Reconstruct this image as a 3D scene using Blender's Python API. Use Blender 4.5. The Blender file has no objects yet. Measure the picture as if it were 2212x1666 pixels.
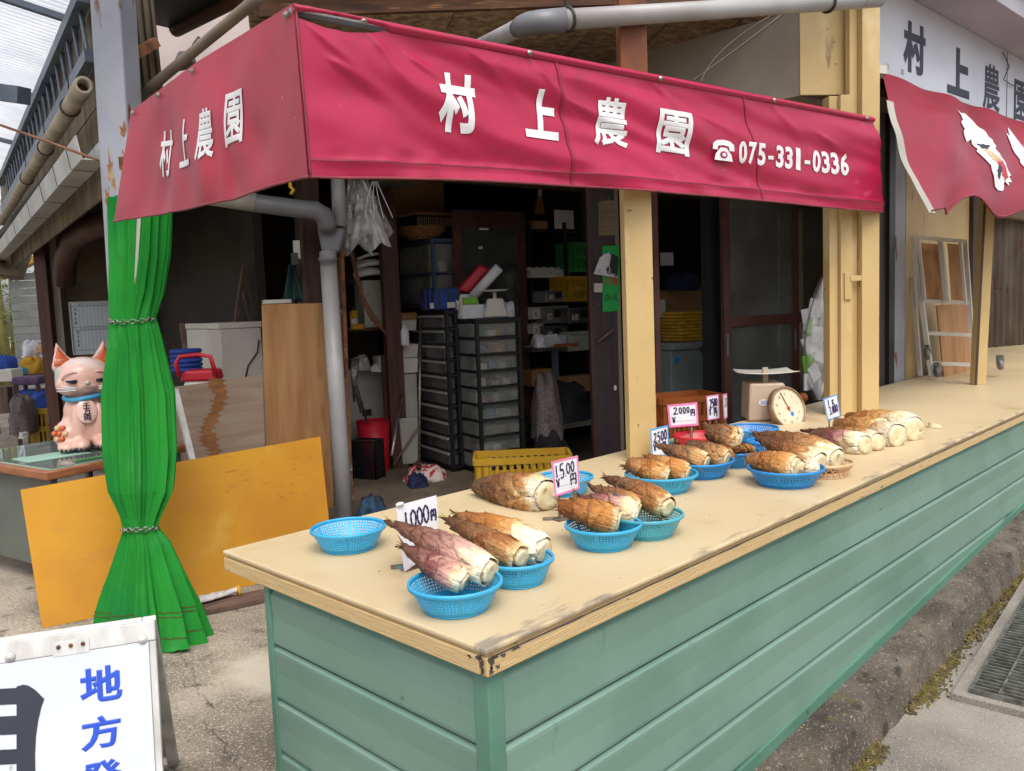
import bpy, bmesh, math, random
from mathutils import Vector, Matrix, noise
RND = random.Random(7)
V = Vector
rad = math.radians
# ------------------------------------------------------------------ camera, sky, sun, exposure
scene = bpy.context.scene
COL = scene.collection
F, CX, CY = 1790.6, 1106.0, 833.0            # focal length and centre in the photograph's 2212x1666 view
YAW, PITCH, ROLL = rad(44.62), rad(-5.44), rad(-2.26)
CAM = V((-1.1857, -1.2813, 1.5))
fw = V((math.cos(YAW)*math.cos(PITCH), math.sin(YAW)*math.cos(PITCH), math.sin(PITCH)))
_r = V((math.sin(YAW), -math.cos(YAW), 0)); _u = _r.cross(fw)
rt = _r*math.cos(ROLL) + _u*math.sin(ROLL)
up = _u*math.cos(ROLL) - _r*math.sin(ROLL)
cam = bpy.data.cameras.new('camera'); cam.lens = 36*F/2212; cam.sensor_width = 36; cam.clip_end = 500; cam.clip_start = .05
co = bpy.data.objects.new('camera', cam); COL.objects.link(co)
mw = Matrix((rt, up, -fw)).transposed().to_4x4(); mw.translation = CAM
co.matrix_world = mw
scene.camera = co

SUN_EL, SUN_AZ = rad(58), rad(238)           # azimuth: direction towards the sun, from +X counter-clockwise
world = bpy.data.worlds.new('World'); scene.world = world; world.use_nodes = True
wn, wl = world.node_tree.nodes, world.node_tree.links
sky = wn.new('ShaderNodeTexSky'); sky.sky_type = 'NISHITA'; sky.sun_disc = False
sky.sun_elevation = SUN_EL; sky.sun_rotation = math.pi/2 - SUN_AZ
sky.air_density = 1.0; sky.dust_density = 4.0; sky.ozone_density = 1.0
hs = wn.new('ShaderNodeHueSaturation'); hs.inputs['Saturation'].default_value = .35
wl.new(sky.outputs[0], hs.inputs['Color']); wl.new(hs.outputs[0], wn['Background'].inputs['Color'])
wn['Background'].inputs['Strength'].default_value = .15
sun = bpy.data.lights.new('sun', 'SUN'); sun.energy = 1.1; sun.angle = rad(40); sun.color = (1, .97, .92)
so = bpy.data.objects.new('sun', sun); COL.objects.link(so)
sd = V((math.cos(SUN_AZ)*math.cos(SUN_EL), math.sin(SUN_AZ)*math.cos(SUN_EL), math.sin(SUN_EL)))
so.rotation_euler = sd.to_track_quat('Z', 'Y').to_euler(); so.location = (0, -6, 9)
scene.view_settings.view_transform = 'Standard'; scene.view_settings.look = 'None'
scene.view_settings.exposure = 0.76; scene.view_settings.gamma = 1; scene.view_settings.use_curve_mapping = False
scene.render.engine = 'CYCLES'
scene.cycles.use_denoising = True
scene.cycles.max_bounces = 8; scene.cycles.diffuse_bounces = 4; scene.cycles.transparent_max_bounces = 12
scene.cycles.sample_clamp_indirect = 6

# ------------------------------------------------------------------ measuring helpers (pixel of the 2212-wide view -> point of the place)
def ray(x, y): return fw + rt*((x-CX)/F) - up*((y-CY)/F)
def DP(x, y, d): return CAM + ray(x, y)*d                      # at forward distance d
def Z(x, y, z):
    d = ray(x, y); return CAM + d*((z-CAM.z)/d.z)              # on the level z
def PL(x, y, P, n):
    d = ray(x, y); return CAM + d*((P-CAM).dot(n)/d.dot(n))    # on a plane
def proj(P):
    d = P-CAM; z = d.dot(fw); return CX+F*d.dot(rt)/z, CY-F*d.dot(up)/z
def depth(P): return (P-CAM).dot(fw)
def lenx(P, h, px):                                            # L with proj(P+L*h).x = px
    k = (px-CX)/F; d = P-CAM
    return -(d.dot(rt)-k*d.dot(fw))/(h.dot(rt)-k*h.dot(fw))
def zat(P, py):                                                # height straight above P seen at row py
    k = (CY-py)/F; d = P-CAM; h = V((0, 0, 1))
    return P.z - (d.dot(up)-k*d.dot(fw))/(h.dot(up)-k*h.dot(fw))
def H(deg): return V((math.cos(rad(deg)), math.sin(rad(deg)), 0))
UP = V((0, 0, 1))

# ------------------------------------------------------------------ mesh builder
class MB:
    def __init__(s): s.v = []; s.f = []; s.m = []
    def add(s, vs, fs, mi=0):
        b = len(s.v); s.v += [V(p) for p in vs]; s.f += [tuple(i+b for i in f) for f in fs]; s.m += [mi]*len(fs); return s
    def hexa(s, p, mi=0):       # 8 points: bottom 4 ccw, top 4 ccw
        return s.add(p, [(3,2,1,0),(4,5,6,7),(0,1,5,4),(1,2,6,5),(2,3,7,6),(3,0,4,7)], mi)
    def box(s, c, sz, ang=0, mi=0, tilt=None):
        c = V(c); R = Matrix.Rotation(rad(ang), 3, 'Z')
        if tilt is not None: R = R @ tilt
        x, y, z = sz[0]/2, sz[1]/2, sz[2]/2
        return s.hexa([c+R@V(q) for q in ((-x,-y,-z),(x,-y,-z),(x,y,-z),(-x,y,-z),(-x,-y,z),(x,-y,z),(x,y,z),(-x,y,z))], mi)
    def bar(s, a, b, w, h=None, mi=0, upv=None):   # rectangular bar a->b
        a, b = V(a), V(b); h = h or w; d = (b-a).normalized()
        u = upv or (UP if abs(d.z) < .95 else V((1, 0, 0)))
        x = d.cross(u).normalized(); y = x.cross(d).normalized()
        x, y = x*w/2, y*h/2
        return s.hexa([a-x-y, a+x-y, b+x-y, b-x-y, a-x+y, a+x+y, b+x+y, b-x+y], mi)
    def tube(s, pts, r, n=10, mi=0, cap=True):
        pts = [V(p) for p in pts]; rs = r if isinstance(r, (list, tuple)) else [r]*len(pts)
        vs = []; fs = []; prev = None
        for i, p in enumerate(pts):
            d = (pts[min(i+1, len(pts)-1)]-pts[max(i-1, 0)]).normalized()
            if prev is None:
                a = V((0, 0, 1)) if abs(d.z) < .9 else V((1, 0, 0))
                x = d.cross(a).normalized()
            else:
                x = (prev - d*prev.dot(d)).normalized()
            prev = x; y = d.cross(x)
            for k in range(n):
                t = 2*math.pi*k/n; vs.append(p+(x*math.cos(t)+y*math.sin(t))*rs[i])
        for i in range(len(pts)-1):
            for k in range(n):
                fs.append((i*n+k, i*n+(k+1) % n, (i+1)*n+(k+1) % n, (i+1)*n+k))
        if cap: fs += [tuple(range(n-1, -1, -1)), tuple(range((len(pts)-1)*n, len(pts)*n))]
        return s.add(vs, fs, mi)
    def lathe(s, prof, c=(0, 0, 0), n=24, mi=0, sx=1, sy=1, close=True):
        c = V(c); vs = []; fs = []
        for r, z in prof:
            for k in range(n):
                t = 2*math.pi*k/n; vs.append(c+V((r*math.cos(t)*sx, r*math.sin(t)*sy, z)))
        for i in range(len(prof)-1):
            for k in range(n): fs.append((i*n+k, i*n+(k+1) % n, (i+1)*n+(k+1) % n, (i+1)*n+k))
        if close:
            if prof[0][0] > 1e-6: fs.append(tuple(range(n-1, -1, -1)))
            if prof[-1][0] > 1e-6: fs.append(tuple(range((len(prof)-1)*n, len(prof)*n)))
        return s.add(vs, fs, mi)
    def grid(s, fn, nu, nv, mi=0, thick=0):
        P = [[V(fn(i/nu, j/nv)) for j in range(nv+1)] for i in range(nu+1)]
        w = nv+1; vs = [p for r in P for p in r]
        fs = [(i*w+j, (i+1)*w+j, (i+1)*w+j+1, i*w+j+1) for i in range(nu) for j in range(nv)]
        s.add(vs, fs, mi)
        if thick:
            N = []
            for i in range(nu+1):
                for j in range(nv+1):
                    a = P[min(i+1, nu)][j]-P[max(i-1, 0)][j]; b = P[i][min(j+1, nv)]-P[i][max(j-1, 0)]
                    N.append(a.cross(b).normalized())
            vs2 = [p-n*thick for p, n in zip(vs, N)]; m = len(vs)
            fs2 = [tuple(reversed(f)) for f in fs]
            s.add(vs2, fs2, mi)
            b = len(s.v)-2*m
            rim = [(i, 0) for i in range(nu+1)]+[(nu, j) for j in range(1, nv+1)]+[(i, nv) for i in range(nu-1, -1, -1)]+[(0, j) for j in range(nv-1, 0, -1)]
            ids = [i*w+j+b for i, j in rim]
            for k in range(len(ids)):
                a, c = ids[k], ids[(k+1) % len(ids)]
                s.f.append((a, a+m, c+m, c)); s.m.append(mi)
        return s
    def sph(s, c, r, n=14, m=9, mi=0, rot=None):
        c = V(c); r = r if isinstance(r, (tuple, list)) else (r, r, r); vs = []; fs = []
        for j in range(1, m):
            a = math.pi*j/m
            for k in range(n):
                t = 2*math.pi*k/n; q = V((r[0]*math.sin(a)*math.cos(t), r[1]*math.sin(a)*math.sin(t), r[2]*math.cos(a)))
                vs.append(c+(rot@q if rot else q))
        for q in (V((0, 0, r[2])), V((0, 0, -r[2]))): vs.append(c+(rot@q if rot else q))
        t, b = len(vs)-2, len(vs)-1
        for j in range(m-2):
            for k in range(n): fs.append((j*n+k, (j+1)*n+k, (j+1)*n+(k+1) % n, j*n+(k+1) % n))
        for k in range(n):
            fs.append((t, k, (k+1) % n)); fs.append((b, (m-2)*n+(k+1) % n, (m-2)*n+k))
        return s.add(vs, fs, mi)
    def slab(s, Q, th, mi=0):    # Q = bl, br, tr, tl of the front face; thickness goes to the back
        q = [V(p) for p in Q]; n = (q[1]-q[0]).cross(q[3]-q[0]).normalized()
        b = [p-n*th for p in q]
        return s.hexa([q[0], q[1], b[1], b[0], q[3], q[2], b[2], b[3]], mi)
    def xf(s, M):
        s.v = [M@p for p in s.v]; return s

def Qn(Q): return (V(Q[1])-V(Q[0])).cross(V(Q[3])-V(Q[0])).normalized()
def Qp(Q, u, v, e=0):
    a, b, c, d = (V(p) for p in Q)
    return (a*(1-u)+b*u)*(1-v)+(d*(1-u)+c*u)*v + Qn(Q)*e

def rootof(o):
    while o.parent: o = o.parent
    return o
def mesh_from(name, mb, mats, smooth=False):
    me = bpy.data.meshes.new(name); me.from_pydata([tuple(p) for p in mb.v], [], mb.f)
    for m in (mats if isinstance(mats, (list, tuple)) else [mats]): me.materials.append(m)
    if any(mb.m): me.polygons.foreach_set('material_index', mb.m)
    if smooth: me.polygons.foreach_set('use_smooth', [True]*len(me.polygons))
    me.update(); return me
def tag(o, label, cat, group=None, kind=None):
    if label: o['label'] = label
    if cat: o['category'] = cat
    if group: o['group'] = group
    if kind: o['kind'] = kind
    return o
def thing(name, label, cat, loc=(0, 0, 0), rotz=0, group=None):
    o = bpy.data.objects.new(name, None); o.empty_display_size = .05; COL.objects.link(o)
    o.location = loc; o.rotation_euler = (0, 0, rotz)
    return tag(o, label, cat, group)
def part(name, mb, mats, parent, smooth=False, local=False, bevel=0, label=None):
    if not local:
        L = rootof(parent).location; mb.v = [p-L for p in mb.v]
    me = mesh_from(name, mb, mats, smooth)
    o = bpy.data.objects.new(name, me); COL.objects.link(o); o.parent = parent
    if bevel: bev(o, bevel)
    if label: o['label'] = label
    return o
def solo(name, mb, mats, label, cat, group=None, smooth=False, bevel=0, kind=None):
    xs = [p.x for p in mb.v]; ys = [p.y for p in mb.v]; z0 = min(p.z for p in mb.v)
    L = V(((min(xs)+max(xs))/2, (min(ys)+max(ys))/2, z0)); mb.v = [p-L for p in mb.v]
    o = bpy.data.objects.new(name, mesh_from(name, mb, mats, smooth)); COL.objects.link(o); o.location = L
    if bevel: bev(o, bevel)
    return tag(o, label, cat, group, kind)
def struct(name, mb, mats, smooth=False, kind='structure'): return solo(name, mb, mats, None, None, None, smooth, 0, kind)
def bev(o, w, seg=2):
    m = o.modifiers.new('bevel', 'BEVEL'); m.width = w; m.segments = seg; m.limit_method = 'ANGLE'; m.angle_limit = rad(40)
def copy_tree(o, parent=None):
    c = o.copy(); COL.objects.link(c); c.parent = parent
    for ch in o.children: copy_tree(ch, c)
    return c

# ------------------------------------------------------------------ materials
def S(r, g, b, k=.8):
    f = lambda c: ((c/255+.055)/1.055)**2.4 if c > 10 else c/255/12.92
    return (f(r)*k, f(g)*k, f(b)*k)
def mat(name, c1, c2=None, scale=6, stretch=(1, 1, 1), rough=.6, bump=.15, bscale=60, bstretch=None, metal=0, spots=(), detail=5, coat=0, spec=.5, sheen=0, mix=(.35, .65), trl=0):
    m = bpy.data.materials.new(name); m.use_nodes = True
    n, l = m.node_tree.nodes, m.node_tree.links; b = n['Principled BSDF']
    tc = n.new('ShaderNodeTexCoord'); oi = n.new('ShaderNodeObjectInfo')
    ml = n.new('ShaderNodeMath'); ml.operation = 'MULTIPLY'; ml.inputs[1].default_value = 37.0
    l.new(oi.outputs['Random'], ml.inputs[0])
    ad = n.new('ShaderNodeVectorMath'); ad.operation = 'ADD'
    l.new(tc.outputs['Object'], ad.inputs[0]); l.new(ml.outputs[0], ad.inputs[1])
    def nz(sc, st, det=detail):
        mp = n.new('ShaderNodeMapping'); mp.inputs['Scale'].default_value = st; l.new(ad.outputs[0], mp.inputs['Vector'])
        t = n.new('ShaderNodeTexNoise'); t.inputs['Scale'].default_value = sc; t.inputs['Detail'].default_value = det
        l.new(mp.outputs[0], t.inputs['Vector']); return t
    if c2 is None: c2 = tuple(c*.82 for c in c1)
    t = nz(scale, stretch); rp = n.new('ShaderNodeValToRGB')
    rp.color_ramp.elements[0].position, rp.color_ramp.elements[1].position = mix
    rp.color_ramp.elements[0].color = (*c2, 1); rp.color_ramp.elements[1].color = (*c1, 1)
    l.new(t.outputs['Fac'], rp.inputs[0]); out = rp.outputs[0]
    for (c, lo, hi, sc, st) in spots:
        t2 = nz(sc, st, 6); r2 = n.new('ShaderNodeValToRGB'); r2.color_ramp.elements[0].position = lo; r2.color_ramp.elements[1].position = hi
        l.new(t2.outputs['Fac'], r2.inputs[0])
        mx = n.new('ShaderNodeMix'); mx.data_type = 'RGBA'; l.new(r2.outputs[0], mx.inputs['Factor'])
        l.new(out, mx.inputs['A']); mx.inputs['B'].default_value = (*c, 1); out = mx.outputs['Result']
    l.new(out, b.inputs['Base Color'])
    b.inputs['Roughness'].default_value = rough; b.inputs['Metallic'].default_value = metal; b.inputs['Specular IOR Level'].default_value = spec
    if coat: b.inputs['Coat Weight'].default_value = coat
    if bump:
        t3 = nz(bscale, bstretch or stretch); bp = n.new('ShaderNodeBump'); bp.inputs['Strength'].default_value = bump; bp.inputs['Distance'].default_value = .01
        l.new(t3.outputs['Fac'], bp.inputs['Height']); l.new(bp.outputs[0], b.inputs['Normal'])
    if trl:
        tr = n.new('ShaderNodeBsdfTranslucent'); l.new(out, tr.inputs['Color']); ms = n.new('ShaderNodeMixShader'); ms.inputs[0].default_value = trl
        l.new(b.outputs[0], ms.inputs[1]); l.new(tr.outputs[0], ms.inputs[2]); l.new(ms.outputs[0], n['Material Output'].inputs['Surface'])
    return m
def glass(name, tint=(.9, .93, .92), refl=.08, rough=.03, dirt_glare=.12, dcol=(.35, .36, .34)):
    m = bpy.data.materials.new(name); m.use_nodes = True; n, l = m.node_tree.nodes, m.node_tree.links
    n.remove(n['Principled BSDF']); tr = n.new('ShaderNodeBsdfTransparent'); tr.inputs[0].default_value = (*tint, 1)
    gl = n.new('ShaderNodeBsdfGlossy'); gl.inputs['Roughness'].default_value = rough
    fr = n.new('ShaderNodeFresnel'); fr.inputs[0].default_value = 1.5
    mp = n.new('ShaderNodeMath'); mp.operation = 'ADD'; mp.inputs[1].default_value = refl-.04; l.new(fr.outputs[0], mp.inputs[0])
    m1 = n.new('ShaderNodeMixShader'); l.new(mp.outputs[0], m1.inputs[0]); l.new(tr.outputs[0], m1.inputs[1]); l.new(gl.outputs[0], m1.inputs[2])
    df = n.new('ShaderNodeBsdfDiffuse'); df.inputs[0].default_value = (*dcol, 1)
    tx = n.new('ShaderNodeTexNoise'); tx.inputs['Scale'].default_value = 5; tx.inputs['Detail'].default_value = 6
    tc = n.new('ShaderNodeTexCoord'); l.new(tc.outputs['Object'], tx.inputs['Vector'])
    mm = n.new('ShaderNodeMath'); mm.operation = 'MULTIPLY'; mm.inputs[1].default_value = dirt_glare*2; l.new(tx.outputs['Fac'], mm.inputs[0])  # patchy diffuse share: dirt, cloudy plastic, and painted reflection on the door glass
    m2 = n.new('ShaderNodeMixShader'); l.new(mm.outputs[0], m2.inputs[0]); l.new(m1.outputs[0], m2.inputs[1]); l.new(df.outputs[0], m2.inputs[2])
    l.new(m2.outputs[0], n['Material Output'].inputs['Surface']); return m
RUST = S(120, 70, 40)
M = {}
M['concrete'] = mat('concrete', S(172, 158, 138), S(128, 116, 100), 2.2, rough=.9, bump=.6, bscale=90, spots=((S(95, 88, 80), .56, .7, 9, (1, 1, 1)), (S(206, 196, 178), .56, .66, 120, (1, 1, 1)), (S(84, 78, 70), .58, .66, 90, (1, 1, 1)), (S(196, 184, 164), .6, .7, 1.3, (1, 1, 1))))
M['asphalt'] = mat('asphalt', S(170, 162, 150, .7), S(130, 123, 114, .7), 2, rough=.9, bump=.7, bscale=140, spots=((S(215, 205, 190), .6, .7, 190, (1, 1, 1)), (S(85, 80, 75), .62, .7, 150, (1, 1, 1))))
M['kerb'] = mat('kerb_concrete', S(114, 103, 91), S(72, 65, 57), 5, rough=.95, bump=1.0, bscale=120, spots=((S(84, 74, 56), .5, .72, 7, (1, 1, .15)), (S(150, 138, 120), .6, .68, 60, (1, 1, 1)), (S(185, 172, 152), .62, .7, 190, (1, 1, 1)), (S(60, 54, 46), .58, .68, 14, (1, 1, 1)), (S(98, 98, 38), .66, .74, 5, (1, 1, .5))))
M['moss'] = mat('moss', S(116, 104, 44), S(84, 72, 40), 22, rough=.95, bump=1.0, bscale=160, spots=((S(150, 128, 92), .58, .66, 30, (1, 1, 1)),))
M['iron'] = mat('galvanised_grate', S(140, 140, 132), S(96, 96, 88), 20, rough=.55, metal=.5, bump=.3, spots=((S(110, 80, 55), .62, .72, 25, (1, 1, 1)),))
M['ctop'] = mat('counter_top_paint', S(220, 198, 158), S(211, 188, 148), 1.6, rough=.42, bump=.05, bscale=90, spots=((S(120, 112, 100), .7, .78, 7, (1, 1, 1)), (S(150, 132, 104), .72, .76, 40, (1, 1, 1)), (S(196, 170, 122), .6, .75, 3.5, (1, 1, 1))))
def addwear(m):
    """grey rubbed wear along the front edge and the near corner, faint brown water marks"""
    n, l = m.node_tree.nodes, m.node_tree.links; b = n['Principled BSDF']; out = b.inputs['Base Color'].links[0].from_socket
    tc = n.new('ShaderNodeTexCoord'); sp = n.new('ShaderNodeSeparateXYZ'); l.new(tc.outputs['Object'], sp.inputs[0])
    def mr(sock, a0, a1, b0, b1):
        q = n.new('ShaderNodeMapRange'); q.inputs[1].default_value, q.inputs[2].default_value, q.inputs[3].default_value, q.inputs[4].default_value = a0, a1, b0, b1; l.new(sock, q.inputs[0]); return q.outputs[0]
    def mt(op, x, y):
        q = n.new('ShaderNodeMath'); q.operation = op
        for i, v in enumerate((x, y)):
            if isinstance(v, (int, float)): q.inputs[i].default_value = v
            else: l.new(v, q.inputs[i])
        return q.outputs[0]
    def nz(sc, st=(1, 1, 1)):
        mp = n.new('ShaderNodeMapping'); mp.inputs['Scale'].default_value = st; l.new(tc.outputs['Object'], mp.inputs[0]); q = n.new('ShaderNodeTexNoise'); q.inputs['Scale'].default_value = sc; q.inputs['Detail'].default_value = 9; q.inputs['Roughness'].default_value = .65; l.new(mp.outputs[0], q.inputs[0]); return q.outputs['Fac']
    edge = mr(sp.outputs['Y'], .0, .10, .225, .0); cor = mr(sp.outputs['X'], .0, .45, .16, .0)
    f = mt('ADD', nz(9, (.6, 2, 1)), mt('ADD', edge, mt('MULTIPLY', cor, mr(sp.outputs['Y'], 0, .15, 1, 0))))
    fac = mr(f, .72, .84, 0, .75)
    def mix(out, fac, c):
        mx = n.new('ShaderNodeMix'); mx.data_type = 'RGBA'; l.new(fac, mx.inputs['Factor']); l.new(out, mx.inputs['A']); mx.inputs['B'].default_value = (*c, 1); return mx.outputs['Result']
    out = mix(out, mr(nz(2.2), .52, .75, 0, .35), S(196, 168, 120)); out = mix(out, mr(nz(30, (.25, 1, 1)), .64, .7, 0, .35), S(170, 146, 108)); out = mix(out, mr(nz(120), .68, .72, 0, .6), S(120, 96, 70)); out = mix(out, fac, S(128, 120, 112))
    l.new(out, b.inputs['Base Color'])
addwear(M['ctop'])
M['cedge'] = mat('counter_edge_wood', S(218, 188, 136), S(204, 173, 121), 6, (1.5, 1.5, 40), rough=.6, bump=.4, bscale=8, bstretch=(1.5, 1.5, 50), spots=((S(90, 72, 55), .68, .75, 12, (1, 1, 6)),))
M['wear'] = mat('worn_black_edge', S(88, 78, 72), S(60, 52, 48), 30, rough=.8, bump=.4)
M['green'] = mat('green_siding', S(122, 154, 139), S(112, 144, 129), 1.3, rough=.5, bump=.12, bscale=7, bstretch=(1, 1, 3), spots=((S(128, 62, 58), .76, .79, 14, (.6, .6, 3)), (S(84, 122, 106), .66, .8, 25, (1, 1, .4)), (S(140, 170, 156), .72, .76, 3, (1.5, 1.5, 30)), (S(70, 84, 76), .73, .77, 8, (1, 1, 4)), (S(96, 134, 117), .5, .8, 2, (1, 1, 1))))
M['greend'] = mat('green_trim', S(98, 142, 123), S(86, 128, 110), 3, rough=.5, bump=.1, spots=((S(70, 50, 44), .71, .76, 18, (1, 1, 1)),))
M['red'] = mat('red_vinyl', S(188, 33, 78), S(174, 30, 69), 1.2, rough=.36, bump=.12, bscale=500, spots=((S(160, 40, 62), .6, .8, 2.2, (1, 1, 1)), (S(150, 44, 62), .6, .85, 4, (3, 3, .35)), (S(206, 70, 100), .66, .8, 7, (1, 1, 2))), spec=.45)
M['redfade'] = mat('faded_red_vinyl', S(186, 44, 70), S(160, 48, 64), 1.8, rough=.48, bump=.05, bscale=300, spots=((S(178, 96, 100), .66, .85, 5, (1, 1, .35)), (S(215, 170, 165), .74, .78, 60, (1, 1, 1))))
M['red2'] = mat('dark_red_vinyl', S(160, 30, 56), S(140, 26, 48), 1.8, rough=.42, bump=.05, spots=((S(196, 60, 92), .62, .85, 2.5, (1, 1, 1)),))
M['hem'] = mat('red_hem', S(150, 60, 72), S(120, 44, 54), 9, rough=.6)
M['white'] = mat('white_lettering', S(240, 240, 240), S(226, 226, 228), 6, rough=.5, bump=.03)
M['paper'] = mat('white_paper', S(238, 236, 240), S(224, 222, 228), 10, rough=.7, bump=.06)
M['ink'] = mat('purple_ink', S(44, 24, 84), S(30, 16, 60), 30, rough=.6, bump=0)
M['blackink'] = mat('dark_lettering', S(62, 64, 80), S(52, 54, 68), 5, rough=.6, bump=.02)
M['navy'] = mat('dark_print', S(40, 44, 62), S(34, 36, 52), 5, rough=.5, bump=.02)
M['blueink'] = mat('blue_lettering', S(28, 82, 205), S(22, 70, 190), 5, rough=.5, bump=.02)
M['signwhite'] = mat('white_sign_board', S(226, 229, 238), S(206, 209, 220), 1.2, rough=.5, bump=.04, spots=((S(170, 172, 180), .68, .76, 6, (1, 1, .4)),))
M['eave'] = mat('pale_eave_metal', S(196, 190, 200), S(176, 170, 182), 2, rough=.5, bump=.08)
M['cream'] = mat('cream_paint', S(212, 182, 126), S(198, 168, 112), 1.4, rough=.5, bump=.15, bscale=40, spots=((S(120, 92, 62), .71, .75, 22, (1, 1, 1)), (S(150, 118, 80), .66, .72, 6, (2, 2, .4)), (S(224, 198, 146), .6, .7, 3, (1, 1, .5)), (S(205, 175, 112), .6, .75, 5, (1, 1, .3))))
M['creamrust'] = mat('rusty_cream_paint', S(150, 84, 40), S(100, 56, 34), 7, (1, 1, .3), rough=.75, bump=.4, spots=((S(214, 178, 120), .56, .64, 8, (1, 1, .25)),))
M['greypaint'] = mat('warm_grey_paint', S(150, 138, 124), S(132, 120, 106), 2, rough=.7, bump=.06)  # warm grey paint for the beam side, a shed post and the door panel edge
M['post'] = mat('grey_post_paint', S(166, 168, 180), S(146, 148, 160), 2.5, rough=.5, bump=.15, bscale=30, spots=((S(206, 200, 186), .63, .72, 5, (1, 1, .3)), (RUST, .64, .7, 9, (1, 1, .4))))
M['rust'] = mat('rusty_iron', S(138, 84, 50), S(84, 54, 38), 14, rough=.85, bump=.6, spots=((S(190, 170, 140), .64, .7, 12, (1, 1, 1)),))
M['steel'] = mat('blue_grey_steel', S(112, 124, 140), S(92, 102, 118), 4, rough=.5, bump=.08, metal=.1)
M['pvc'] = mat('grey_pvc', S(176, 174, 174), S(156, 152, 150), 3, rough=.42, bump=.05, spots=((S(120, 112, 100), .64, .78, 6, (1, 1, .4)),))
M['pvcd'] = mat('dark_grey_pvc', S(128, 128, 132), S(112, 112, 116), 4, rough=.45, bump=.05)
M['asb'] = mat('cement_pipe', S(190, 178, 158), S(158, 146, 126), 5, (1, 1, 1), rough=.9, bump=.5, spots=((S(110, 98, 82), .62, .7, 7, (1, 1, 3)),))
M['corr'] = mat('weathered_corrugated', S(150, 138, 118), S(112, 100, 82), 4, (1, 1, .25), rough=.85, bump=.3, spots=((S(96, 78, 60), .58, .7, 6, (1, 1, .3)),))
M['corrd'] = mat('dark_corrugated', S(128, 116, 104), S(74, 62, 54), 3, (1, 1, .3), rough=.8, bump=.3, spots=((S(100, 58, 40), .6, .7, 5, (1, 1, .3)),))
M['gutter'] = mat('white_gutter', S(205, 204, 200), S(178, 175, 168), 3, rough=.5, bump=.08, spots=((S(120, 112, 100), .64, .75, 9, (1, 1, 1)),))
M['wire'] = mat('dark_wire', S(60, 58, 56), S(44, 42, 40), 5, rough=.6, bump=0)
M['stucco'] = mat('pinkish_stucco', S(206, 190, 184), S(194, 176, 172), 3, rough=.9, bump=.25, bscale=200)
M['tile'] = mat('roof_tile', S(92, 92, 96), S(62, 62, 66), 7, rough=.6, bump=.2)
M['copper'] = mat('copper_gutter', S(150, 98, 68), S(112, 72, 54), 7, rough=.6, bump=.2)
M['brownpipe'] = mat('brown_rail', S(138, 122, 104), S(116, 102, 88), 5, rough=.5, bump=.08)
M['fascia'] = mat('brown_fascia_board', S(120, 78, 48), S(72, 46, 30), 3, (1, 1, 9), rough=.7, bump=.3, spots=((S(180, 130, 80), .62, .74, 4, (1, 1, 10)),))
M['reed'] = mat('reed_screen', S(222, 194, 160), S(150, 118, 92), 14, rough=.8, bump=.3)
M['curtain'] = mat('green_curtain', S(46, 146, 56), S(34, 126, 46), 3, (1, 1, .4), rough=.95, bump=.35, bscale=420, spots=((S(20, 108, 66), .56, .8, 2.2, (1, 1, .25)), (S(74, 158, 84), .62, .8, 5, (1, 1, .2)), (S(60, 96, 44), .68, .8, 9, (1, 1, .6))), trl=.2, spec=.08)
M['stitch'] = mat('brown_stitching', S(96, 96, 40), S(70, 80, 34), 60, rough=.9, bump=.2)
M['chain'] = mat('chain_steel', S(170, 168, 160), S(110, 106, 98), 40, rough=.4, metal=.8, bump=.1)
M['ply'] = mat('plywood_orange', S(196, 150, 100), S(172, 120, 72), 2, (6, 6, .6), rough=.65, bump=.15, bscale=14, bstretch=(5, 5, .5), spots=((S(150, 92, 48), .6, .75, 3, (3, 3, .6)), (S(92, 66, 44), .73, .76, 30, (1, 1, 1))))
M['plygrey'] = mat('weathered_plywood', S(168, 148, 130), S(150, 128, 110), 3, (.6, .6, 5), spec=.08, rough=.95, bump=.2, bscale=10, bstretch=(.6, .6, 8), spots=((S(84, 72, 62), .66, .76, 9, (1, 1, 1)),))
M['yellowb'] = mat('yellow_painted_board', S(208, 148, 16, .66), S(192, 128, 8, .66), 2.2, spec=.2, rough=.55, bump=.08, bscale=14, spots=((S(170, 112, 36), .62, .78, 2.5, (.5, .5, 2)), (S(206, 160, 60, .7), .63, .75, 3, (1, 1, 1)), (S(120, 84, 40), .74, .77, 40, (1, 1, .4))))
M['edgewood'] = mat('raw_ply_edge', S(180, 140, 96), S(120, 88, 60), 20, (1, 1, 5), rough=.8, bump=.3)
M['darkwood'] = mat('dark_brown_wood', S(84, 60, 46), S(56, 40, 32), 3, (8, 8, .7), rough=.7, bump=.2, bscale=14, bstretch=(8, 8, .6))
M['redwood'] = mat('red_brown_wood', S(98, 52, 36), S(66, 36, 28), 3, (8, 8, .7), rough=.65, bump=.15)
M['panel'] = mat('dark_purple_brown_panel', S(70, 56, 58), S(58, 46, 48), 4, (6, 6, .5), rough=.55, bump=.1, spots=((S(110, 96, 94), .7, .76, 20, (1, 1, .5)),))
M['frame'] = mat('brown_aluminium', S(92, 54, 46), S(74, 44, 38), 5, rough=.4, bump=.03)
M['mud'] = mat('brown_plaster', S(96, 82, 64), S(80, 66, 52), 2, rough=.95, bump=.25, bscale=60)
M['mudl'] = mat('tan_plaster', S(150, 132, 104), S(128, 110, 86), 2, rough=.95, bump=.2, bscale=60)
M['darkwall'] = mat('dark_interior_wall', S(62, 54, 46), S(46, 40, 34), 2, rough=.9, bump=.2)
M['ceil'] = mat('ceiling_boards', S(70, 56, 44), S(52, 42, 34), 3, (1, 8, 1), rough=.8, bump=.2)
M['black'] = mat('black_plastic', S(34, 34, 38), S(26, 26, 29), 5, rough=.4, bump=.03)
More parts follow.
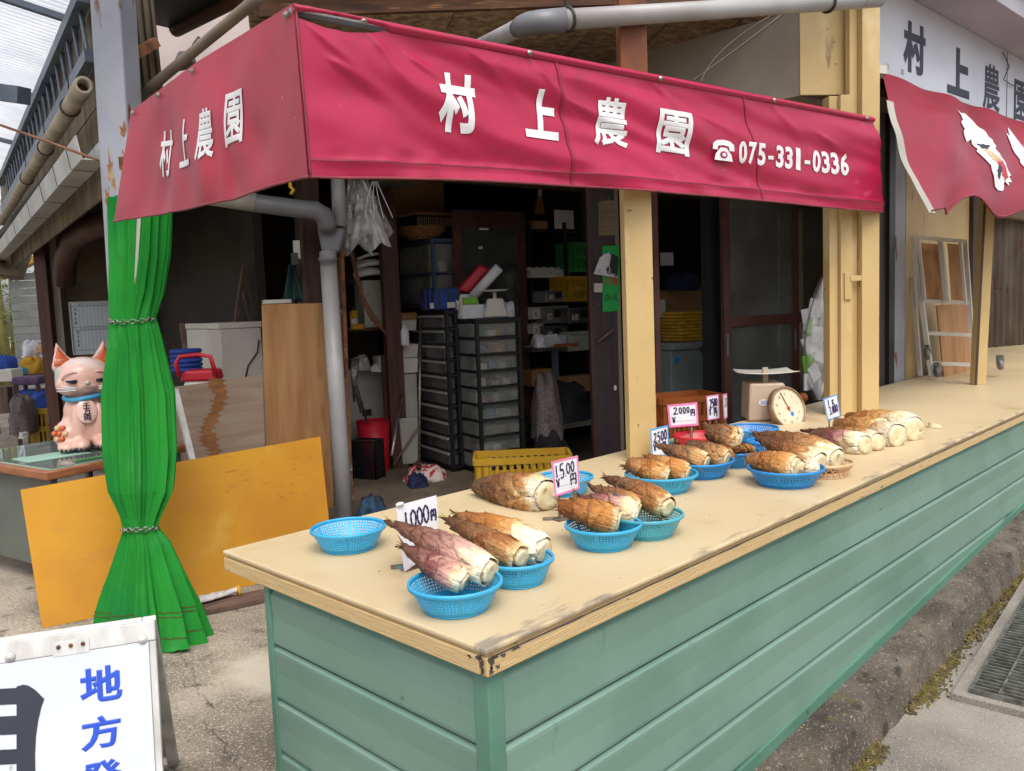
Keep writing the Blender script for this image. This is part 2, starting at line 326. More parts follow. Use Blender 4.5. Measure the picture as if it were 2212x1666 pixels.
M['clear'] = glass('clear_plastic_drawer', (.78, .78, .74), .1, .2, .2, (.6, .6, .55))
M['smoke'] = glass('smoky_plastic_drawer', (.28, .26, .27), .1, .25, .2, (.3, .28, .28))
M['glass'] = glass('door_glass', (.86, .9, .88), .24, .01, .14, (.4, .4, .37))  # grey diffuse share paints in part of the street's reflection
M['bag'] = glass('thin_plastic_bag', (.9, .9, .88), .12, .22, .36, (.62, .61, .58))
M['tabglass'] = glass('desk_glass', (.92, .98, .95), .05, .03, .06, (.7, .8, .74))
M['greyw'] = mat('grey_white_metal', S(188, 184, 172), S(172, 168, 156), 3, rough=.5, bump=.04, spots=((S(120, 110, 95), .7, .76, 14, (1, 1, 1)),))
M['fridge'] = mat('cool_grey_freezer', S(140, 148, 148), S(126, 134, 134), 3, rough=.5, bump=.03)
M['offwhite'] = mat('off_white_plastic', S(222, 216, 204), S(206, 200, 188), 3, rough=.5, bump=.04)
M['beige'] = mat('beige_enamel', S(206, 182, 160), S(190, 166, 146), 4, rough=.4, bump=.06, spots=((S(120, 88, 66), .7, .75, 18, (1, 1, 1)),))
M['dial'] = mat('dial_face', S(226, 214, 184), S(214, 202, 170), 6, rough=.5, bump=.02)
M['rustring'] = mat('aged_dial_ring', S(176, 150, 118), S(128, 98, 70), 14, rough=.5, metal=.3, bump=.1)
M['redp'] = mat('red_plastic', S(208, 30, 52), S(192, 24, 44), 3, rough=.4, bump=.05)
M['cyan'] = mat('cyan_basket_plastic', S(66, 186, 232), S(54, 172, 222), 5, rough=.4, bump=.04, spots=((S(96, 130, 140), .72, .8, 20, (1, 1, 1)),), trl=.12)
M['teal'] = mat('faded_teal_plastic', S(86, 186, 206), S(76, 170, 190), 5, rough=.45, bump=.04, trl=.12)
M['bluep'] = mat('blue_plastic', S(42, 154, 226), S(34, 138, 214), 5, rough=.4, bump=.04, trl=.12)
M['weave'] = mat('cream_woven_plastic', S(228, 190, 150), S(206, 164, 124), 12, rough=.55, bump=.1)
M['crate'] = mat('yellow_crate_plastic', S(200, 156, 34), S(180, 136, 24), 3, rough=.5, bump=.08, spots=((S(120, 92, 40), .66, .76, 12, (1, 1, 1)),))
M['ocrate'] = mat('orange_crate_plastic', S(176, 92, 34), S(150, 76, 28), 3, rough=.5, bump=.08)
M['bluebox'] = mat('slate_blue_plastic', S(70, 92, 124), S(58, 78, 108), 3, rough=.45, bump=.04)
M['navycloth'] = mat('navy_cloth', S(40, 48, 92), S(26, 32, 66), 9, rough=.9, bump=.4)
M['royal'] = mat('royal_blue_cloth', S(38, 78, 170), S(28, 60, 140), 7, rough=.8, bump=.3)
M['blackcloth'] = mat('black_cloth', S(32, 31, 36), S(20, 20, 24), 7, rough=.95, bump=.4)
M['greycloth'] = mat('grey_cloth', S(136, 124, 120), S(92, 82, 80), 60, rough=.95, bump=.4)
M['redcloth'] = mat('red_white_cloth', S(190, 52, 46), S(226, 210, 204), 9, (1, 3, 1), rough=.9, bump=.3, mix=(.5, .53))
M['yelcloth'] = mat('yellow_cloth', S(222, 170, 40), S(180, 130, 34), 9, rough=.85, bump=.3)
M['purple'] = mat('purple_cloth', S(112, 84, 118), S(84, 62, 92), 14, rough=.95, bump=.4)
M['card'] = mat('cardboard', S(178, 132, 84), S(158, 114, 70), 3, rough=.8, bump=.06)
M['wicker'] = mat('wicker', S(178, 122, 60), S(110, 70, 34), 30, (1, 1, 4), rough=.7, bump=.5)
M['greenp'] = mat('green_plastic', S(46, 140, 64), S(36, 118, 52), 4, rough=.5, bump=.05)
M['limeb'] = mat('lime_plastic', S(130, 196, 50), S(110, 176, 40), 4, rough=.5, bump=.04)
M['gsign'] = mat('green_plate', S(24, 186, 84), S(20, 170, 74), 3, rough=.5, bump=.02)
M['redink'] = mat('red_ink', S(206, 40, 40), S(190, 30, 30), 5, rough=.5, bump=0)
M['pinkb'] = mat('pink_border_print', S(238, 130, 180), S(230, 116, 168), 5, rough=.6, bump=0)
M['blueb'] = mat('blue_border_print', S(50, 160, 220), S(40, 146, 206), 5, rough=.6, bump=0)
M['stand'] = mat('old_metal_stand', S(150, 130, 116), S(110, 84, 68), 26, rough=.5, metal=.4, bump=.2, spots=((S(120, 176, 180), .55, .62, 18, (1, 1, 1)),))
M['catw'] = mat('pinkish_ceramic', S(234, 194, 178), S(228, 176, 158), 4, rough=.32, bump=.05, coat=.2, spots=((S(176, 186, 180), .59, .63, 5.5, (1, 1, .7)), (S(244, 226, 220), .56, .7, 3, (1, 1, 1))))
M['cato'] = mat('orange_glaze', S(214, 104, 56), S(196, 84, 44), 14, rough=.25, bump=.1, spots=((S(240, 200, 180), .62, .68, 16, (1, 1, 1)),))
M['catk'] = mat('dark_blue_glaze', S(40, 32, 58), S(30, 24, 46), 10, rough=.25, bump=0)
M['ribbon'] = mat('sky_blue_ribbon', S(74, 172, 216), S(58, 150, 196), 20, rough=.5, bump=.15)
M['desktop'] = mat('desk_edge_wood', S(170, 108, 70), S(140, 84, 52), 3, (3, 3, 12), rough=.5, bump=.1)
M['deskm'] = mat('grey_green_steel', S(112, 116, 106), S(96, 100, 92), 3, rough=.55, bump=.05)
M['mint'] = mat('mint_desk_mat', S(168, 206, 186), S(150, 190, 170), 3, rough=.4, bump=.03)
M['shutter'] = mat('grey_shutter', S(150, 152, 150), S(132, 134, 132), 3, rough=.6, bump=.05)
M['wboard'] = mat('whiteboard_face', S(176, 186, 192), S(164, 174, 180), 2, rough=.35, bump=.02)
M['greyink'] = mat('grey_print', S(84, 92, 98), None, 5, rough=.6, bump=0)
M['leaf'] = mat('bamboo_leaf', S(150, 160, 70), S(90, 112, 40), 8, rough=.6, bump=.1, trl=.3)
M['culm'] = mat('bamboo_culm', S(170, 162, 96), S(120, 120, 60), 5, rough=.5, bump=.05)
M['roofclear'] = mat('translucent_roof', S(238, 240, 244, .95), S(222, 226, 232, .95), 4, (1, 1, 1), rough=.5, bump=.05, trl=.88)
M['plank'] = mat('old_brown_plank', S(118, 92, 76), S(88, 66, 54), 4, (1, 8, 1), rough=.8, bump=.3)
M['glove'] = mat('white_work_glove', S(206, 200, 196), S(176, 168, 164), 40, rough=.95, bump=.3)
M['whitewood'] = mat('white_painted_wood', S(230, 228, 226, .7), S(200, 196, 190, .7), 4, (5, 5, .8), rough=.6, bump=.25, bscale=16, bstretch=(7, 7, .7), spots=((S(150, 130, 108), .68, .74, 16, (1, 1, .6)),))
M['whiteboard'] = mat('white_painted_panel', S(226, 231, 242, .7), S(214, 219, 232, .7), 1.5, rough=.4, bump=.03, spots=((S(170, 172, 178), .72, .76, 26, (1, 1, 1)),))
M['hedge'] = mat('hedge_leaves', S(86, 120, 52), S(50, 78, 30), 14, rough=.7, bump=.4)

# shoot materials: colour runs along the shoot ('along': 0 cut base .. 1 tip) and along each sheath ('leaf': 0 foot .. 1 point)
def shootmat(name, stops, dark, darkamt, blot, rough=.7):
    m = bpy.data.materials.new(name); m.use_nodes = True; n, l = m.node_tree.nodes, m.node_tree.links; b = n['Principled BSDF']
    def mth(op, x, y, z=None):
        q = n.new('ShaderNodeMath'); q.operation = op
        for i, vv in enumerate((x, y, z)):
            if vv is None: continue
            if isinstance(vv, (int, float)): q.inputs[i].default_value = vv
            else: l.new(vv, q.inputs[i])
        return q.outputs[0]
    def att(nm): q = n.new('ShaderNodeAttribute'); q.attribute_name = nm; return q.outputs['Fac']
    tc = n.new('ShaderNodeTexCoord'); oi = n.new('ShaderNodeObjectInfo')
    ofs = n.new('ShaderNodeVectorMath'); ofs.operation = 'ADD'; l.new(tc.outputs['Object'], ofs.inputs[0]); l.new(mth('MULTIPLY', oi.outputs['Random'], 11), ofs.inputs[1])
    def nz(sc, st=(1, 1, 1), det=5):
        mp = n.new('ShaderNodeMapping'); mp.inputs['Scale'].default_value = st; l.new(ofs.outputs[0], mp.inputs['Vector'])
        q = n.new('ShaderNodeTexNoise'); q.inputs['Scale'].default_value = sc; q.inputs['Detail'].default_value = det; l.new(mp.outputs[0], q.inputs['Vector']); return q.outputs['Fac']
    pos = mth('ADD', att('along'), mth('MULTIPLY', mth('SUBTRACT', nz(26), .5), .5))
    rp = n.new('ShaderNodeValToRGB'); l.new(pos, rp.inputs[0]); el = rp.color_ramp.elements
    while len(el) > 1: el.remove(el[0])
    el[0].position = stops[0][0]; el[0].color = (*stops[0][1], 1)
    for pp_, c in stops[1:]: e = el.new(pp_); e.color = (*c, 1)
    out = rp.outputs[0]
    def over(out, fac, col, blend='MIX'):
        mx = n.new('ShaderNodeMix'); mx.data_type = 'RGBA'; mx.blend_type = blend
        if isinstance(fac, (int, float)): mx.inputs['Factor'].default_value = fac
        else: l.new(fac, mx.inputs['Factor'])
        l.new(out, mx.inputs['A'])
        if isinstance(col, tuple): mx.inputs['B'].default_value = (*col, 1)
        else: l.new(col, mx.inputs['B'])
        return mx.outputs['Result']
    def ramp(f, lo, hi, c0=(0, 0, 0), c1=(1, 1, 1)):
        r = n.new('ShaderNodeValToRGB'); r.color_ramp.elements[0].position = lo; r.color_ramp.elements[1].position = hi; r.color_ramp.elements[0].color = (*c0, 1); r.color_ramp.elements[1].color = (*c1, 1); l.new(f, r.inputs[0]); return r.outputs[0]
    lf = mth('MULTIPLY', mth('POWER', att('leaf'), 1.6), mth('MULTIPLY', mth('MULTIPLY', att('along'), 1.6), darkamt))
    out = over(out, mth('MINIMUM', lf, .85), dark)
    hv = n.new('ShaderNodeHueSaturation'); l.new(mth('MULTIPLY_ADD', oi.outputs['Random'], .02, .492), hv.inputs['Hue']); l.new(mth('MULTIPLY_ADD', oi.outputs['Random'], -.15, 1.12), hv.inputs['Saturation']); l.new(mth('MULTIPLY_ADD', oi.outputs['Random'], .38, .90), hv.inputs['Value']); l.new(out, hv.inputs['Color']); out = hv.outputs[0]
    fib = nz(1, (9, 130, 130), 3)
    out = over(out, .8, ramp(fib, .32, .68, (.6, .55, .5), (1.12, 1.1, 1.08)), 'MULTIPLY')
    bl = mth('MULTIPLY', ramp(nz(blot[1], (.7, 1, 1), 7), blot[2], blot[2]+.09), mth('MINIMUM', mth('MULTIPLY', att('along'), 3.0), .9))
    out = over(out, bl, blot[0])
    l.new(out, b.inputs['Base Color']); b.inputs['Roughness'].default_value = rough; b.inputs['Specular IOR Level'].default_value = .35
    bp = n.new('ShaderNodeBump'); bp.inputs['Strength'].default_value = 1.0; bp.inputs['Distance'].default_value = .005; l.new(fib, bp.inputs['Height'])
    b2 = n.new('ShaderNodeBump'); b2.inputs['Strength'].default_value = .8; b2.inputs['Distance'].default_value = .010; l.new(nz(75), b2.inputs['Height']); l.new(bp.outputs[0], b2.inputs['Normal']); l.new(b2.outputs[0], b.inputs['Normal'])
    return m
WH, PALE = S(246, 238, 216), S(240, 216, 172)
def ramp_(w, *cs):
    """white zone up to w, then the given colours spread to the tip"""
    st = [(0, WH), (w, PALE)] if w > .01 else [(0, PALE)]
    for i, c in enumerate(cs): st.append((min(1, max(w, .0)+.10+(.9-w)*i/max(1, len(cs)-1)), c))
    return st
DK = S(96, 64, 44)
TAN = (S(218, 164, 104), S(196, 138, 82), S(160, 106, 62), S(118, 78, 48))
BRN = (S(196, 146, 96), S(152, 102, 64), S(122, 82, 54), S(94, 66, 48))
PNK = (S(214, 166, 156), S(162, 108, 102), S(120, 78, 66), S(92, 60, 50))
for nm, cs, dk, am, bl in (('tan', TAN, S(140, 90, 54), .5, (S(150, 96, 56), 34, .60)), ('dark', BRN, S(92, 62, 44), .6, (S(92, 64, 48), 30, .57)), ('pink', PNK, S(104, 68, 54), .55, (S(84, 64, 60), 20, .60))):
    for sfx, w in (('', .0), ('w', .10), ('v', .22), ('p', .75)):
        M['sheath_'+nm+sfx] = shootmat('shoot_sheath_'+nm+sfx, ramp_(w, *cs), dk, am, bl)
M['cut'] = mat('cut_shoot_flesh', S(240, 228, 190), S(224, 202, 156), 30, rough=.5, bump=.25, spots=((S(176, 132, 84), .6, .7, 26, (1, 1, 1)), (S(120, 84, 56), .68, .72, 60, (1, 1, 1))))
M['tipgreen'] = mat('green_yellow_tip', S(196, 176, 96), S(140, 130, 70), 30, rough=.7, bump=.1)

# ------------------------------------------------------------------ lettering
def text_mb(body, bold=0.0, size=1.0):
    cu = bpy.data.curves.new('lettering', 'FONT'); cu.body = body; cu.size = size; cu.resolution_u = 3
    cu.bevel_depth = max(bold, .0); cu.bevel_resolution = 0
    o = bpy.data.objects.new('lettering', cu); COL.objects.link(o)
    dg = bpy.context.evaluated_depsgraph_get(); me = bpy.data.meshes.new_from_object(o.evaluated_get(dg))
    bpy.data.objects.remove(o); bpy.data.curves.remove(cu)
    return me
def norm_text(body, bold=0.0, cuts=0):
    me = text_mb(body, bold); bm = bmesh.new(); bm.from_mesh(me); bpy.data.meshes.remove(me)
    xs = [v.co.x for v in bm.verts]; ys = [v.co.y for v in bm.verts]; x0, x1, y0, y1 = min(xs), max(xs), min(ys), max(ys)
    if bold:
        bmesh.ops.delete(bm, geom=[f for f in bm.faces if max(v.co.z for v in f.verts) < bold*.5], context='FACES')
    for v in bm.verts: v.co = V(((v.co.x-x0)/max(x1-x0, 1e-6), (v.co.y-y0)/max(y1-y0, 1e-6), v.co.z/bold*.0008 if bold else 0))
    bmesh.ops.triangulate(bm, faces=bm.faces[:])
    for ax in (0, 1):
        for k in range(1, cuts):
            nrm = [0, 0, 0]; nrm[ax] = 1; c = [0, 0, 0]; c[ax] = k/cuts
            bmesh.ops.bisect_plane(bm, geom=bm.verts[:]+bm.edges[:]+bm.faces[:], plane_co=c, plane_no=nrm)
    mb = MB(); mb.v = [v.co.copy() for v in bm.verts]; bm.verts.index_update()
    mb.f = [tuple(v.index for v in f.verts) for f in bm.faces]; mb.m = [0]*len(mb.f); bm.free()
    return mb
def letter(name, body, m, parent, Q, u0, v0, u1, v1, e=.002, bold=.02):
    mb = norm_text(body, bold); n = Qn(Q)
    mb.v = [Qp(Q, u0+p.x*(u1-u0), v0+p.y*(v1-v0), e+p.z) for p in mb.v]
    return part(name, mb, m, parent)
GL = {'1': [[(.5, 1), (.48, .5), (.5, 0)]], '0': [[(.5, 1), (.2, .75), (.18, .3), (.45, 0), (.75, .2), (.8, .7), (.5, 1)]],
 '5': [[(.8, 1), (.35, .97)], [(.35, .97), (.28, .55), (.6, .62), (.78, .35), (.6, .05), (.2, .06)]],
 '2': [[(.2, .8), (.4, 1), (.7, .92), (.68, .62), (.4, .3), (.15, .02), (.5, .05), (.9, .03)]],
 '3': [[(.2, .92), (.5, 1), (.74, .8), (.45, .55), (.76, .3), (.5, 0), (.15, .1)]],
 '4': [[(.6, 1), (.15, .35), (.95, .38)], [(.68, .7), (.6, 0)]],
 'en': [[(.18, 0), (.15, .5), (.18, 1), (.5, 1), (.85, 1), (.88, .5), (.85, .03), (.72, .08)], [(.5, 1), (.5, .5)], [(.18, .5), (.86, .5)]],
 'K': [[(.2, 1), (.2, 0)], [(.8, 1), (.22, .5)], [(.22, .5), (.85, 0)]],
 'yen': [[(.1, 1), (.5, .55)], [(.9, 1), (.5, .55), (.5, 0)], [(.2, .5), (.8, .5)], [(.2, .28), (.8, .28)]],
 ',': [[(.5, .12), (.35, -.15)]]}
def strokes(mb, Q, items, w, e=.003, slant=0.0):      # items: (glyph, u0, v0, u1, v1)
    wu = (V(Q[1])-V(Q[0])).length; wv = (V(Q[3])-V(Q[0])).length
    for g, u0, v0, u1, v1 in items:
        for line in GL[g]:
            P = [V((u0+(x+slant*y)*(u1-u0), v0+y*(v1-v0), 0)) for x, y in line]
            pts = []
            for i in range(len(P)-1):
                a, b, c, d = P[max(i-1, 0)], P[i], P[i+1], P[min(i+2, len(P)-1)]
                for k in range(5):
                    t = k/5; pts.append(.5*((2*b)+(c-a)*t+(2*a-5*b+4*c-d)*t*t+(3*b-a-3*c+d)*t**3))
            pts.append(P[-1])
            P2 = [V((p.x*wu, p.y*wv, 0)) for p in pts]; L = []; Rr = []
            for i, p in enumerate(P2):
                d = (P2[min(i+1, len(P2)-1)]-P2[max(i-1, 0)]).normalized(); nn = V((-d.y, d.x, 0))*w/2*(1+.25*math.sin(i*1.7))
                L.append(p+nn); Rr.append(p-nn)
            vs = [Qp(Q, q.x/wu, q.y/wv, e) for q in L+Rr]; k = len(P2)
            mb.add(vs, [(i+k, i+1+k, i+1, i) for i in range(k-1)])
    return mb

# ------------------------------------------------------------------ generic box measured from three pixel columns
def cbox(xc, yb, xl, xr, yt, ang, zb=None, d=None):
    """near corner column xc with its foot at row yb; faces run to columns xl (heading ang+90) and xr (heading ang)"""
    P = Z(xc, yb, zb) if d is None else DP(xc, yb, d)
    a, b = H(ang), H(ang+90)
    return P, a, b, lenx(P, a, xr), lenx(P, b, xl), zat(P, yt)-P.z
def boxpts(P, a, b, L1, L2, h): return [P, P+a*L1, P+a*L1+b*L2, P+b*L2, P+UP*h, P+a*L1+UP*h, P+a*L1+b*L2+UP*h, P+b*L2+UP*h]
def fquad(x0, y0, x1, y1, d, ang=-45.4):
    """upright rectangle: left edge at column x0 and distance d, runs along heading ang to column x1, rows y0 (top) to y1"""
    P = DP(x0, y1, d); h = H(ang); L = lenx(P, h, x1); t = UP*(zat(P, y0)-P.z)
    return [P, P+h*L, P+h*L+t, P+t]
def fbox(mb, x0, y0, x1, y1, d, th, ang=-45.4, mi=0):
    Q = fquad(x0, y0, x1, y1, d, ang); mb.slab(Q, th, mi); return Q

# ================================================================== THE SETTING: ground, road, kerb
def slope(x): return -.05+.055*(max(x, .4)-1.2)          # the street climbs to the right
mb = MB(); mb.grid(lambda u, v: (-30+u*70, (.075 if 0 else .075)+v*60, 0), 70, 30); struct('ground', mb, M['concrete'])
mb = MB()
def roadp(u, v):
    x = -8+u*40; y = -14+v*13.87; return (x, y, slope(x)-.175+.008*noise.noise(V((x*1.5, y*1.5, 0))))
mb.grid(roadp, 120, 40); struct('road', mb, M['asphalt'], True)
mb = MB(); mb.box((0, -60, -.7), (400, 120, .1)); mb.box((0, 75, -.25), (400, 150, .1)); struct('far_ground', mb, M['concrete'])
# kerb: rough concrete step under the counter front
mb = MB(); KP = [(.10, .0), (.0, .0), (-.07, -.003), (-.1, -.012), (-.118, -.035), (-.132, -.1), (-.148, -.21)]
def kerbp(u, v):
    x = -.5+u*7.5; t = v*(len(KP)-1); i = min(int(t), len(KP)-2); f = t-i
    y = KP[i][0]*(1-f)+KP[i+1][0]*f; z = KP[i][1]*(1-f)+KP[i+1][1]*f
    k = .006 if v > .2 else 0
    return (x, y+k*noise.noise(V((x*9, v*5, 3)))+.8*k*noise.noise(V((x*40, v*16, 1))), slope(x)-.003+z+.7*k*noise.noise(V((x*8, v*4, 9)))+.5*k*noise.noise(V((x*50, v*20, 2)))+(.0028*noise.noise(V((x*110, v*45, 6))) if k else 0))
mb.grid(kerbp, 900, 30); tag(struct('kerb', mb, M['kerb'], True), 'rough weathered concrete kerb below the green counter front', None)
mb = MB(); rn = random.Random(31)
for i in range(17000):
    x = .4+rn.random()*5.5; dens = noise.noise(V((x*2.3, 0, 0)))+.6*noise.noise(V((x*7, 3, 0)))
    if dens < -.25+rn.random()*.55: continue
    y = -.136-abs(rn.gauss(0, .022+.035*max(0, dens))); s_ = .002+.0045*rn.random(); up_z = slope(x)-.168+max(0, (y+.15)*1.6)
    mb.sph((x, y, up_z), (s_*1.5, s_, s_*.55), 6, 4)
mo = struct('moss', mb, M['moss'], True, 'stuff'); tag(mo, 'yellow green moss along the foot of the kerb', None)
# drain grate let into the road
ga = Z(2098, 1498, slope(2.7)-.165); g = thing('drain_grate', 'rusty steel drain grating set in the road beside the kerb', 'grate', ga)
gx, gy = H(3), H(-87); gx.z = .055
LX, LY = 1.5, .30
mb = MB(); mb.hexa([ga+gx*a+gy*b+UP*c for c in (-.05, .004) for a, b in ((-.05, -.06), (LX, -.06), (LX, LY+.02), (-.05, LY+.02))]); part('concrete_collar', mb, M['asphalt'], g)
for (a0, b0, a1, b1) in ((-.01, 0, LX, 0), (-.01, LY, LX, LY), (-.005, 0, -.005, LY)):
    mb = MB(); mb.bar(ga+gx*a0+gy*b0+UP*.014, ga+gx*a1+gy*b1+UP*.014, .012, .02); part('frame_bar', mb, M['iron'], g)
proto = None
for i in range(48):
    a = .022+i*.03
    mb = MB(); mb.bar(ga+gx*a+gy*.006+UP*.016, ga+gx*a+gy*(LY-.006)+UP*.016, .009, .02); part('bar', mb, M['iron'], g)
for b in (.1, .2):
    mb = MB(); mb.bar(ga+gx*.0+gy*b+UP*.0255, ga+gx*LX+gy*b+UP*.0255, .008, .008); part('cross_rod', mb, M['iron'], g)
mb = MB(); mb.grid(lambda u, v: (1.75+u*10, 1.24+v*8, .004+.002*noise.noise(V((u*40, v*30, 0)))), 60, 50); struct('shop_floor', mb, mat('dirty_shop_floor', S(124, 108, 88), S(88, 76, 62), 1.5, rough=.9, bump=.4, bscale=60, spots=((S(60, 52, 44), .58, .72, 5, (1, 1, 1)), (S(150, 134, 112), .64, .72, 90, (1, 1, 1)))), True)
# cracks in the concrete yard: thin dark sunk lines laid on the ground
mb = MB(); pts = [(385, 1405), (420, 1450), (432, 1500), (455, 1530), (440, 1560), (470, 1590), (505, 1640), (520, 1680)]
prev = [Z(x, y, .0045) for x, y in pts]; fine = []
for a, b in zip(prev[:-1], prev[1:]):
    for k in range(16):
        p = a.lerp(b, k/16); fine.append(p+V((.03*noise.noise(p*17)+.012*noise.noise(p*60), .03*noise.noise(p*14+V((5, 0, 0)))+.012*noise.noise(p*70), 0)))
w = [(.0008+.0035*max(0, noise.noise(p*11))) for p in fine]
dv = (fine[-1]-fine[0]).normalized().cross(UP)
mb.add([p+dv*k for p, k in zip(fine, w)]+[p-dv*k for p, k in zip(fine, w)], [(i, i+1, i+1+len(fine), i+len(fine)) for i in range(len(fine)-1)])
ck = struct('crack', mb, mat('crack_shadow', S(92, 84, 74), S(74, 66, 58), 30, rough=.95, bump=0)); tag(ck, 'dark jagged crack running through the concrete yard', None)

# ================================================================== COUNTER
TOP, CWID, CLEN = .76, 1.215, 11.0
ct = thing('shop_counter', 'long cream topped counter clad in green metal siding', 'counter', (0, 0, 0))
mb = MB()   # worktop with its left end; wider at the far right
def slabpoly(poly, z0, z1):
    n = len(poly); mb = MB(); mb.add([(x, y, z0) for x, y in poly]+[(x, y, z1) for x, y in poly], [tuple(range(n-1, -1, -1)), tuple(range(n, 2*n))]+[(i, (i+1) % n, n+(i+1) % n, n+i) for i in range(n)]); return mb
poly = [(-.004, -.004), (CLEN, -.004), (CLEN, 2.6), (8.1, 2.6), (8.1, CWID), (-.004, CWID)]
part('worktop', slabpoly(poly, TOP-.013, TOP), M['ctop'], ct, bevel=.004)
poly2 = [(.004, .004), (CLEN, .004), (CLEN, 2.59), (8.11, 2.59), (8.11, CWID-.008), (.004, CWID-.008)]
part('under_layer', slabpoly(poly2, TOP-.022, TOP-.0135), M['cedge'], ct, bevel=.002)
mb = MB(); mb.hexa([(0, -.002, TOP-.066), (CLEN, -.002, TOP-.066), (CLEN, .024, TOP-.066), (0, .024, TOP-.066), (0, -.002, TOP-.0225), (CLEN, -.002, TOP-.0225), (CLEN, .024, TOP-.0225), (0, .024, TOP-.0225)]); part('front_edge_board', mb, M['cedge'], ct, bevel=.003)
mb = MB(); mb.hexa([(-.002, .0245, TOP-.066), (.024, .0245, TOP-.066), (.024, CWID, TOP-.066), (-.002, CWID, TOP-.066), (-.002, .0245, TOP-.0225), (.024, .0245, TOP-.0225), (.024, CWID, TOP-.0225), (-.002, CWID, TOP-.0225)]); part('end_edge_board', mb, M['cedge'], ct, bevel=.003)
mb = MB(); mb.box((CLEN/2+.012, CWID-.012, TOP-.045), (CLEN-.03, .02, .042)); part('back_edge_board', mb, M['cedge'], ct)
# worn black patches at the near corner and scuffs along the front
def blotch(cx, cy, sx, sy, ang, seed, z=TOP+.0008, n=40):
    vs = []; R = Matrix.Rotation(rad(ang), 3, 'Z')
    for k in range(n):
        t = 2*math.pi*k/n; r = .55+.75*noise.noise(V((math.cos(t)*1.6, math.sin(t)*1.6, seed)))+.35*noise.noise(V((math.cos(t)*6, math.sin(t)*6, seed)))
        q = R@V((math.cos(t)*sx*max(r, .12), math.sin(t)*sy*max(r, .12), 0)); vs.append(V((max(cx+q.x, .004), max(cy+q.y, .004), z)))
    return MB().add(vs, [tuple(range(n))])
def blotchP(o, ax, ay, sx, sy, seed, n=36):
    vs = []
    for k in range(n):
        t = 2*math.pi*k/n; r = max(.1, .6+.7*noise.noise(V((math.cos(t)*1.7, math.sin(t)*1.7, seed)))+.4*noise.noise(V((math.cos(t)*6, math.sin(t)*6, seed))))
        vs.append(o+ax*(math.cos(t)*sx*r)+ay*(math.sin(t)*sy*r))
    return MB().add(vs, [tuple(range(n))])
for i, (u, z, su, sz) in enumerate(((.008, -.034, .012, .024), (.022, -.026, .014, .008), (.006, -.055, .01, .014), (.05, -.03, .012, .006), (.085, -.028, .02, .005), (.03, -.05, .01, .01))):
    part('worn_corner', blotchP(V((max(u, su*1.0)+.001, -.0030, TOP+z)), V((1, 0, 0)), UP, su, sz, 50+i), M['wear'], ct)
    if i < 4: part('worn_corner', blotchP(V((-.0030, max(u, su)+.001, TOP+z)), V((0, -1, 0)), UP, su*.8, sz, 70+i), M['wear'], ct)
mb = MB(); n_ = 700; lo_ = []; hi_ = []
for i in range(n_+1):
    x = .002+6*(i/n_)**1.3; w = .0022+.0035*max(0, noise.noise(V((x*9, 0, 7)))+.15)*math.exp(-x*.15)
    lo_.append(V((x, -.0032, TOP-.0225-w))); hi_.append(V((x, -.0032, TOP-.0205+w*.2)))
mb.add(lo_+hi_, [(i, i+1, i+2+n_, i+1+n_) for i in range(n_)]); part('dark_edge_seam', mb, M['wear'], ct)
# siding boards: each a chamfered course of its own
def course(side, a0, a1, z0, z1, zb0=None, zb1=None):
    """profile along the run; side 'front' runs in x at y=.05, 'end' runs in y at x=.05"""
    mb = MB(); zb0 = z0 if zb0 is None else zb0; zb1 = z0 if zb1 is None else zb1; n = 110 if side == 'front' else 30
    rows = []
    for k in range(n+1):
        t = k/n; a = a0+(a1-a0)*t; zb = zb0+(zb1-zb0)*t
        w = .0025*noise.noise(V((a*1.7, z1*5, 4)))
        pr = [(.040, z1), (.032-w, z1-.002), (.022-w, z1-.011), (.0215-w, z1-.02), (.024-w*2.2, (z1+zb)/2), (.0215-w, zb+.012), (.0225, zb+.003), (.026, zb)]
        rows.append([(a, o, z) if side == 'front' else (o, a, z) for o, z in pr])
    m = len(rows[0]); vs = [V(p) for r in rows for p in r]
    fs = [(i*m+j, (i+1)*m+j, (i+1)*m+j+1, i*m+j+1) for i in range(n) for j in range(m-1)]
    if side == 'front': fs = [tuple(reversed(f)) for f in fs]
    return mb.add(vs, fs)
ST = .172; CEND = .975
zt = TOP-.068
part('top_flashing', MB().hexa([(.07, .030, zt-.03), (CLEN, .030, zt-.03), (CLEN, .045, zt-.03), (.07, .045, zt-.03), (.07, .030, zt), (CLEN, .030, zt), (CLEN, .045, zt), (.07, .045, zt)]), M['greend'], ct)
part('top_flashing', MB().hexa([(.030, .07, zt-.03), (.045, .07, zt-.03), (.045, CEND, zt-.03), (.030, CEND, zt-.03), (.030, .07, zt), (.045, .07, zt), (.045, CEND, zt), (.030, CEND, zt)]), M['greend'], ct)
z1 = zt-.022
for k in range(5):
    z0 = z1-ST
    lo0, lo1 = max(z0, slope(.06)+.005), max(z0, slope(CLEN)+.005)
    # the street rises: each course ends where it meets the kerb
    xe = CLEN
    if z1-.03 < slope(CLEN): xe = min(CLEN, 1.2+(z1-.03+.05)/.055)
    part('siding_board', course('front', .062, xe, z0+.008, z1), M['green'], ct)
    part('siding_board', course('end', .062, CEND, z0+.008, z1), M['green'], ct)
    z1 = z0
mb = MB()   # corner posts
mb.box((.042, .042, (zt-.12)/2), (.05, .05, zt+.12)); part('corner_trim', mb, M['greend'], ct, bevel=.004)
mb = MB(); mb.box((.040, CEND+.0155, (zt-.1)/2), (.045, .03, zt+.1)); part('corner_trim', mb, M['greend'], ct, bevel=.003)
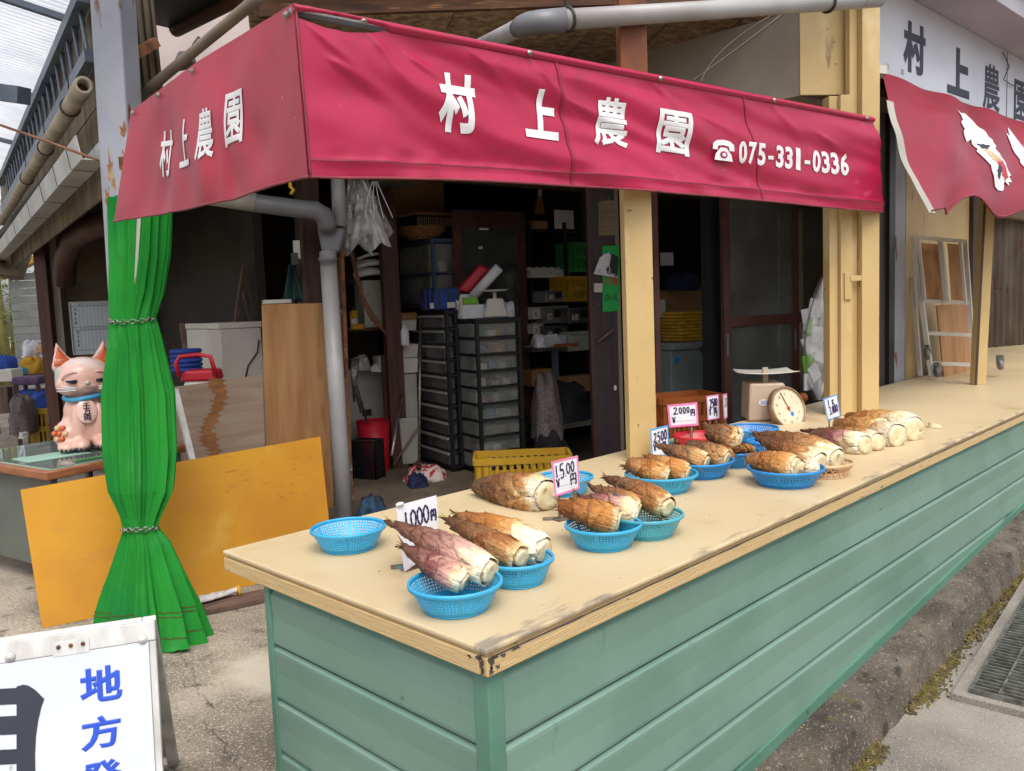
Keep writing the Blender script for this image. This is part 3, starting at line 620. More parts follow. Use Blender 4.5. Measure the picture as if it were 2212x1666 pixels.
mb = MB(); mb.hexa([(.06, .012, slope(.06)-.02), (CLEN, .012, slope(CLEN)-.02), (CLEN, .05, slope(CLEN)-.02), (.06, .05, slope(.06)-.02), (.06, .012, slope(.06)+.022), (CLEN, .012, slope(CLEN)+.022), (CLEN, .05, slope(CLEN)+.022), (.06, .05, slope(.06)+.022)]); part('bottom_trim', mb, M['greend'], ct)
mb = MB(); mb.box((CLEN/2+.05, .06, .32), (CLEN-.1, .02, .72)); mb.box((.062, CEND/2, .34), (.02, CEND-.1, .68)); mb.box((CLEN/2+.07, CEND+.01, .35), (CLEN-.1, .02, .68)); part('backing_board', mb, M['darkwood'], ct)
for i in range(9):
    x = .14+i*.42 if i else .11
    part('screw', MB().lathe([(.0, 0), (.006, .0), (.006, .002), (.003, .004), (0, .004)], n=8).xf(Matrix.Translation((x, .0295, zt-.012)) @ Matrix.Rotation(rad(90), 4, 'X')), M['greend'], ct)
for y in (.3, .62, .95):
    part('screw', MB().lathe([(.0, 0), (.006, .0), (.006, .002), (.003, .004), (0, .004)], n=8).xf(Matrix.Translation((.0295, y, zt-.012)) @ Matrix.Rotation(rad(-90), 4, 'Y')), M['greend'], ct)

# ================================================================== PILLARS
def pillar(name, label, boxes, rails=()):
    pass
# left cream pillar (rusty above the awning)
P = Z(1391, 992, TOP); ang = -38
def col(t, name, xl, xr, yb, y0, y1, d, th, m, ang=-45.4, bevel=.003):
    mb = MB(); Q = fbox(mb, xl, y0, xr, y1, d, th, ang); return part(name, mb, m, t, bevel=bevel)
def upright(mb, base, w, dth, z0, z1, ang, lean=(0, 0)):
    a, b = H(ang), H(ang+90); lx, ly = lean
    o = V((base.x, base.y, 0)); q = [o, o+a*w, o+a*w+b*dth, o+b*dth]
    mb.hexa([p+UP*z0 for p in q]+[p+UP*z1+V((lx, ly, 0)) for p in q]); return mb
A0 = Z(1391, 992, TOP)
t = thing('cream_pillar', 'cream painted steel pillar rising from the counter beside the green plate', 'pillar', (A0.x, A0.y, TOP))
wL = -lenx(A0, H(135), 1363); 
a, b = H(-35), H(145)
R1 = lenx(A0, H(-30), 1420); L1 = lenx(A0, H(150), 1362)
mb = MB(); q = [A0+H(150)*L1, A0, A0+H(-30)*R1, A0+H(-30)*R1+H(55)*.07, A0+H(55)*.09+H(150)*L1*.6, A0+H(150)*L1+H(60)*.05]
n = len(q)
def prism(q, z0, z1, lean=V((0, 0, 0))):
    n = len(q); mb = MB(); mb.add([V((p.x, p.y, z0)) for p in q]+[V((p.x, p.y, z1))+lean for p in q], [tuple(range(n-1, -1, -1)), tuple(range(n, 2*n))]+[(i, (i+1) % n, n+(i+1) % n, n+i) for i in range(n)]); return mb
part('shaft', prism(q, TOP+.001, 2.3), M['cream'], t, bevel=.003)
part('upper_shaft', prism([p*.96+A0*.04 for p in q], 2.3, 2.9), M['creamrust'], t, bevel=.003, label='rust streaked upper end of the pillar')
part('base_flange', prism([A0+(p-A0)*1.06 for p in q], TOP+.0005, TOP+.012), M['cream'], t)
# right cream pillar: a wide channel, a narrow strip with a latch and a flat jamb
B0 = Z(1862, 897, TOP)
t = thing('cream_pillar', 'broad cream steel pillar where the red awning ends, latch on its face', 'pillar', (B0.x, B0.y, TOP))
hR, hL = H(-38), H(142)
Pb = B0; mbR = MB()
part('broad_jamb', prism([Pb, Pb+hR*lenx(Pb, hR, 1899), Pb+hR*lenx(Pb, hR, 1899)+H(52)*.16, Pb+H(52)*.16], TOP+.001, 3.6), M['cream'], t, bevel=.003)
Pl = Pb+H(52)*.05+hL*.002
L = lenx(Pl, hL, 1836)
part('flat_web', prism([Pl+hL*L, Pl, Pl+H(52)*.05, Pl+hL*L+H(52)*.05], TOP+.001, 3.6), M['cream'], t)
P2 = Pl+hL*(L+.001)-H(52)*.03; L2 = lenx(P2, hL, 1817)
part('latch_strip', prism([P2+hL*L2, P2, P2+H(52)*.05, P2+hL*L2+H(52)*.05], TOP+.001, 2.66), M['cream'], t, bevel=.003)
P3 = P2+hL*(L2+.001)+H(52)*.03; L3 = lenx(P3, hL, 1793)
part('inner_jamb', prism([P3+hL*L3, P3, P3+H(52)*.08, P3+hL*L3+H(52)*.08], TOP+.001, 2.66), M['cream'], t, bevel=.003)
zl = zat(P2, 600)
mb = MB(); mb.slab([P2+hL*.06-H(52)*.012+UP*(zl-.06), P2-hL*.0-H(52)*.012+UP*(zl-.06), P2-H(52)*.012+UP*(zl+.07), P2+hL*.06-H(52)*.012+UP*(zl+.07)], .011) if False else None
lt = MB(); c = P2-H(52)*.012; lt.slab([V((c.x, c.y, zl-.13))+hL*.055, V((c.x, c.y, zl-.13))+hL*.012, V((c.x, c.y, zl+.03))+hL*.012, V((c.x, c.y, zl+.03))+hL*.055], .011); lo = part('latch', lt, M['cream'], t, bevel=.002)
lt = MB(); lt.slab([V((c.x, c.y, zl-.02))+hL*.02-H(52)*.004, V((c.x, c.y, zl-.02))-hL*.06-H(52)*.004, V((c.x, c.y, zl+.012))-hL*.06-H(52)*.004, V((c.x, c.y, zl+.012))+hL*.02-H(52)*.004], .006); part('latch_arm', lt, M['cream'], lo, bevel=.001)
lt = MB(); lt.slab([V((c.x, c.y, zl-.06))-hL*.05, V((c.x, c.y, zl-.06))-hL*.10, V((c.x, c.y, zl+.035))-hL*.10, V((c.x, c.y, zl+.035))-hL*.05], .03); part('latch_plate', lt, M['cream'], lo, bevel=.002)
# slim post further along the counter
C0 = Z(2103, 832, TOP); t = thing('slim_post', 'slim cream post on the counter under the torn awning', 'post', (C0.x, C0.y, TOP))
w = lenx(C0, H(-40), 2110); part('dark_channel', prism([C0-H(50)*.012, C0+H(-40)*w*.8-H(50)*.012, C0+H(-40)*w*.8-H(50)*.0105, C0-H(50)*.0105], TOP+.001, 2.6, V((.0, -.06, 0))), M['darkwood'], t)
Cc = C0; w2 = lenx(Cc, H(-40), 2128)
part('shaft', prism([Cc-H(50)*.01, Cc+H(-40)*w2-H(50)*.01, Cc+H(-40)*w2+H(50)*.05, Cc+H(50)*.05], TOP+.001, 2.6, V((0, -.06, 0))), M['cream'], t, bevel=.002)
# boxed beam behind the right pillar: cream end face, grey side running back
B1 = DP(1838, 205, 4.98); hB = H(142); Lb = lenx(B1, hB, 1729); zb1 = zat(B1, 20)
t = thing('boxed_beam', 'boxed beam with cream end face and grey side above the awning', 'beam', (B1.x, B1.y, B1.z))
e0 = B1; e1 = B1+hB*Lb; hh = UP*(zb1-B1.z)
back = H(92)*4.2
mb = MB(); mb.hexa([e1, e0, e0+H(52)*.012, e1+H(52)*.012, e1+hh, e0+hh, e0+hh+H(52)*.012, e1+hh+H(52)*.012]); part('end_face', mb, M['cream'], t, bevel=.003)
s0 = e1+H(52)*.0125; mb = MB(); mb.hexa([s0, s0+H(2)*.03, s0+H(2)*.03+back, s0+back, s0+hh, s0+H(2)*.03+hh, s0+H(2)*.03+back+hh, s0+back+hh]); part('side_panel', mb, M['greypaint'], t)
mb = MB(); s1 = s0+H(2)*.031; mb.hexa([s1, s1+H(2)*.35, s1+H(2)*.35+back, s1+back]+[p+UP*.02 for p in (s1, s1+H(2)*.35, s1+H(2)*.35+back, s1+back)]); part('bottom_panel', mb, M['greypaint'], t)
for x, y in ((1787, 62), (1803, 90), (1805, 137), (1803, 86)):
    p = PL(x, y, e0, H(52)); part('bolt', MB().sph(p, .007, 8, 6), M['cream'], t, True)
mb = MB()
for (xa, ya, xm, ym, xb, yb) in ((1700, 22, 1585, 112, 1498, 172), (1690, 20, 1540, 100, 1515, 175)):
    pa, pm, pb = (PL(x, y, s0-H(2)*.01, H(2)) for x, y in ((xa, ya), (xm, ym), (xb, yb)))
    mb.tube([pa*(1-t_)**2+pm*2*t_*(1-t_)+pb*t_*t_ for t_ in [k/12 for k in range(13)]], .0025, 5)
part('loose_wire', mb, M['paper'], t)

# ================================================================== RED AWNING (front and left side)
h_f = .57
TL = DP(632, 8, 2.66); TR = DP(1885, 252, 4.76); LL = DP(264, 360, 3.98)
nF = (V((TR.x, TR.y, 0))-V((TL.x, TL.y, 0))).normalized(); nFn = V((nF.y, -nF.x, 0))      # faces the street
nS = (V((TL.x, TL.y, 0))-V((LL.x, LL.y, 0))).normalized(); nSn = V((nS.y, -nS.x, 0))
aw = thing('shop_awning', 'red vinyl awning with white shop name and telephone number above the counter', 'awning', (TL.x, TL.y, 1.96))
def interp(tab, t):
    for (a, p), (b, q) in zip(tab[:-1], tab[1:]):
        if t <= b: k = (t-a)/(b-a); k = max(0, k); return tuple(p[i]*(1-k)+q[i]*k for i in range(len(p)))
    return tab[-1][1]
topF = [(0, (632, 8)), (1, (1885, 253))]
botF = [(0, (665, 384)), (.28, (1000, 391)), (.5, (1290, 405)), (.75, (1605, 431)), (1, (1914, 459))]
topS = [(0, (283, 240)), (.45, (425, 134)), (1, (632, 8))]
botS = [(0, (246, 480)), (.35, (400, 455)), (.62, (500, 432)), (.85, (600, 400)), (1, (665, 384))]
LFr = (TR-TL).length
def dispF(s, v):
    x = s*LFr; d = 0
    q_ = math.sin(2*math.pi*(v*1.7-x*.62+.35*noise.noise(V((x*1.1, v*2, 0))))); d += .014*q_*(.45+.55*math.exp(-((s-.3)/.35)**2))
    d += .005*math.sin(2*math.pi*(v*4-x*1.9)+3*noise.noise(V((x*1.3, v*3, 5))))*max(0, noise.noise(V((x*.9, v*1.2, 2)))+.4)
    d += .009*noise.noise(V((x*2.0+v*2, v*3-x, 8)))
    for (sx, sv, an, ln_, am) in ((.02, .1, .42, .5, .012), (.06, .3, .30, .45, .010), (.12, .06, .62, .4, .011), (.2, .2, .35, .5, .009), (.3, .08, .5, .4, .008), (.41, .07, .75, .35, .009), (.47, .35, .28, .4, .007), (.62, .06, .7, .35, .008), (.70, .3, .3, .35, .006), (.82, .06, .8, .3, .007), (.9, .3, .5, .3, .007)):
        dx, dy = x-sx*LFr, (v-sv)*.57; al_, ac_ = dx*math.cos(an)+dy*math.sin(an), -dx*math.sin(an)+dy*math.cos(an)
        if -.05 < al_ < ln_*1.6: d += am*math.exp(-(ac_/(.012+.03*max(0, al_)/ln_))**2)*math.exp(-(al_/ln_)**2)*min(1, (al_+.05)*12)
    for gx in (.11, .38, .61, .81, .97):                       # pulls from the fixing screws
        r = math.hypot((s-gx)*LFr, v*.57); d += .008*math.exp(-r/.07)*math.cos(r*40)
    k = max(0, v-.8)/.2
    d += .007*math.sin(k*math.pi)*noise.noise(V((x*7, 0, 3)))*2.2 + .006*math.exp(-((v-.9)/.025)**2)
    d += .02*s**8*math.sin(v*5)
    return d
def ptF(s, v, e=0):
    a, b = interp(topF, s), interp(botF, s)
    px = a[0]*(1-v)+b[0]*v; py = a[1]*(1-v)+b[1]*v
    return PL(px, py, TL, nFn)+nFn*(dispF(s, v)*min(1, v*6)*min(1, s*12+.15)+e)
def tear(s): return .058+(.055*math.sin(math.pi*min(1, s/.155))**.7 if s < .155 else 0)+.006*noise.noise(V((s*40, 0, 0)))*(s < .16)
part('front_panel', MB().grid(lambda u, v: ptF(u, tear(u)+v*(1-tear(u))), 300, 84), M['red'], aw, True)
def sleeve(u, v):
    w = .06*(1 if u > .16 else .8-.25*math.sin(math.pi*u/.16)+.1*noise.noise(V((u*90, 0, 1)))); p = ptF(u, 0)
    q = ptF(u, .06 if u > .16 else w)
    return p.lerp(q, v)+nFn*(.004+.012*math.sin(math.pi*v)+(.012*math.sin(math.pi*u/.16)*v if u < .16 else 0))
part('top_sleeve', MB().grid(sleeve, 200, 6), M['red'], aw, True)
LSd = (TL-LL).length
def dispS(s, v):
    x = s*LSd; en_ = min(1, s*5)*min(1, (1-s)*4)*(1-.6*v**6); d = en_*(.015*math.sin(2*math.pi*(x*1.0+v*.55)+1.5*noise.noise(V((x, v*2, 4))))*v+.009*math.sin(2*math.pi*(x*2.6-v*1.2)+2*noise.noise(V((x*2, v*2, 2))))*v)
    d += en_*(.008*noise.noise(V((x*3.2, v*1.5, 6)))+.005*math.sin(x*26+4*noise.noise(V((x*3, v, 1))))*v*v)
    d += .010*math.exp(-((s-.86+.2*(1-v))/.05)**2)*v*(1-v**4)
    return d
def ptS(s, v, e=0):
    a, b = interp(topS, s), interp(botS, s)
    px = a[0]*(1-v)+b[0]*v; py = a[1]*(1-v)+b[1]*v
    return PL(px, py, TL, nSn)+nSn*(dispS(s, v)*min(1, v*5)*min(1, (1-s)*10)+e)
part('side_panel', MB().grid(ptS, 150, 50), M['redfade'], aw, True)
def ribbon(pts, w, up_, nrm):
    n = len(pts); return MB().add([p+up_*w/2+nrm for p in pts]+[p-up_*w/2+nrm for p in pts], [(i, i+n, i+1+n, i+1) for i in range(n-1)])
part('bottom_hem', MB().tube([ptF(k/90, .995, .003) for k in range(91)], .005, 6), M['hem'], aw, True)
part('bottom_hem', MB().tube([ptS(k/60, .995, .003) for k in range(61)], .005, 6), M['hem'], aw, True)
part('corner_seam', MB().tube([ptF(.004, k/20, .004) for k in range(21)], .005, 6), M['hem'], aw, True)
for sx in (.452, .775):
    part('seam', ribbon([ptF(sx+.012*(k/30), .06+.94*k/30, .0035) for k in range(31)], .016, nF, V((0, 0, 0))), M['red2'], aw, True)
part('stitch_line', ribbon([ptF(k/150, .895, .0035) for k in range(151)], .004, UP, V((0, 0, 0))), M['hem'], aw)
def screw_at(p, n_, m='chain', r=.0085):
    R = n_.to_track_quat('Z', 'Y').to_matrix().to_4x4(); R.translation = p
    return MB().lathe([(0, 0), (r*1.5, 0), (r*1.5, .002), (r, .003), (r*.7, .009), (0, .011)], n=10).xf(R)
for s in (.118, .404, .63, .825, .985): part('fixing_screw', screw_at(ptF(s, .035, .016), nFn), M['chain'], aw, True)
for s in (.03, .2, .43, .97): part('fixing_screw', screw_at(ptS(s, .05, .008), nSn), M['chain'], aw, True)
def drape(body, m, pt, toppx, box, e=.0038, bold=.042, cuts=18, name='letter'):
    """box: pixel rectangle (x0,y0 top,x1,y1) measured on the photograph: find the cloth coordinates by search"""
    mb = norm_text(body, bold, cuts)
    top, bot = toppx
    def uv(px, py):
        lo, hi = 0, 1
        for _ in range(40):
            s = (lo+hi)/2; a, b = interp(top, s), interp(bot, s); k = (py-a[1])/(b[1]-a[1]); x = a[0]+(b[0]-a[0])*k
            if x < px: lo = s
            else: hi = s
        return s, k
    (x0, y0, x1, y1, sk) = box      # sk: downward skew of the right side in pixels
    A, B, C_, D = uv(x0, y1), uv(x1, y1+sk), uv(x1+0, y0+sk), uv(x0, y0)
    vs = []
    for p in mb.v:
        a = [A[i]*(1-p.x)+B[i]*p.x for i in (0, 1)]; d = [D[i]*(1-p.x)+C_[i]*p.x for i in (0, 1)]
        s, v = (a[i]*(1-p.y)+d[i]*p.y for i in (0, 1)); vs.append(pt(s, v, e+p.z))
    mb.v = vs; return part(name, mb, m, aw)
FB, SB = (topF, botF), (topS, botS)
drape('村', M['white'], ptF, FB, (944, 154, 1028, 284, 9))
drape('上', M['white'], ptF, FB, (1134, 190, 1206, 296, 9))
drape('農', M['white'], ptF, FB, (1283, 208, 1358, 312, 10), bold=.02)
drape('園', M['white'], ptF, FB, (1420, 235, 1492, 328, 11), bold=.024)
def symbol(pts, x0, y0, x1, y1, m, e):
    mb = MB(); mb.add([PL(x0+(x1-x0)*x+0*y, y1+(y0-y1)*y+6*x, TL, nFn) for x, y in pts], [tuple(range(len(pts)))])
    cen = sum((proj(q)[0] for q in mb.v))/len(mb.v); sx = (cen-640)/1260
    vk = .62; mb.v = [q+nFn*(dispF(sx, vk)+e) for q in mb.v]; return part('telephone_symbol', mb, m, aw)
symbol([(0, .5), (.02, .8), (.2, .95), (.5, 1), (.8, .95), (.98, .8), (1, .5), (.78, .5), (.74, .7), (.5, .74), (.26, .7), (.22, .5)][::-1], 1536, 300, 1583, 345, M['white'], .009)
symbol([(.08, 0), (.92, 0), (.86, .3), (.64, .62), (.36, .62), (.14, .3)], 1536, 300, 1583, 345, M['white'], .009)
symbol([(.5+.17*math.cos(k*math.pi/8), .28+.17*math.sin(k*math.pi/8)) for k in range(16)], 1536, 300, 1583, 345, M['red'], .011)
symbol([(.5+.09*math.cos(k*math.pi/8), .28+.09*math.sin(k*math.pi/8)) for k in range(16)], 1536, 300, 1583, 345, M['white'], .013)
for i, c in enumerate('075-331-0336'):
    x = 1592+i*20.2
    if c == '-': drape(c, M['white'], ptF, FB, (x+3, 330+i*2.4, x+15, 338+i*2.4, 1), cuts=2, name='digit')
    else: drape(c, M['white'], ptF, FB, (x+(4 if c == '1' else 0), 305+i*2.35, x+(14 if c == '1' else 17), 353+i*2.35, 2.2), bold=.012 if c == '1' else .035, cuts=5, name='digit')
drape('村', M['white'], ptS, SB, (345, 284, 369, 384, -4), bold=.02)
drape('上', M['white'], ptS, SB, (389, 262, 414, 364, -8), bold=.02)
drape('農', M['white'], ptS, SB, (433, 240, 464, 350, -10), bold=.02)
drape('園', M['white'], ptS, SB, (490, 205, 526, 320, -14), bold=.02)
mb = MB(); mb.tube([TL+V((0, .02, -.02)), TR+V((0, .02, -.02))], .014, 8); mb.tube([PL(286, 244, TL, nSn)+V((.02, 0, -.02)), TL+V((.02, .02, -.02))], .014, 8); part('frame_pipe', mb, M['pvcd'], aw, True)

# ================================================================== GREY POST, CURTAIN
rtH = V((rt.x, rt.y, 0)).normalized(); fwH = V((fw.x, fw.y, 0)).normalized()
PB = Z(250, 1262, 0); PB = V((PB.x, PB.y, 0)); pd = depth(DP(240, 300, 4.45))
PT = DP(243, 300, 4.45)
pp = thing('steel_post', 'grey painted steel post with rust streaks at the awning corner', 'post', (PT.x, PT.y, 0))
zT = 3.9
def postpt(z): # leans slightly
    k = (z-PT.z); return V((PT.x, PT.y, z))+rtH*(.024*k)
a_, b_ = H(-52), H(38)
w_ = lenx(PT-a_*0, a_, 275)+.075
def ring(z): 
    c = postpt(z)-a_*.085; return [c, c+a_*.17, c+a_*.17+b_*.17, c+b_*.17]
mb = MB(); mb.hexa(ring(.0)+ring(zT)); part('shaft', mb, M['post'], pp, bevel=.012)
mb = MB(); c = postpt(2.35)+a_*.06-b_*.006; mb.box(c, (.05, .012, .06), -52); part('rusty_bracket', mb, M['rust'], pp)
M['rustpatch'] = mat('rust_patch', S(150, 92, 52), S(176, 150, 118), 22, rough=.85, bump=.5, mix=(.42, .55))
for z, hgt, o in ((2.30, .3, -.02), (2.16, .22, -.045), (2.36, .16, .06), (2.52, .12, .065)):
    c = postpt(z)+a_*o-b_*.0008; R = Matrix.Rotation(rad(-52), 3, 'Z')
    vs = []
    for k in range(28):
        t_ = 2*math.pi*k/28; r = .6+.6*noise.noise(V((math.cos(t_)*2, math.sin(t_)*2, z*9)))
        vs.append(c+R@V((math.cos(t_)*.028*r, 0, math.sin(t_)*hgt*.5*r)))
    part('rust_patch', MB().add(vs, [tuple(range(28))]), M['rustpatch'], pp)

cu = thing('green_curtain', 'long green curtain gathered by chains below the awning corner', 'curtain')
prof = [(425, 312, 69), (470, 311, 68), (560, 309, 66), (640, 302, 62), (690, 294, 57), (740, 300, 66), (850, 307, 77), (980, 311, 79), (1060, 311, 70), (1115, 311, 51), (1141, 311, 45), (1175, 313, 55), (1250, 318, 82), (1320, 324, 108), (1392, 328, 127)]
CD = 4.3
rowsC = []
for y, x, hw in prof:
    k = (y-425)/(1392-425); x = x-(6 if y < 1150 else 0); dd = 4.52*(1-k)+3.86*k; c = DP(x, y, dd); rowsC.append((c, hw*(.93 if 740 < y < 1100 else .80 if y < 1150 else .9)*dd/F))
zf = rowsC[-1][0].z
cu.location = (rowsC[-1][0].x, rowsC[-1][0].y, 0)
def cprof(t):
    k = t*(len(rowsC)-1); i = min(int(k), len(rowsC)-2); f = k-i; f = f*f*(3-2*f)
    a, b = rowsC[i], rowsC[i+1]; return a[0].lerp(b[0], f), a[1]*(1-f)+b[1]*f
rtH = V((rt.x, rt.y, 0)).normalized(); fwH = V((fw.x, fw.y, 0)).normalized()
def curt(th0, th1, seed, off):
    def fn(u, v):
        c, r = cprof(v); th = th0+(th1-th0)*u
        tight = 1-.75*(math.exp(-((v-.28)/.035)**2)+math.exp(-((v-.71)/.03)**2))
        wv = th+.12*noise.noise(V((th*1.3, v*2.2, seed)))
        f1 = math.sin(wv*11+seed+2.2*noise.noise(V((th*1.6, v*1.4, seed)))); f1 = (abs(f1)**.5)*(1 if f1 > 0 else -1.15)
        k = .97+(.15*f1*(.5+1.0*abs(noise.noise(V((th*1.1, v*.8, seed+3)))))+.05*math.sin(wv*23+seed*2+v*3)+.07*noise.noise(V((th*5, v*5, seed))))*(.45+.55*tight)
        if v > .72: k += (.10*math.sin(th*5.3+seed)+.06*math.sin(th*9+1))*min(1, (v-.72)*4)
        k += .05*noise.noise(V((th*2.5, v*9, seed+8)))
        return c+rtH*(math.sin(th)*r*k+off(v)*r)-fwH*(math.cos(th)*r*.62*k)+UP*(.02*math.sin(th*4+seed) if v > .99 else 0)
    return fn
gapf = lambda v: max(0, (.42-v)/.42)
oL = lambda v: .03-.20*gapf(v); oR = lambda v: -.03+.16*gapf(v)
part('left_panel', MB().grid(curt(rad(-150), rad(14), 1.3, oL), 170, 130), M['curtain'], cu, True)
part('right_panel', MB().grid(curt(rad(6), rad(170), 4.1, oR), 170, 130), M['curtain'], cu, True)
for vv in (.912, .924, .968):
    for (ta, tb, sd_, of_) in ((-150, 14, 1.3, oL), (6, 170, 4.1, oR)):
        f0 = curt(rad(ta), rad(tb), sd_, of_)
        u0, u1 = ((.4, .97) if sd_ == 1.3 else (.06, .52))
        part('hem_stitching', ribbon([f0(u0+(u1-u0)*k/90, vv)-fwH*.005 for k in range(91)], .006, UP, V((0, 0, 0))), M['stitch'], cu)
c0, r0 = cprof(0); c1, r1 = cprof(.3)
mb = MB(); mb.bar(c1+rtH*.012-fwH*.085+UP*-.1, c0+rtH*.03-fwH*.085, .035, .012); part('inner_pole', mb, M['greyw'], cu)
def chain(name, v, n, th0, th1, bulge=1.03, droop=0):
    c, r = cprof(v); ch = []
    P = []
    for k in range(n+1):
        th = rad(th0+(th1-th0)*k/n); P.append(c+rtH*(math.sin(th)*r*bulge)-fwH*(math.cos(th)*(r*.66*bulge+.01))+UP*droop*math.sin(math.pi*k/n))
    for k in range(n):
        a, b = P[k], P[k+1]; d = (b-a); L = d.length*.62; d.normalize(); mid = (a+b)/2
        nrm = (UP if k % 2 else fwH); s_ = d.cross(nrm).normalized()
        loop = [mid+d*(L*math.cos(t_))+s_*(.011*math.sin(t_)) for t_ in [2*math.pi*j/12 for j in range(13)]]
        part('chain_link', MB().tube(loop, .0028, 5, cap=False), M['chain'], cu, True)
chain('chain', .286, 14, -80, 80, 1.06, -.012)
chain('chain', .714, 12, -80, 80, 1.08, .01)

# ================================================================== BASKETS
def basket_mesh(R, h, holes=True, n=72, rows=6):
    """round plastic colander: rim ring, solid foot, perforated wall"""
    wall = MB(); rb = R*.70
    def pr(t):  # 0 foot, 1 rim
        return rb+(R-rb)*(t**.75), .004+(h-.008)*t
    def pt(k, t, o=0):
        r, z = pr(t); a = 2*math.pi*k/n; return V(((r-o)*math.cos(a), (r-o)*math.sin(a), z))
    t0, t1 = .16, .9
    solid = [(0, .05), (.05, t0), (t1, 1)]
    for a, b in solid:
        for k in range(n): wall.add([pt(k, a), pt(k+1, a), pt(k+1, b), pt(k, b)], [(0, 1, 2, 3)])
    for j in range(rows):
        a, b = t0+(t1-t0)*j/rows, t0+(t1-t0)*(j+1)/rows
        for k in range(n):
            if k % (n//6) == 0:
                wall.add([pt(k, a), pt(k+1, a), pt(k+1, b), pt(k, b)], [(0, 1, 2, 3)]); continue
            o = [pt(k, a), pt(k+1, a), pt(k+1, b), pt(k, b)]
            f = .27; g = .27; i_ = [pt(k+f, a+(b-a)*g), pt(k+1-f, a+(b-a)*g), pt(k+1-f, b-(b-a)*g), pt(k+f, b-(b-a)*g)]
            wall.add(o+i_, [(0, 1, 5, 4), (1, 2, 6, 5), (2, 3, 7, 6), (3, 0, 4, 7)])
    base = MB(); base.lathe([(0, .006), (rb, .004), (rb+.001, .0), (rb-.003, 0), (rb-.004, .002), (0, .003)], n=n)
    rim = MB(); prof_ = [(R+.001, h-.012), (R+.0045, h-.010), (R+.005, h-.003), (R+.003, h), (R-.001, h), (R-.003, h-.003), (R-.002, h-.012)]
    rim.lathe(prof_+[prof_[0]], n=n, close=False)
    return wall, base, rim
MESH = {}
def basket(label, px, py, w, m, h=.07, group=None, key=None, tilt=None):
    c = Z(px, py, TOP+h); R = w/2*depth(c)/F; R = round(R/.006)*.006
    t = thing('blue_basket' if m in ('cyan', 'bluep', 'teal') else 'red_basket', label, 'basket', (c.x, c.y, TOP+.001), RND.random()*6, group)
    k = (R, h, m)
    if k not in MESH:
        MESH[k] = [mesh_from(nm, x, M[m], sm) for nm, x, sm in zip(('wall', 'base', 'rim'), basket_mesh(R, h), (False, True, True))]
    for nm, me in zip(('wall', 'base', 'rim'), MESH[k]):
        o = bpy.data.objects.new(nm, me); COL.objects.link(o); o.parent = t
    return c, R
G = 'plastic baskets on the counter'
basket('empty blue mesh basket at the left end of the counter', 752, 1137, 160, 'cyan', group=G)
basket('blue mesh basket nearest the camera, holding two dark pinkish shoots', 983, 1254, 203, 'cyan', group=G)
basket('blue mesh basket right behind the nearest one, holding two tan shoots', 1117, 1202, 158, 'cyan', group=G)
basket('blue mesh basket in front of the 1500 sign with two shoots', 1303, 1130, 162, 'cyan', group=G)
basket('broken pale blue basket just behind the basket by the 1500 sign', 1396, 1108, 152, 'teal', group=G)
basket('blue mesh basket at the foot of the left cream pillar', 1428, 1021, 154, 'cyan', group=G)
basket('blue mesh basket in front of the 2500 sign with the blue border', 1512, 992, 144, 'bluep', group=G)
basket('blue mesh basket under the shoot with the large round cut face', 1586, 972, 104, 'bluep', group=G)
basket('blue mesh basket nearest the counter front among the far baskets', 1697, 1008, 160, 'bluep', group=G)
basket('red mesh basket below the pink 2000 sign', 1510, 939, 108, 'redp', .06, group=G)
basket('empty blue mesh basket beside the weighing scale', 1621, 923, 116, 'bluep', group=G)
basket('blue basket mostly hidden under the pile of long shoots', 1662, 952, 96, 'bluep', group=G)
basket('blue mesh basket half hidden behind the 1500 sign', 1220, 1028, 116, 'cyan', group=G)
# cream lattice basket
c = Z(1783, 996, TOP+.06); R = 112/2*depth(c)/F
t = thing('lattice_basket', 'cream open lattice basket beneath the long shoots', 'basket', (c.x, c.y, TOP+.001))
mb = MB(); mb.lathe([(R*.75, 0), (R*.77, .012), (R*.72, .012), (R*.7, 0), (R*.75, 0)], n=40, close=False); mb.lathe([(0, .002), (R*.74, .002), (R*.74, .006), (0, .006)], n=40); part('base', mb, M['weave'], t, True, True)
mb = MB(); mb.lathe([(R*1.0, .046), (R*1.03, .052), (R*1.0, .06), (R*.97, .055), (R*1.0, .046)], n=40, close=False); part('rim', mb, M['weave'], t, True, True)
for k in range(22):
    for s in (-1, 1):
        a0 = 2*math.pi*k/22; a1 = a0+s*.28
        mb = MB(); mb.bar((R*.75*math.cos(a0), R*.75*math.sin(a0), .008), (R*1.0*math.cos(a1), R*1.0*math.sin(a1), .052), .006, .004); part('strut', mb, M['weave'], t, False, True)

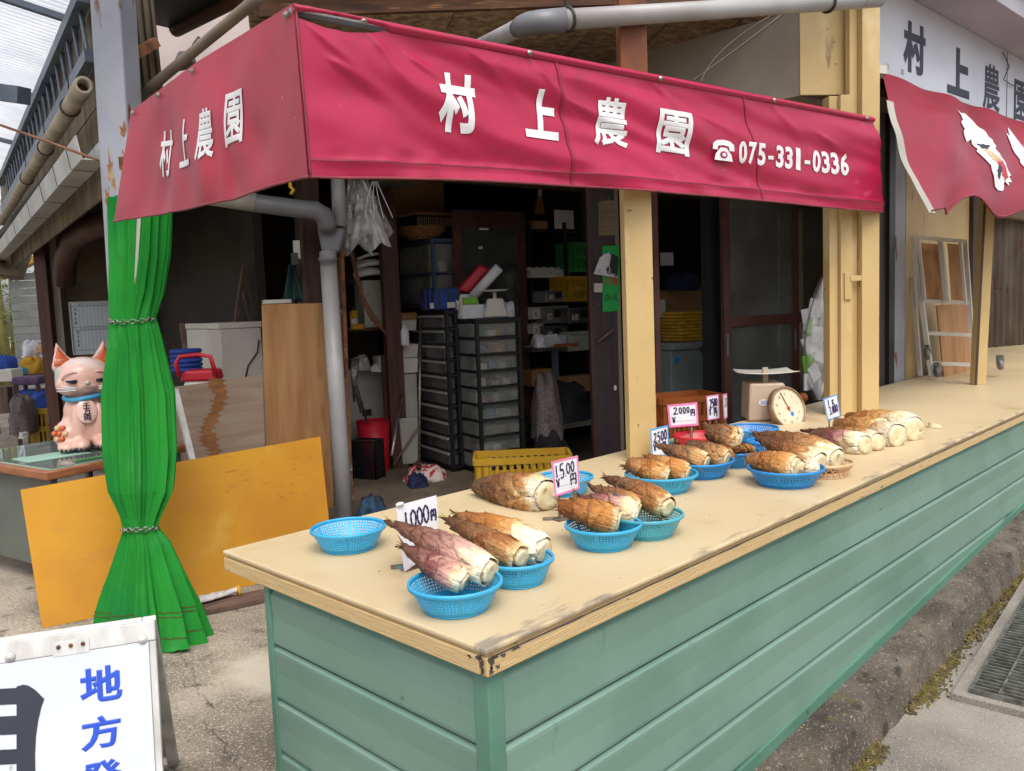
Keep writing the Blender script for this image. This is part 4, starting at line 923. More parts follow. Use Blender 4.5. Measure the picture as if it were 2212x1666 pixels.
# ================================================================== BAMBOO SHOOTS
def setattrs(o, **kw):
    for k, vals in kw.items():
        at = o.data.attributes.new(k, 'FLOAT', 'POINT'); at.data.foreach_set('value', vals)
def shoot(label, bx, by, zb, tx, ty, zt_, dia, style='tan', seed=0, nsh=8, bend=.0, blunt=0.0, spikes=6, group='bamboo shoots for sale', flat=.93):
    B = Z(bx, by, zb); T = Z(tx, ty, zt_); d = T-B; L = d.length; R = dia/2*depth((B+T)/2)/F
    d.normalize(); s = d.cross(UP).normalized(); u = s.cross(d)
    rot_ = Matrix((d, -s, u)).transposed()          # x along the shoot, z up
    rn = random.Random(seed*13+5); sh = M['sheath_'+style]
    def rad_(t):
        if t < .2: return R*(.74+.26*math.sin(t/.2*math.pi/2))
        k = (t-.2)/.8
        if blunt: return R*(1-.10*k-blunt*k**2.4)
        return R*max(.05, 1-k**1.55)
    def ctr(t): return V((t*L, bend*.5*L*math.sin(math.pi*t*.9)*(-1)**seed, bend*L*math.sin(math.pi*t)))
    def lump(t, a): return 1+.07*noise.noise(V((t*3.5+seed, math.cos(a)*1.1, math.sin(a)*1.1)))+.03*noise.noise(V((t*14, math.cos(a)*4, math.sin(a)*4+seed)))
    root = thing('bamboo_shoot', label, 'bamboo shoot', B, 0, group); root.rotation_euler = rot_.to_euler()
    mb = MB(); nt, na = 16, 24; al_ = []
    def cp(i, j):
        t = i/nt*.97; a = 2*math.pi*j/na; r = rad_(t)*lump(t, a)*.99; return ctr(t)+V((0, math.cos(a)*r, math.sin(a)*r*flat))
    mb.add([cp(i, j) for i in range(nt+1) for j in range(na)], [(i*na+j, i*na+(j+1) % na, (i+1)*na+(j+1) % na, (i+1)*na+j) for i in range(nt) for j in range(na)]+[tuple(range(nt*na, nt*na+na))])
    o = part('core', mb, sh, root, True, True); setattrs(o, along=[i/nt*.97 for i in range(nt+1) for j in range(na)], leaf=[.2]*((nt+1)*na))
    mb = MB(); ring_ = [cp(0, j) for j in range(na)]
    r1_ = [V((-.004+.003*noise.noise(V((j*.9, seed, 0))), q.y*.95, q.z*.95)) for j, q in enumerate(ring_)]; r2_ = [V((-.002+.002*noise.noise(V((j*.7, seed, 4))), q.y*.55, q.z*.55)) for j, q in enumerate(ring_)]
    mb.add(ring_+r1_+r2_+[V((-.0035, 0, 0))], [(k*na+(j+1) % na, k*na+j, (k+1)*na+j, (k+1)*na+(j+1) % na) for k in (0, 1) for j in range(na)]+[(2*na+(j+1) % na, 2*na+j, 3*na) for j in range(na)])
    part('cut_base', mb, M['cut'], root, True, True)
    for i in range(nsh):
        f = i/(nsh-1); t0 = .012+.70*f**1.1; ln = (.46-.14*f)*(.85+.3*rn.random()); side = (i % 2)*math.pi+rn.uniform(-.55, .55)+seed*.7; off = .0011*(nsh-i)*.85*min(1, R/.04)+.0005
        nu_, nv_ = 12, 18
        def fn(uu, vv, t0=t0, ln=ln, side=side, off=off, i=i):
            ragged = .03*noise.noise(V((vv*9, i, seed)))*(1-uu) if i == 0 else 0
            t = t0+ragged+ln*uu; half = math.pi*.98*max(0, 1-uu**2.6)+.05
            a = side+(vv*2-1)*half; edge = abs(vv*2-1)
            tw = max(.0, min(1.04, t)); tc_ = min(tw, .985)
            lift = (.0048*edge**7*(uu > .08)+.008*uu**6)*(.7+.9*noise.noise(V((vv*6, uu*5, i+seed))))
            r = rad_(tc_)*lump(tc_, a)+off*(1-.3*uu)+lift
            return ctr(tc_)+V(((tw-tc_)*L, math.cos(a)*r, math.sin(a)*r*flat))
        mb = MB(); mb.grid(fn, nu_, nv_, thick=.0011); o = part('sheath', mb, sh, root, True, True)
        al_ = [min(1, t0+ln*(k/nu_)) for k in range(nu_+1) for j in range(nv_+1)]; lf_ = [max(k/nu_, abs(2*j/nv_-1)**6*.8*(k > 0)) for k in range(nu_+1) for j in range(nv_+1)]
        setattrs(o, along=al_*2, leaf=lf_*2)
    if spikes:
        mb = MB(); tipc = ctr(.96)
        for k in range(spikes):
            a = rn.random()*6.3; rr = rad_(.95)*(.4+.5*rn.random()); p0 = tipc+V((-.05*rn.random()*L*2, math.cos(a)*rr, math.sin(a)*rr)); p1 = p0+V((.012+.03*rn.random(), math.cos(a)*.012*rn.random(), math.sin(a)*.012+rn.uniform(-.004, .008)))
            mb.tube([p0, p0.lerp(p1, .5)+V((0, 0, .002)), p1], [.003, .002, .0003], 5)
        part('tip_bristle', mb, M['tipgreen'] if seed in (1, 3, 4, 23) else M['tipbrown'], root, True, True)
    return root
M['tipbrown'] = mat('brown_tip', S(140, 98, 62), S(96, 66, 44), 30, rough=.8, bump=.1)
t1_ = TOP
shoot('long pinkish dark shoot on top in the nearest basket', 1060, 1238, t1_+0.073, 834, 1126, t1_+0.162, 64, 'pinkw', 1, 9, 0.015, 0, 7)
shoot('shorter dark pinkish shoot in front in the nearest basket', 1004, 1258, t1_+0.054, 860, 1176, t1_+0.143, 56, 'pinkw', 2, 8, 0, 0, 6)
shoot('slim dark tan shoot with green tip in the second basket', 1128, 1206, t1_+0.063, 950, 1114, t1_+0.129, 52, 'dark', 3, 10, 0, 0, 6)
shoot('plump tan shoot with white base in the second basket', 1176, 1190, t1_+0.068, 976, 1108, t1_+0.134, 68, 'tanv', 4, 7, 0.03, 0, 5)
shoot('largest shoot, lying alone on the counter with a wide cut face', 1184, 1072, t1_+0.052, 1026, 1050, t1_+0.035, 82, 'darkw', 5, 10, 0, 0.62, 3)
shoot('pale tan shoot in front of the 1500 sign', 1336, 1128, t1_+0.068, 1204, 1092, t1_+0.117, 62, 'tan', 6, 6, 0.02, 0.55, 8)
shoot('pinkish shoot with white base behind the tan one by the 1500 sign', 1372, 1113, t1_+0.068, 1246, 1072, t1_+0.134, 58, 'pinkv', 7, 6, 0.02, 0.0, 5)
shoot('rough brown shoot on the far side of the broken basket', 1384, 1098, t1_+0.066, 1270, 1048, t1_+0.132, 44, 'dark', 8, 8, 0, 0, 6)
shoot('rough brown shoot lying on top in the broken basket', 1444, 1098, t1_+0.073, 1302, 1030, t1_+0.139, 52, 'dark', 9, 9, 0.02, 0, 8)
shoot('orange tan shoot in front by the left pillar', 1442, 1029, t1_+0.06, 1350, 1000, t1_+0.109, 46, 'tan', 11, 6, 0, 0.4, 8)
shoot('orange tan shoot at the back by the left pillar', 1486, 1023, t1_+0.063, 1390, 992, t1_+0.112, 46, 'tan', 12, 6, 0, 0.45, 5)
shoot('slender brown shoot below the blue bordered 2500 sign', 1526, 1001, t1_+0.064, 1416, 960, t1_+0.13, 44, 'dark', 13, 9, 0, 0, 7)
shoot('plump brown shoot beside the slender one below the 2500 sign', 1570, 993, t1_+0.064, 1482, 962, t1_+0.113, 46, 'dark', 14, 7, 0, 0.4, 6)
shoot('blunt shoot with a big white cut face on top of the far baskets', 1600, 953, t1_+0.12, 1522, 930, t1_+0.165, 56, 'darkw', 15, 6, 0, 0.5, 5)
shoot('thin shoot beneath the one with the big white cut face', 1582, 984, t1_+0.06, 1506, 958, t1_+0.126, 32, 'dark', 16, 6, 0, 0, 4)
shoot('small pale stub in the blue basket under the white cut face', 1622, 974, t1_+0.053, 1586, 967, t1_+0.102, 26, 'tanw', 17, 3, 0, 0.4, 0)
shoot('short tan shoot in the front basket of the far group', 1720, 1011, t1_+0.068, 1620, 995, t1_+0.07600000000000001, 60, 'tan', 18, 5, 0, 0.35, 4)
shoot('pale peeled shoot piece in the front basket of the far group', 1766, 1014, t1_+0.056, 1704, 1010, t1_+0.064, 38, 'tanp', 19, 3, 0, 0.3, 0)
shoot('long brown shoot over the lattice basket, nearer one', 1772, 1001, t1_+0.068, 1630, 945, t1_+0.134, 54, 'darkw', 20, 9, 0, 0, 6)
shoot('long brown shoot over the lattice basket with dotted white base', 1810, 995, t1_+0.063, 1620, 934, t1_+0.129, 58, 'darkw', 21, 9, 0.02, 0, 6)
shoot('purple brown shoot lying nearest on the bare counter at the right', 1870, 962, t1_+0.042, 1758, 945, t1_+0.04, 52, 'pinkv', 22, 6, 0, 0.35, 4)
shoot('long thin shoot behind the purple brown one at the right', 1898, 956, t1_+0.04, 1734, 930, t1_+0.035, 48, 'darkw', 23, 8, 0, 0, 6)
shoot('thick shoot with knobbly white base in the middle of the right pile', 1940, 942, t1_+0.05, 1810, 920, t1_+0.05, 64, 'tanv', 24, 6, 0, 0.4, 4)
shoot('thick rearmost shoot of the pile by the right pillar', 1976, 928, t1_+0.055, 1832, 908, t1_+0.05, 70, 'tanv', 25, 6, 0, 0.45, 4)
# curl of peeled sheath and crumbs
c = Z(2024, 924, TOP); mb = MB()
mb.grid(lambda u, v: c+V((.045*math.cos(u*4)*(1-.2*v), .045*math.sin(u*4), .004+.03*v*math.sin(u*3)+.004*math.sin(u*9))), 20, 4, thick=.001); solo('sheath_curl', mb, M['cut'], 'curled strip of peeled shoot skin lying alone on the counter', 'peel')
mb = MB()
for i in range(60):
    p = Z(RND.uniform(1500, 2010), RND.uniform(930, 1010), TOP) if i % 3 else V((RND.uniform(.1, 3), RND.uniform(.1, 1.1), TOP))
    mb.sph(p+UP*.0015, (.003*RND.random()+.001, .002, .0015), 5, 4)
tag(struct('crumbs', mb, M['card'], False, 'stuff'), 'tiny brown crumbs scattered over the counter', None)

# ================================================================== PRICE SIGNS
def price(name, label, quad, dl, dr, border, foot, items, w=.005, m='ink', legs=True, pink=None):
    """quad pixels: tl,tr,br,bl"""
    (x0, y0), (x1, y1), (x2, y2), (x3, y3) = quad
    Q = [DP(x3, y3, dl), DP(x2, y2, dr), DP(x1, y1, dr), DP(x0, y0, dl)]
    base = (Q[0]+Q[1])/2; t = thing('price_sign', label, 'price sign', (base.x, base.y, TOP), 0, 'hand written price signs')
    part('card', MB().slab(Q, .0015), M['paper'], t)
    if border:
        mb = MB(); b = .055; e = .0012
        ratio = (Q[1]-Q[0]).length/(Q[3]-Q[0]).length
        bu, bv = b, b*ratio
        for (u0, v0, u1, v1) in ((0, 0, 1, bv), (0, 1-bv, 1, 1), (0, bv, bu, 1-bv), (1-bu, bv, 1, 1-bv)):
            mb.add([Qp(Q, u0, v0, e), Qp(Q, u1, v0, e), Qp(Q, u1, v1, e), Qp(Q, u0, v1, e)], [(0, 1, 2, 3)])
        n_ = 12
        for k in range(n_):    # scalloped inner edge
            for (uu, vv) in ((bu, (k+.5)/n_), (1-bu, (k+.5)/n_), ((k+.5)/n_, bv), ((k+.5)/n_, 1-bv)):
                mb.add([Qp(Q, uu-.02, vv, e*1.05), Qp(Q, uu, vv-.02*ratio, e*1.05), Qp(Q, uu+.02, vv, e*1.05), Qp(Q, uu, vv+.02*ratio, e*1.05)], [(0, 1, 2, 3)])
        part('printed_border', mb, M[border], t)
        mb = MB()
        for v in (.24, .56):
            mb.add([Qp(Q, .1, v, .0012), Qp(Q, .9, v, .0012), Qp(Q, .9, v+.008, .0012), Qp(Q, .1, v+.008, .0012)], [(0, 1, 2, 3)])
        part('printed_rule', mb, M['greyink'], t)
    part('writing', strokes(MB(), Q, items, w, .0022), M[m], t)
    if legs:
        nb = -Qn(Q)
        for u in (.2, .78):
            a = Qp(Q, u, .12, -.004); a2 = V((a.x, a.y, TOP+.004)); mb = MB(); mb.bar(a2, a, .010, .003, upv=nb); part('leg', mb, M['stand'], t)
        a = Qp(Q, .5, 0, -.004); a = V((a.x, a.y, TOP+.0035)); mb = MB()
        hx = V(((Q[1]-Q[0]).x, (Q[1]-Q[0]).y, 0)).normalized(); bx_ = V((nb.x, nb.y, 0)).normalized()
        mb.box(a, ((Q[1]-Q[0]).length*.9, .03, .004), math.degrees(math.atan2(hx.y, hx.x)))
        mb.bar(a, a+bx_*.05-hx*.07, .03, .003); part('foot', mb, M['stand'], t)
    return t, Q
d1 = depth(Z(880, 1238, TOP))
t, Q = price('price_sign', 'plain white 1000 yen card behind the nearest basket', ((856, 1093), (943, 1070), (948, 1135), (863, 1158)), d1, d1+.1, None, None,
      [('1', .12, .12, .26, .72), ('0', .28, .18, .46, .74), ('0', .44, .2, .62, .76), ('0', .60, .22, .78, .78), ('en', .79, .22, .95, .55)], .006)
mb = MB(); Q2 = [DP(874, 1236, d1-.0), DP(945, 1185, d1+.1), DP(948, 1137, d1+.1), DP(863, 1160, d1)]; mb.slab(Q2, .0015); part('lower_flap', mb, M['paper'], t)
mb = MB(); mb.tube([Qp(Q, .0, 1.0, .002), Qp(Q, .06, 1.04, .004), Qp(Q, .14, 1.02, .004)], .006, 6); part('torn_corner', mb, M['paper'], t, True)
d2 = depth(Z(1225, 1128, TOP))
price('price_sign', '1500 yen card with pale pink edge on rusty legs', ((1191, 998), (1248, 984), (1252, 1056), (1199, 1074)), d2, d2+.07, 'pinkb', None,
      [('1', .08, .52, .2, .86), ('5', .22, .46, .46, .88), (',', .44, .5, .52, .6), ('0', .50, .55, .68, .86), ('0', .68, .58, .84, .88), ('yen', .08, .24, .24, .48), ('en', .62, .2, .9, .5)], .0055)
d3 = depth(Z(1425, 1000, TOP))
price('price_sign', 'blue bordered 2500 yen card beside the left pillar', ((1404, 928), (1443, 918), (1446, 984), (1408, 988)), d3, d3+.06, 'blueb', None,
      [('2', .14, .5, .34, .82), ('5', .34, .5, .54, .84), ('0', .55, .54, .72, .86), ('0', .73, .56, .9, .88), ('yen', .1, .2, .28, .46), ('en', .6, .14, .84, .46)], .0065)
d4 = depth(Z(1476, 962, TOP))
price('price_sign', 'wide pink bordered 2000 yen card above the red basket', ((1441, 875), (1506, 869), (1509, 919), (1446, 924)), d4, d4+.05, 'pinkb', None,
      [('2', .16, .56, .34, .84), ('0', .36, .58, .47, .84), ('0', .49, .58, .6, .84), ('0', .62, .6, .72, .84), ('en', .74, .44, .9, .7), ('yen', .1, .18, .24, .44)], .0065)
d5 = depth(Z(1545, 945, TOP))
price('price_sign', 'small pink bordered 2500 yen card left of the thin edge on card', ((1526, 856), (1552, 852), (1555, 904), (1529, 908)), d5, d5+.04, 'pinkb', None,
      [('2', .2, .48, .4, .84), ('5', .38, .5, .56, .86), ('0', .55, .55, .7, .86), ('0', .7, .56, .86, .86), ('yen', .1, .18, .32, .46), ('en', .5, .14, .78, .46)], .0065)
price('price_sign', 'pink bordered card seen almost edge on beside the 2500 yen card', ((1562, 853), (1570, 850), (1571, 902), (1565, 906)), d5-.03, d5+.1, 'pinkb', None,
      [('2', .2, .48, .5, .84), ('0', .5, .5, .8, .84)], .006)
d6 = depth(Z(1802, 938, TOP))
price('price_sign', 'blue bordered one kilo 3000 yen card by the right pillar', ((1778, 862), (1808, 851), (1816, 900), (1788, 909)), d6, d6+.05, 'blueb', None,
      [('1', .22, .6, .36, .88), ('K', .52, .6, .72, .84), ('3', .2, .22, .4, .56), (',', .38, .24, .46, .34), ('0', .45, .26, .58, .56), ('0', .58, .26, .72, .58), ('0', .72, .28, .88, .58)], .0065)

# ================================================================== WEIGHING SCALE
SC = Z(1617, 912, TOP); a = H(-50); b = H(40)
t = thing('weighing_scale', 'beige mechanical weighing scale with round dial on the counter', 'weighing scale', (SC.x, SC.y, TOP))
W = lenx(SC, a, 1728); hS = zat(SC, 831)-TOP; D_ = .24
q = boxpts(SC+UP*.004, a, b, W, D_, hS)
q[4] += a*.01; q[7] += a*.01; q[5] -= a*W*.30; q[6] -= a*W*.30
part('housing', MB().hexa(q), M['beige'], t, bevel=.012)
# sloping dial on the right-hand half
dc = PL(1698, 880, SC+a*W*.6-b*.02, V((-b.x, -b.y, 0)))-b*.045
ny = (-b*.80+a*.50+UP*.32).normalized(); Rr = ny.to_track_quat('Z', 'Y').to_matrix().to_4x4(); Rr.translation = dc
RD = .127
part('dial_ring', MB().lathe([(RD*.93, -.03), (RD*1.02, -.03), (RD*1.03, .008), (RD, .013), (RD*.95, .012), (RD*.94, .002)], n=48, close=False).xf(Rr), M['rustring'], t, True)
df = part('dial_face', MB().lathe([(0, .002), (RD*.945, .002), (RD*.94, -.03), (0, -.03)], n=48).xf(Rr), M['dial'], t)
mb = MB()
for k in range(100):
    an = 2*math.pi*k/100; l_ = .013 if k % 10 == 0 else (.009 if k % 5 == 0 else .006)
    c1, s1 = math.cos(an), math.sin(an); r1 = RD*.92; r2 = r1-l_; w = .0007
    mb.add([Rr@V((c1*r1-s1*w, s1*r1+c1*w, .0028)), Rr@V((c1*r1+s1*w, s1*r1-c1*w, .0028)), Rr@V((c1*r2+s1*w, s1*r2-c1*w, .0028)), Rr@V((c1*r2-s1*w, s1*r2+c1*w, .0028))], [(0, 1, 2, 3)])
part('dial_ticks', mb, M['navy'], df)
ex, ey = (Rr.to_3x3()@V((1, 0, 0))), (Rr.to_3x3()@V((0, 1, 0)))
for k in range(10):
    an = math.pi/2-2*math.pi*k/10; p = dc+ex*math.cos(an)*RD*.66+ey*math.sin(an)*RD*.66
    QQ = [p-ex*.009-ey*.008, p+ex*.009-ey*.008, p+ex*.009+ey*.008, p-ex*.009+ey*.008]
    letter('dial_number', str(k*2) if k else '0', M['navy'], df, QQ, .1 if k >= 5 else .3, 0, .9 if k >= 5 else .7, 1, .003, 0)
mb = MB(); tipv = -.35; p0 = dc+ny*.006
mb.bar(p0-(ex*math.sin(-.35)+ey*math.cos(-.35))*.02, p0+(ex*math.sin(-.35)+ey*math.cos(-.35))*RD*.8, .005, .0015, upv=ny); mb.lathe([(0, .004), (.009, .004), (.009, .009), (0, .009)], n=14).xf(Matrix.Identity(4)) if False else None
part('needle', mb, M['rust'], t)
part('needle_hub', MB().lathe([(0, .004), (.011, .004), (.009, .010), (0, .010)], n=14).xf(Rr), M['redp'], t)
letter('dial_badge', '●', M['bluep'], df, [dc+ex*.006-ey*.05, dc+ex*.034-ey*.05, dc+ex*.034-ey*.022, dc+ex*.006-ey*.022], 0, 0, 1, 1, .003, 0)
stm = SC+a*W*.42+b*D_*.5
part('stem', MB().box(stm+UP*(hS+.04), (.03, .03, .1), -50), M['beige'], t)
zp = zat(stm, 806); Pp = V((stm.x, stm.y, zp))
pa = Pp; la, lb = .165, .15
part('tray', MB().grid(lambda u, v: pa+a*(u*2-1)*la+b*(v*2-1)*lb+UP*(.010*((2*u-1)**2+(2*v-1)**2)), 12, 12, thick=.004), M['offwhite'], t, True)
Qs = [SC+a*W*.18+UP*.09-b*.001, SC+a*W*.42+UP*.09-b*.001, SC+a*W*.42+UP*.14-b*.001, SC+a*W*.18+UP*.14-b*.001]
mb = MB(); mb.add([Qp(Qs, .5+.42*math.cos(k*math.pi/12), .5+.4*math.sin(k*math.pi/12), .002) for k in range(24)], [tuple(range(24))]); part('oval_sticker', mb, M['paper'], t)
mb = MB()
for i in range(4): mb.add([Qp(Qs, .22, .3+.12*i, .003), Qp(Qs, .78, .3+.12*i, .003), Qp(Qs, .78, .34+.12*i, .003), Qp(Qs, .22, .34+.12*i, .003)], [(0, 1, 2, 3)])
part('sticker_print', mb, M['blueink'], t)
# orange and cloth behind the scale
p = Z(1738, 872, TOP); solo('orange_ball', MB().sph(p+UP*.035+b*.05, (.036, .036, .035), 20, 14), M['ocrate'], 'orange round fruit behind the scale dial', 'fruit', smooth=True)

# ================================================================== A-FRAME SIGN (bottom left)
aTL, aTR = DP(-330, 1424, 1.98), DP(334, 1340, 2.2)
hx = (aTR-aTL); hx.z = 0; hx.normalize(); nn = V((hx.y, -hx.x, 0))       # towards the camera
zt2 = aTR.z; aTL.z = zt2
sg = thing('a_frame_sign', 'white wooden folding sign with blue and black characters', 'sign', ((aTL.x+aTR.x)/2, (aTL.y+aTR.y)/2, 0))
bo = nn*.20
Qf = [V((aTL.x, aTL.y, 0))+bo, V((aTR.x, aTR.y, 0))+bo, aTR, aTL]
Wd = (aTR-aTL).length
def fr(u0, v0, u1, v1, e0=0, th=.03): return MB().slab([Qp(Qf, u0, v0, e0), Qp(Qf, u1, v0, e0), Qp(Qf, u1, v1, e0), Qp(Qf, u0, v1, e0)], th)
sw = .05/Wd
part('panel', fr(.006, .06, .994-.02, .93, .0, .006), M['whiteboard'], sg, bevel=.001)
part('top_rail', fr(0, .931, 1, 1.0, -.001, .035), M['whitewood'], sg, bevel=.003)
part('stile', fr(1-.026, 0, 1.0, .93, -.004, .032), M['whitewood'], sg, bevel=.003)
part('stile', fr(0, 0, .026, .93, -.007, .032), M['whitewood'], sg, bevel=.003)
part('bottom_rail', fr(.027, .05, .97, .12, -.008, .03), M['whitewood'], sg, bevel=.003)
bk = -nn*.62-hx*.02
Qb = [V((aTR.x, aTR.y, 0))+bk, V((aTL.x, aTL.y, 0))+bk, aTL-nn*.045, aTR-nn*.045]
def frb(u0, v0, u1, v1, e0=0, th=.03): return MB().slab([Qp(Qb, u0, v0, e0), Qp(Qb, u1, v0, e0), Qp(Qb, u1, v1, e0), Qp(Qb, u0, v1, e0)], th)
part('rear_panel', frb(.03, .06, .97, .93, -.004, .006), M['whitewood'], sg)
part('rear_stile', frb(0, 0, .05, 1, 0, .03), M['whitewood'], sg, bevel=.003); part('rear_stile', frb(.95, 0, 1, 1, 0, .03), M['whitewood'], sg, bevel=.003)
part('rear_top_rail', frb(.051, .93, .949, 1, 0, .03), M['whitewood'], sg, bevel=.003)
def uvA(px, py):
    n_ = Qn(Qf); p = PL(px, py, Qf[0], n_); d = p-Qf[0]; return d.dot((Qf[1]-Qf[0]).normalized())/Wd, d.dot((Qf[3]-Qf[0]).normalized())/(Qf[3]-Qf[0]).length
def lA(c, m, x0, y0, x1, y1, bold):
    u0, v0 = uvA(x0, y1); u1, v1 = uvA(x1, y0); letter('character', c, m, sg, Qf, u0, v0, u1, v1, .0015, bold)
lA('地', M['blueink'], 174, 1432, 262, 1524, .03); lA('方', M['blueink'], 176, 1538, 260, 1626, .03); lA('発', M['blueink'], 178, 1634, 262, 1722, .03); lA('送', M['blueink'], 180, 1732, 264, 1820, .03)
def polyA(pts, e=.0018):
    q_ = [uvA(x, y) for x, y in pts]; part('brush_stroke', MB().add([Qp(Qf, u, v, e) for u, v in q_], [tuple(range(len(q_)))]), M['navy'], sg)
polyA([(36, 1483), (50, 1479), (62, 1481), (76, 1490), (96, 1510), (90, 1526), (83, 1556), (78, 1590), (76, 1630), (77, 1690), (84, 1780), (36, 1780)][::-1])
for y0, y1 in ((1486, 1521), (1546, 1586), (1618, 1650)): polyA([(-190, y0+12), (-60, y0+5), (36.5, y0), (36.5, y1), (-60, y1+5), (-190, y1+12)][::-1], .0017)
polyA([(-250, 1500), (-189, 1497), (-189, 1800), (-250, 1830)][::-1])
mb = MB(); u0, v0 = uvA(112, 1378); u1, v1 = uvA(192, 1366)
hg = part('hinge', fr(u0, .925, u1, .975, .0015, .002), M['whitewood'], sg, bevel=.001)
for k in range(3): part('hinge_screw', screw_at(Qp(Qf, u0+(u1-u0)*(.17+.33*k), .957, .0025), Qn(Qf), r=.0035), M['rust'], hg, True)
for px, py in ((308, 1382), (22, 1420)):
    u, v = uvA(px, py); part('filled_screw', screw_at(Qp(Qf, u, v, .001), Qn(Qf), r=.008), M['whitewood'], sg, True)

# ================================================================== YARD: boards leaning, desk, cat
def board(name, label, tl, tr, br, bl, th, m, cat='board', edge=None):
    """corners as points; the upper right one is moved along its sight line into the plane of the others"""
    n0 = (br-bl).cross(tl-bl); d0 = tr-CAM; tr = CAM+d0*((bl-CAM).dot(n0)/d0.dot(n0))
    t = thing(name, label, cat, ((bl.x+br.x)/2, (bl.y+br.y)/2, min(bl.z, br.z)))
    part('face', MB().slab([bl, br, tr, tl], th*.55), m, t, bevel=.002)
    n = Qn([bl, br, tr, tl])
    part('core', MB().slab([p-n*th*.56 for p in (bl, br, tr, tl)], th*.44), edge or M['edgewood'], t)
    return t
board('yellow_board', 'yellow painted plywood sheet leaning low behind the green curtain', DP(44, 1058, 4.38), DP(692, 943, 5.15), Z(722, 1228, .0), Z(91, 1358, .0), .018, M['yellowb'])
bt = [DP(566, 658, 5.95), DP(700, 655, 6.05)]; bb = [Z(578, 1122, 0), Z(722, 1096, 0)]
board('tall_plywood', 'tall orange brown plywood sheet leaning beside the grey downpipe', bt[0], bt[1], bb[1], bb[0], .012, M['ply'])
wt = [DP(378, 836, 5.5), DP(566, 810, 5.75)]; wb = [Z(388, 1176, 0), Z(580, 1138, 0)]
board('weathered_plywood', 'grey weathered plywood with a jagged brown stain behind the yellow sheet', wt[0], wt[1], wb[1], wb[0], .012, M['plygrey'])
yo = bpy.data.objects['yellow_board']; rn = random.Random(77); yA0, yB0, yC0 = Z(91, 1358, 0), Z(722, 1228, 0), DP(44, 1058, 4.38); yn = (yB0-yA0).cross(yC0-yA0).normalized()
scr = mat('dark_scratch', S(128, 84, 24, .7), S(150, 104, 40, .7), 40, rough=.7, bump=0)
for i in range(26):
    x, y = rn.uniform(480, 660), rn.uniform(975, 1070); L_ = rn.uniform(8, 34); sl = rn.choice((-.25, -.5, .7, -.1)); w_ = rn.uniform(.5, 1.1)
    part('scratch', MB().add([PL(a_, b_, yA0+yn*.0012, yn) for a_, b_ in ((x, y), (x+L_*.5, y+L_*sl*.5+w_), (x+L_, y+L_*sl), (x+L_*.5, y+L_*sl*.5-w_))], [(0, 1, 2, 3)]), scr, yo)
wo = bpy.data.objects['weathered_plywood']; wn_ = (wb[1]-wb[0]).cross(wt[0]-wb[0]).normalized()
if wn_.dot(CAM-wb[0]) < 0: wn_ = -wn_
lft, rgt = [], []
for i in range(60):
    y = 818+i*3.2; x = 462+14*math.sin(i*.13)+8*noise.noise(V((i*.3, 0, 0))); w = 9+7*noise.noise(V((i*.11, 5, 0)))
    lft.append(PL(x-w-7*(i % 3 == 0)-5*RND.random(), y, wb[0]+wn_*.0025, wn_)); rgt.append(PL(x+w+9*(i % 4 == 1)+5*RND.random(), y, wb[0]+wn_*.0025, wn_))
part('brown_stain', MB().add(lft+rgt, [(i+1, i, i+60, i+61) for i in range(59)]), mat('bare_brown_ply', S(158, 106, 58), S(134, 86, 46), 12, (1, 1, 3), rough=.8, bump=.2), wo)
# plank and glove on the ground
p0, p1, p2, p3 = Z(445, 1318, .03), Z(566, 1285, .03), Z(566, 1262, .03), Z(430, 1290, .03)
mb = MB(); p3 = p0+H(75)*.16; p1 = p0+H(-15)*.62; p2 = p1+H(75)*.16
mb.hexa([V((p.x, p.y, .001)) for p in (p0, p1, p2, p3)]+[V((p.x, p.y, .028)) for p in (p0, p1, p2, p3)]); solo('old_plank', mb, M['plank'], 'short old brown plank lying on the concrete by the counter', 'plank', bevel=.003)
g0 = Z(430, 1298, .04); g1 = Z(512, 1277, .05); t = thing('work_glove', 'crumpled white work glove with yellow cuff on the old plank', 'glove', (g0.x, g0.y, .03))
def glv(u, v):
    c = g0.lerp(g1, u); w = .03+.018*math.sin(u*3+1); a = v*2*math.pi; return c+H(70)*w*math.cos(a)+UP*(.012*math.sin(a)*(1.2+.6*noise.noise(V((u*6, v*3, 0))))+.004)+V((.006*noise.noise(V((u*9, v*5, 2))), 0, 0))
part('palm', MB().grid(glv, 24, 14), M['glove'], t, True)
for k in range(4):
    a = g0+H(70)*(k-1.5)*.017; part('finger', MB().tube([a+H(-15)*.02+UP*.002, a-H(-15)*.02, a-H(-15)*(.045+.01*math.sin(k))-UP*.008], [.010, .009, .006], 7), M['glove'], t, True)
part('cuff', MB().tube([g1, g1+(g1-g0).normalized()*.016], .030, 12).xf(Matrix.Translation(V((0, 0, 0)))), M['yelcloth'], t, True)
# desk
DK = Z(100, 1022, .70); ang = 16; a, b = H(ang), H(ang+84)
dl = .95; dw = 1.2
t = thing('steel_desk', 'old steel desk with wooden edge under the lucky cat', 'desk', (DK.x, DK.y, 0))
def dpts(P, i, z0, z1): return [V((q.x, q.y, z0)) for q in (P+a*i+b*i, P+a*(dl-i)+b*i, P+a*(dl-i)+b*(dw-i), P+a*i+b*(dw-i))]+[V((q.x, q.y, z1)) for q in (P+a*i+b*i, P+a*(dl-i)+b*i, P+a*(dl-i)+b*(dw-i), P+a*i+b*(dw-i))]
part('desk_top', MB().hexa(dpts(DK, 0, .655, .70)), M['desktop'], t, bevel=.006)
part('desk_mat', MB().hexa(dpts(DK, .05, .7005, .704)), M['mint'], t)
part('glass_sheet', MB().hexa(dpts(DK, .06, .7045, .709)), M['tabglass'], t)
q = dpts(DK, .05, .30, .654)
i = .06
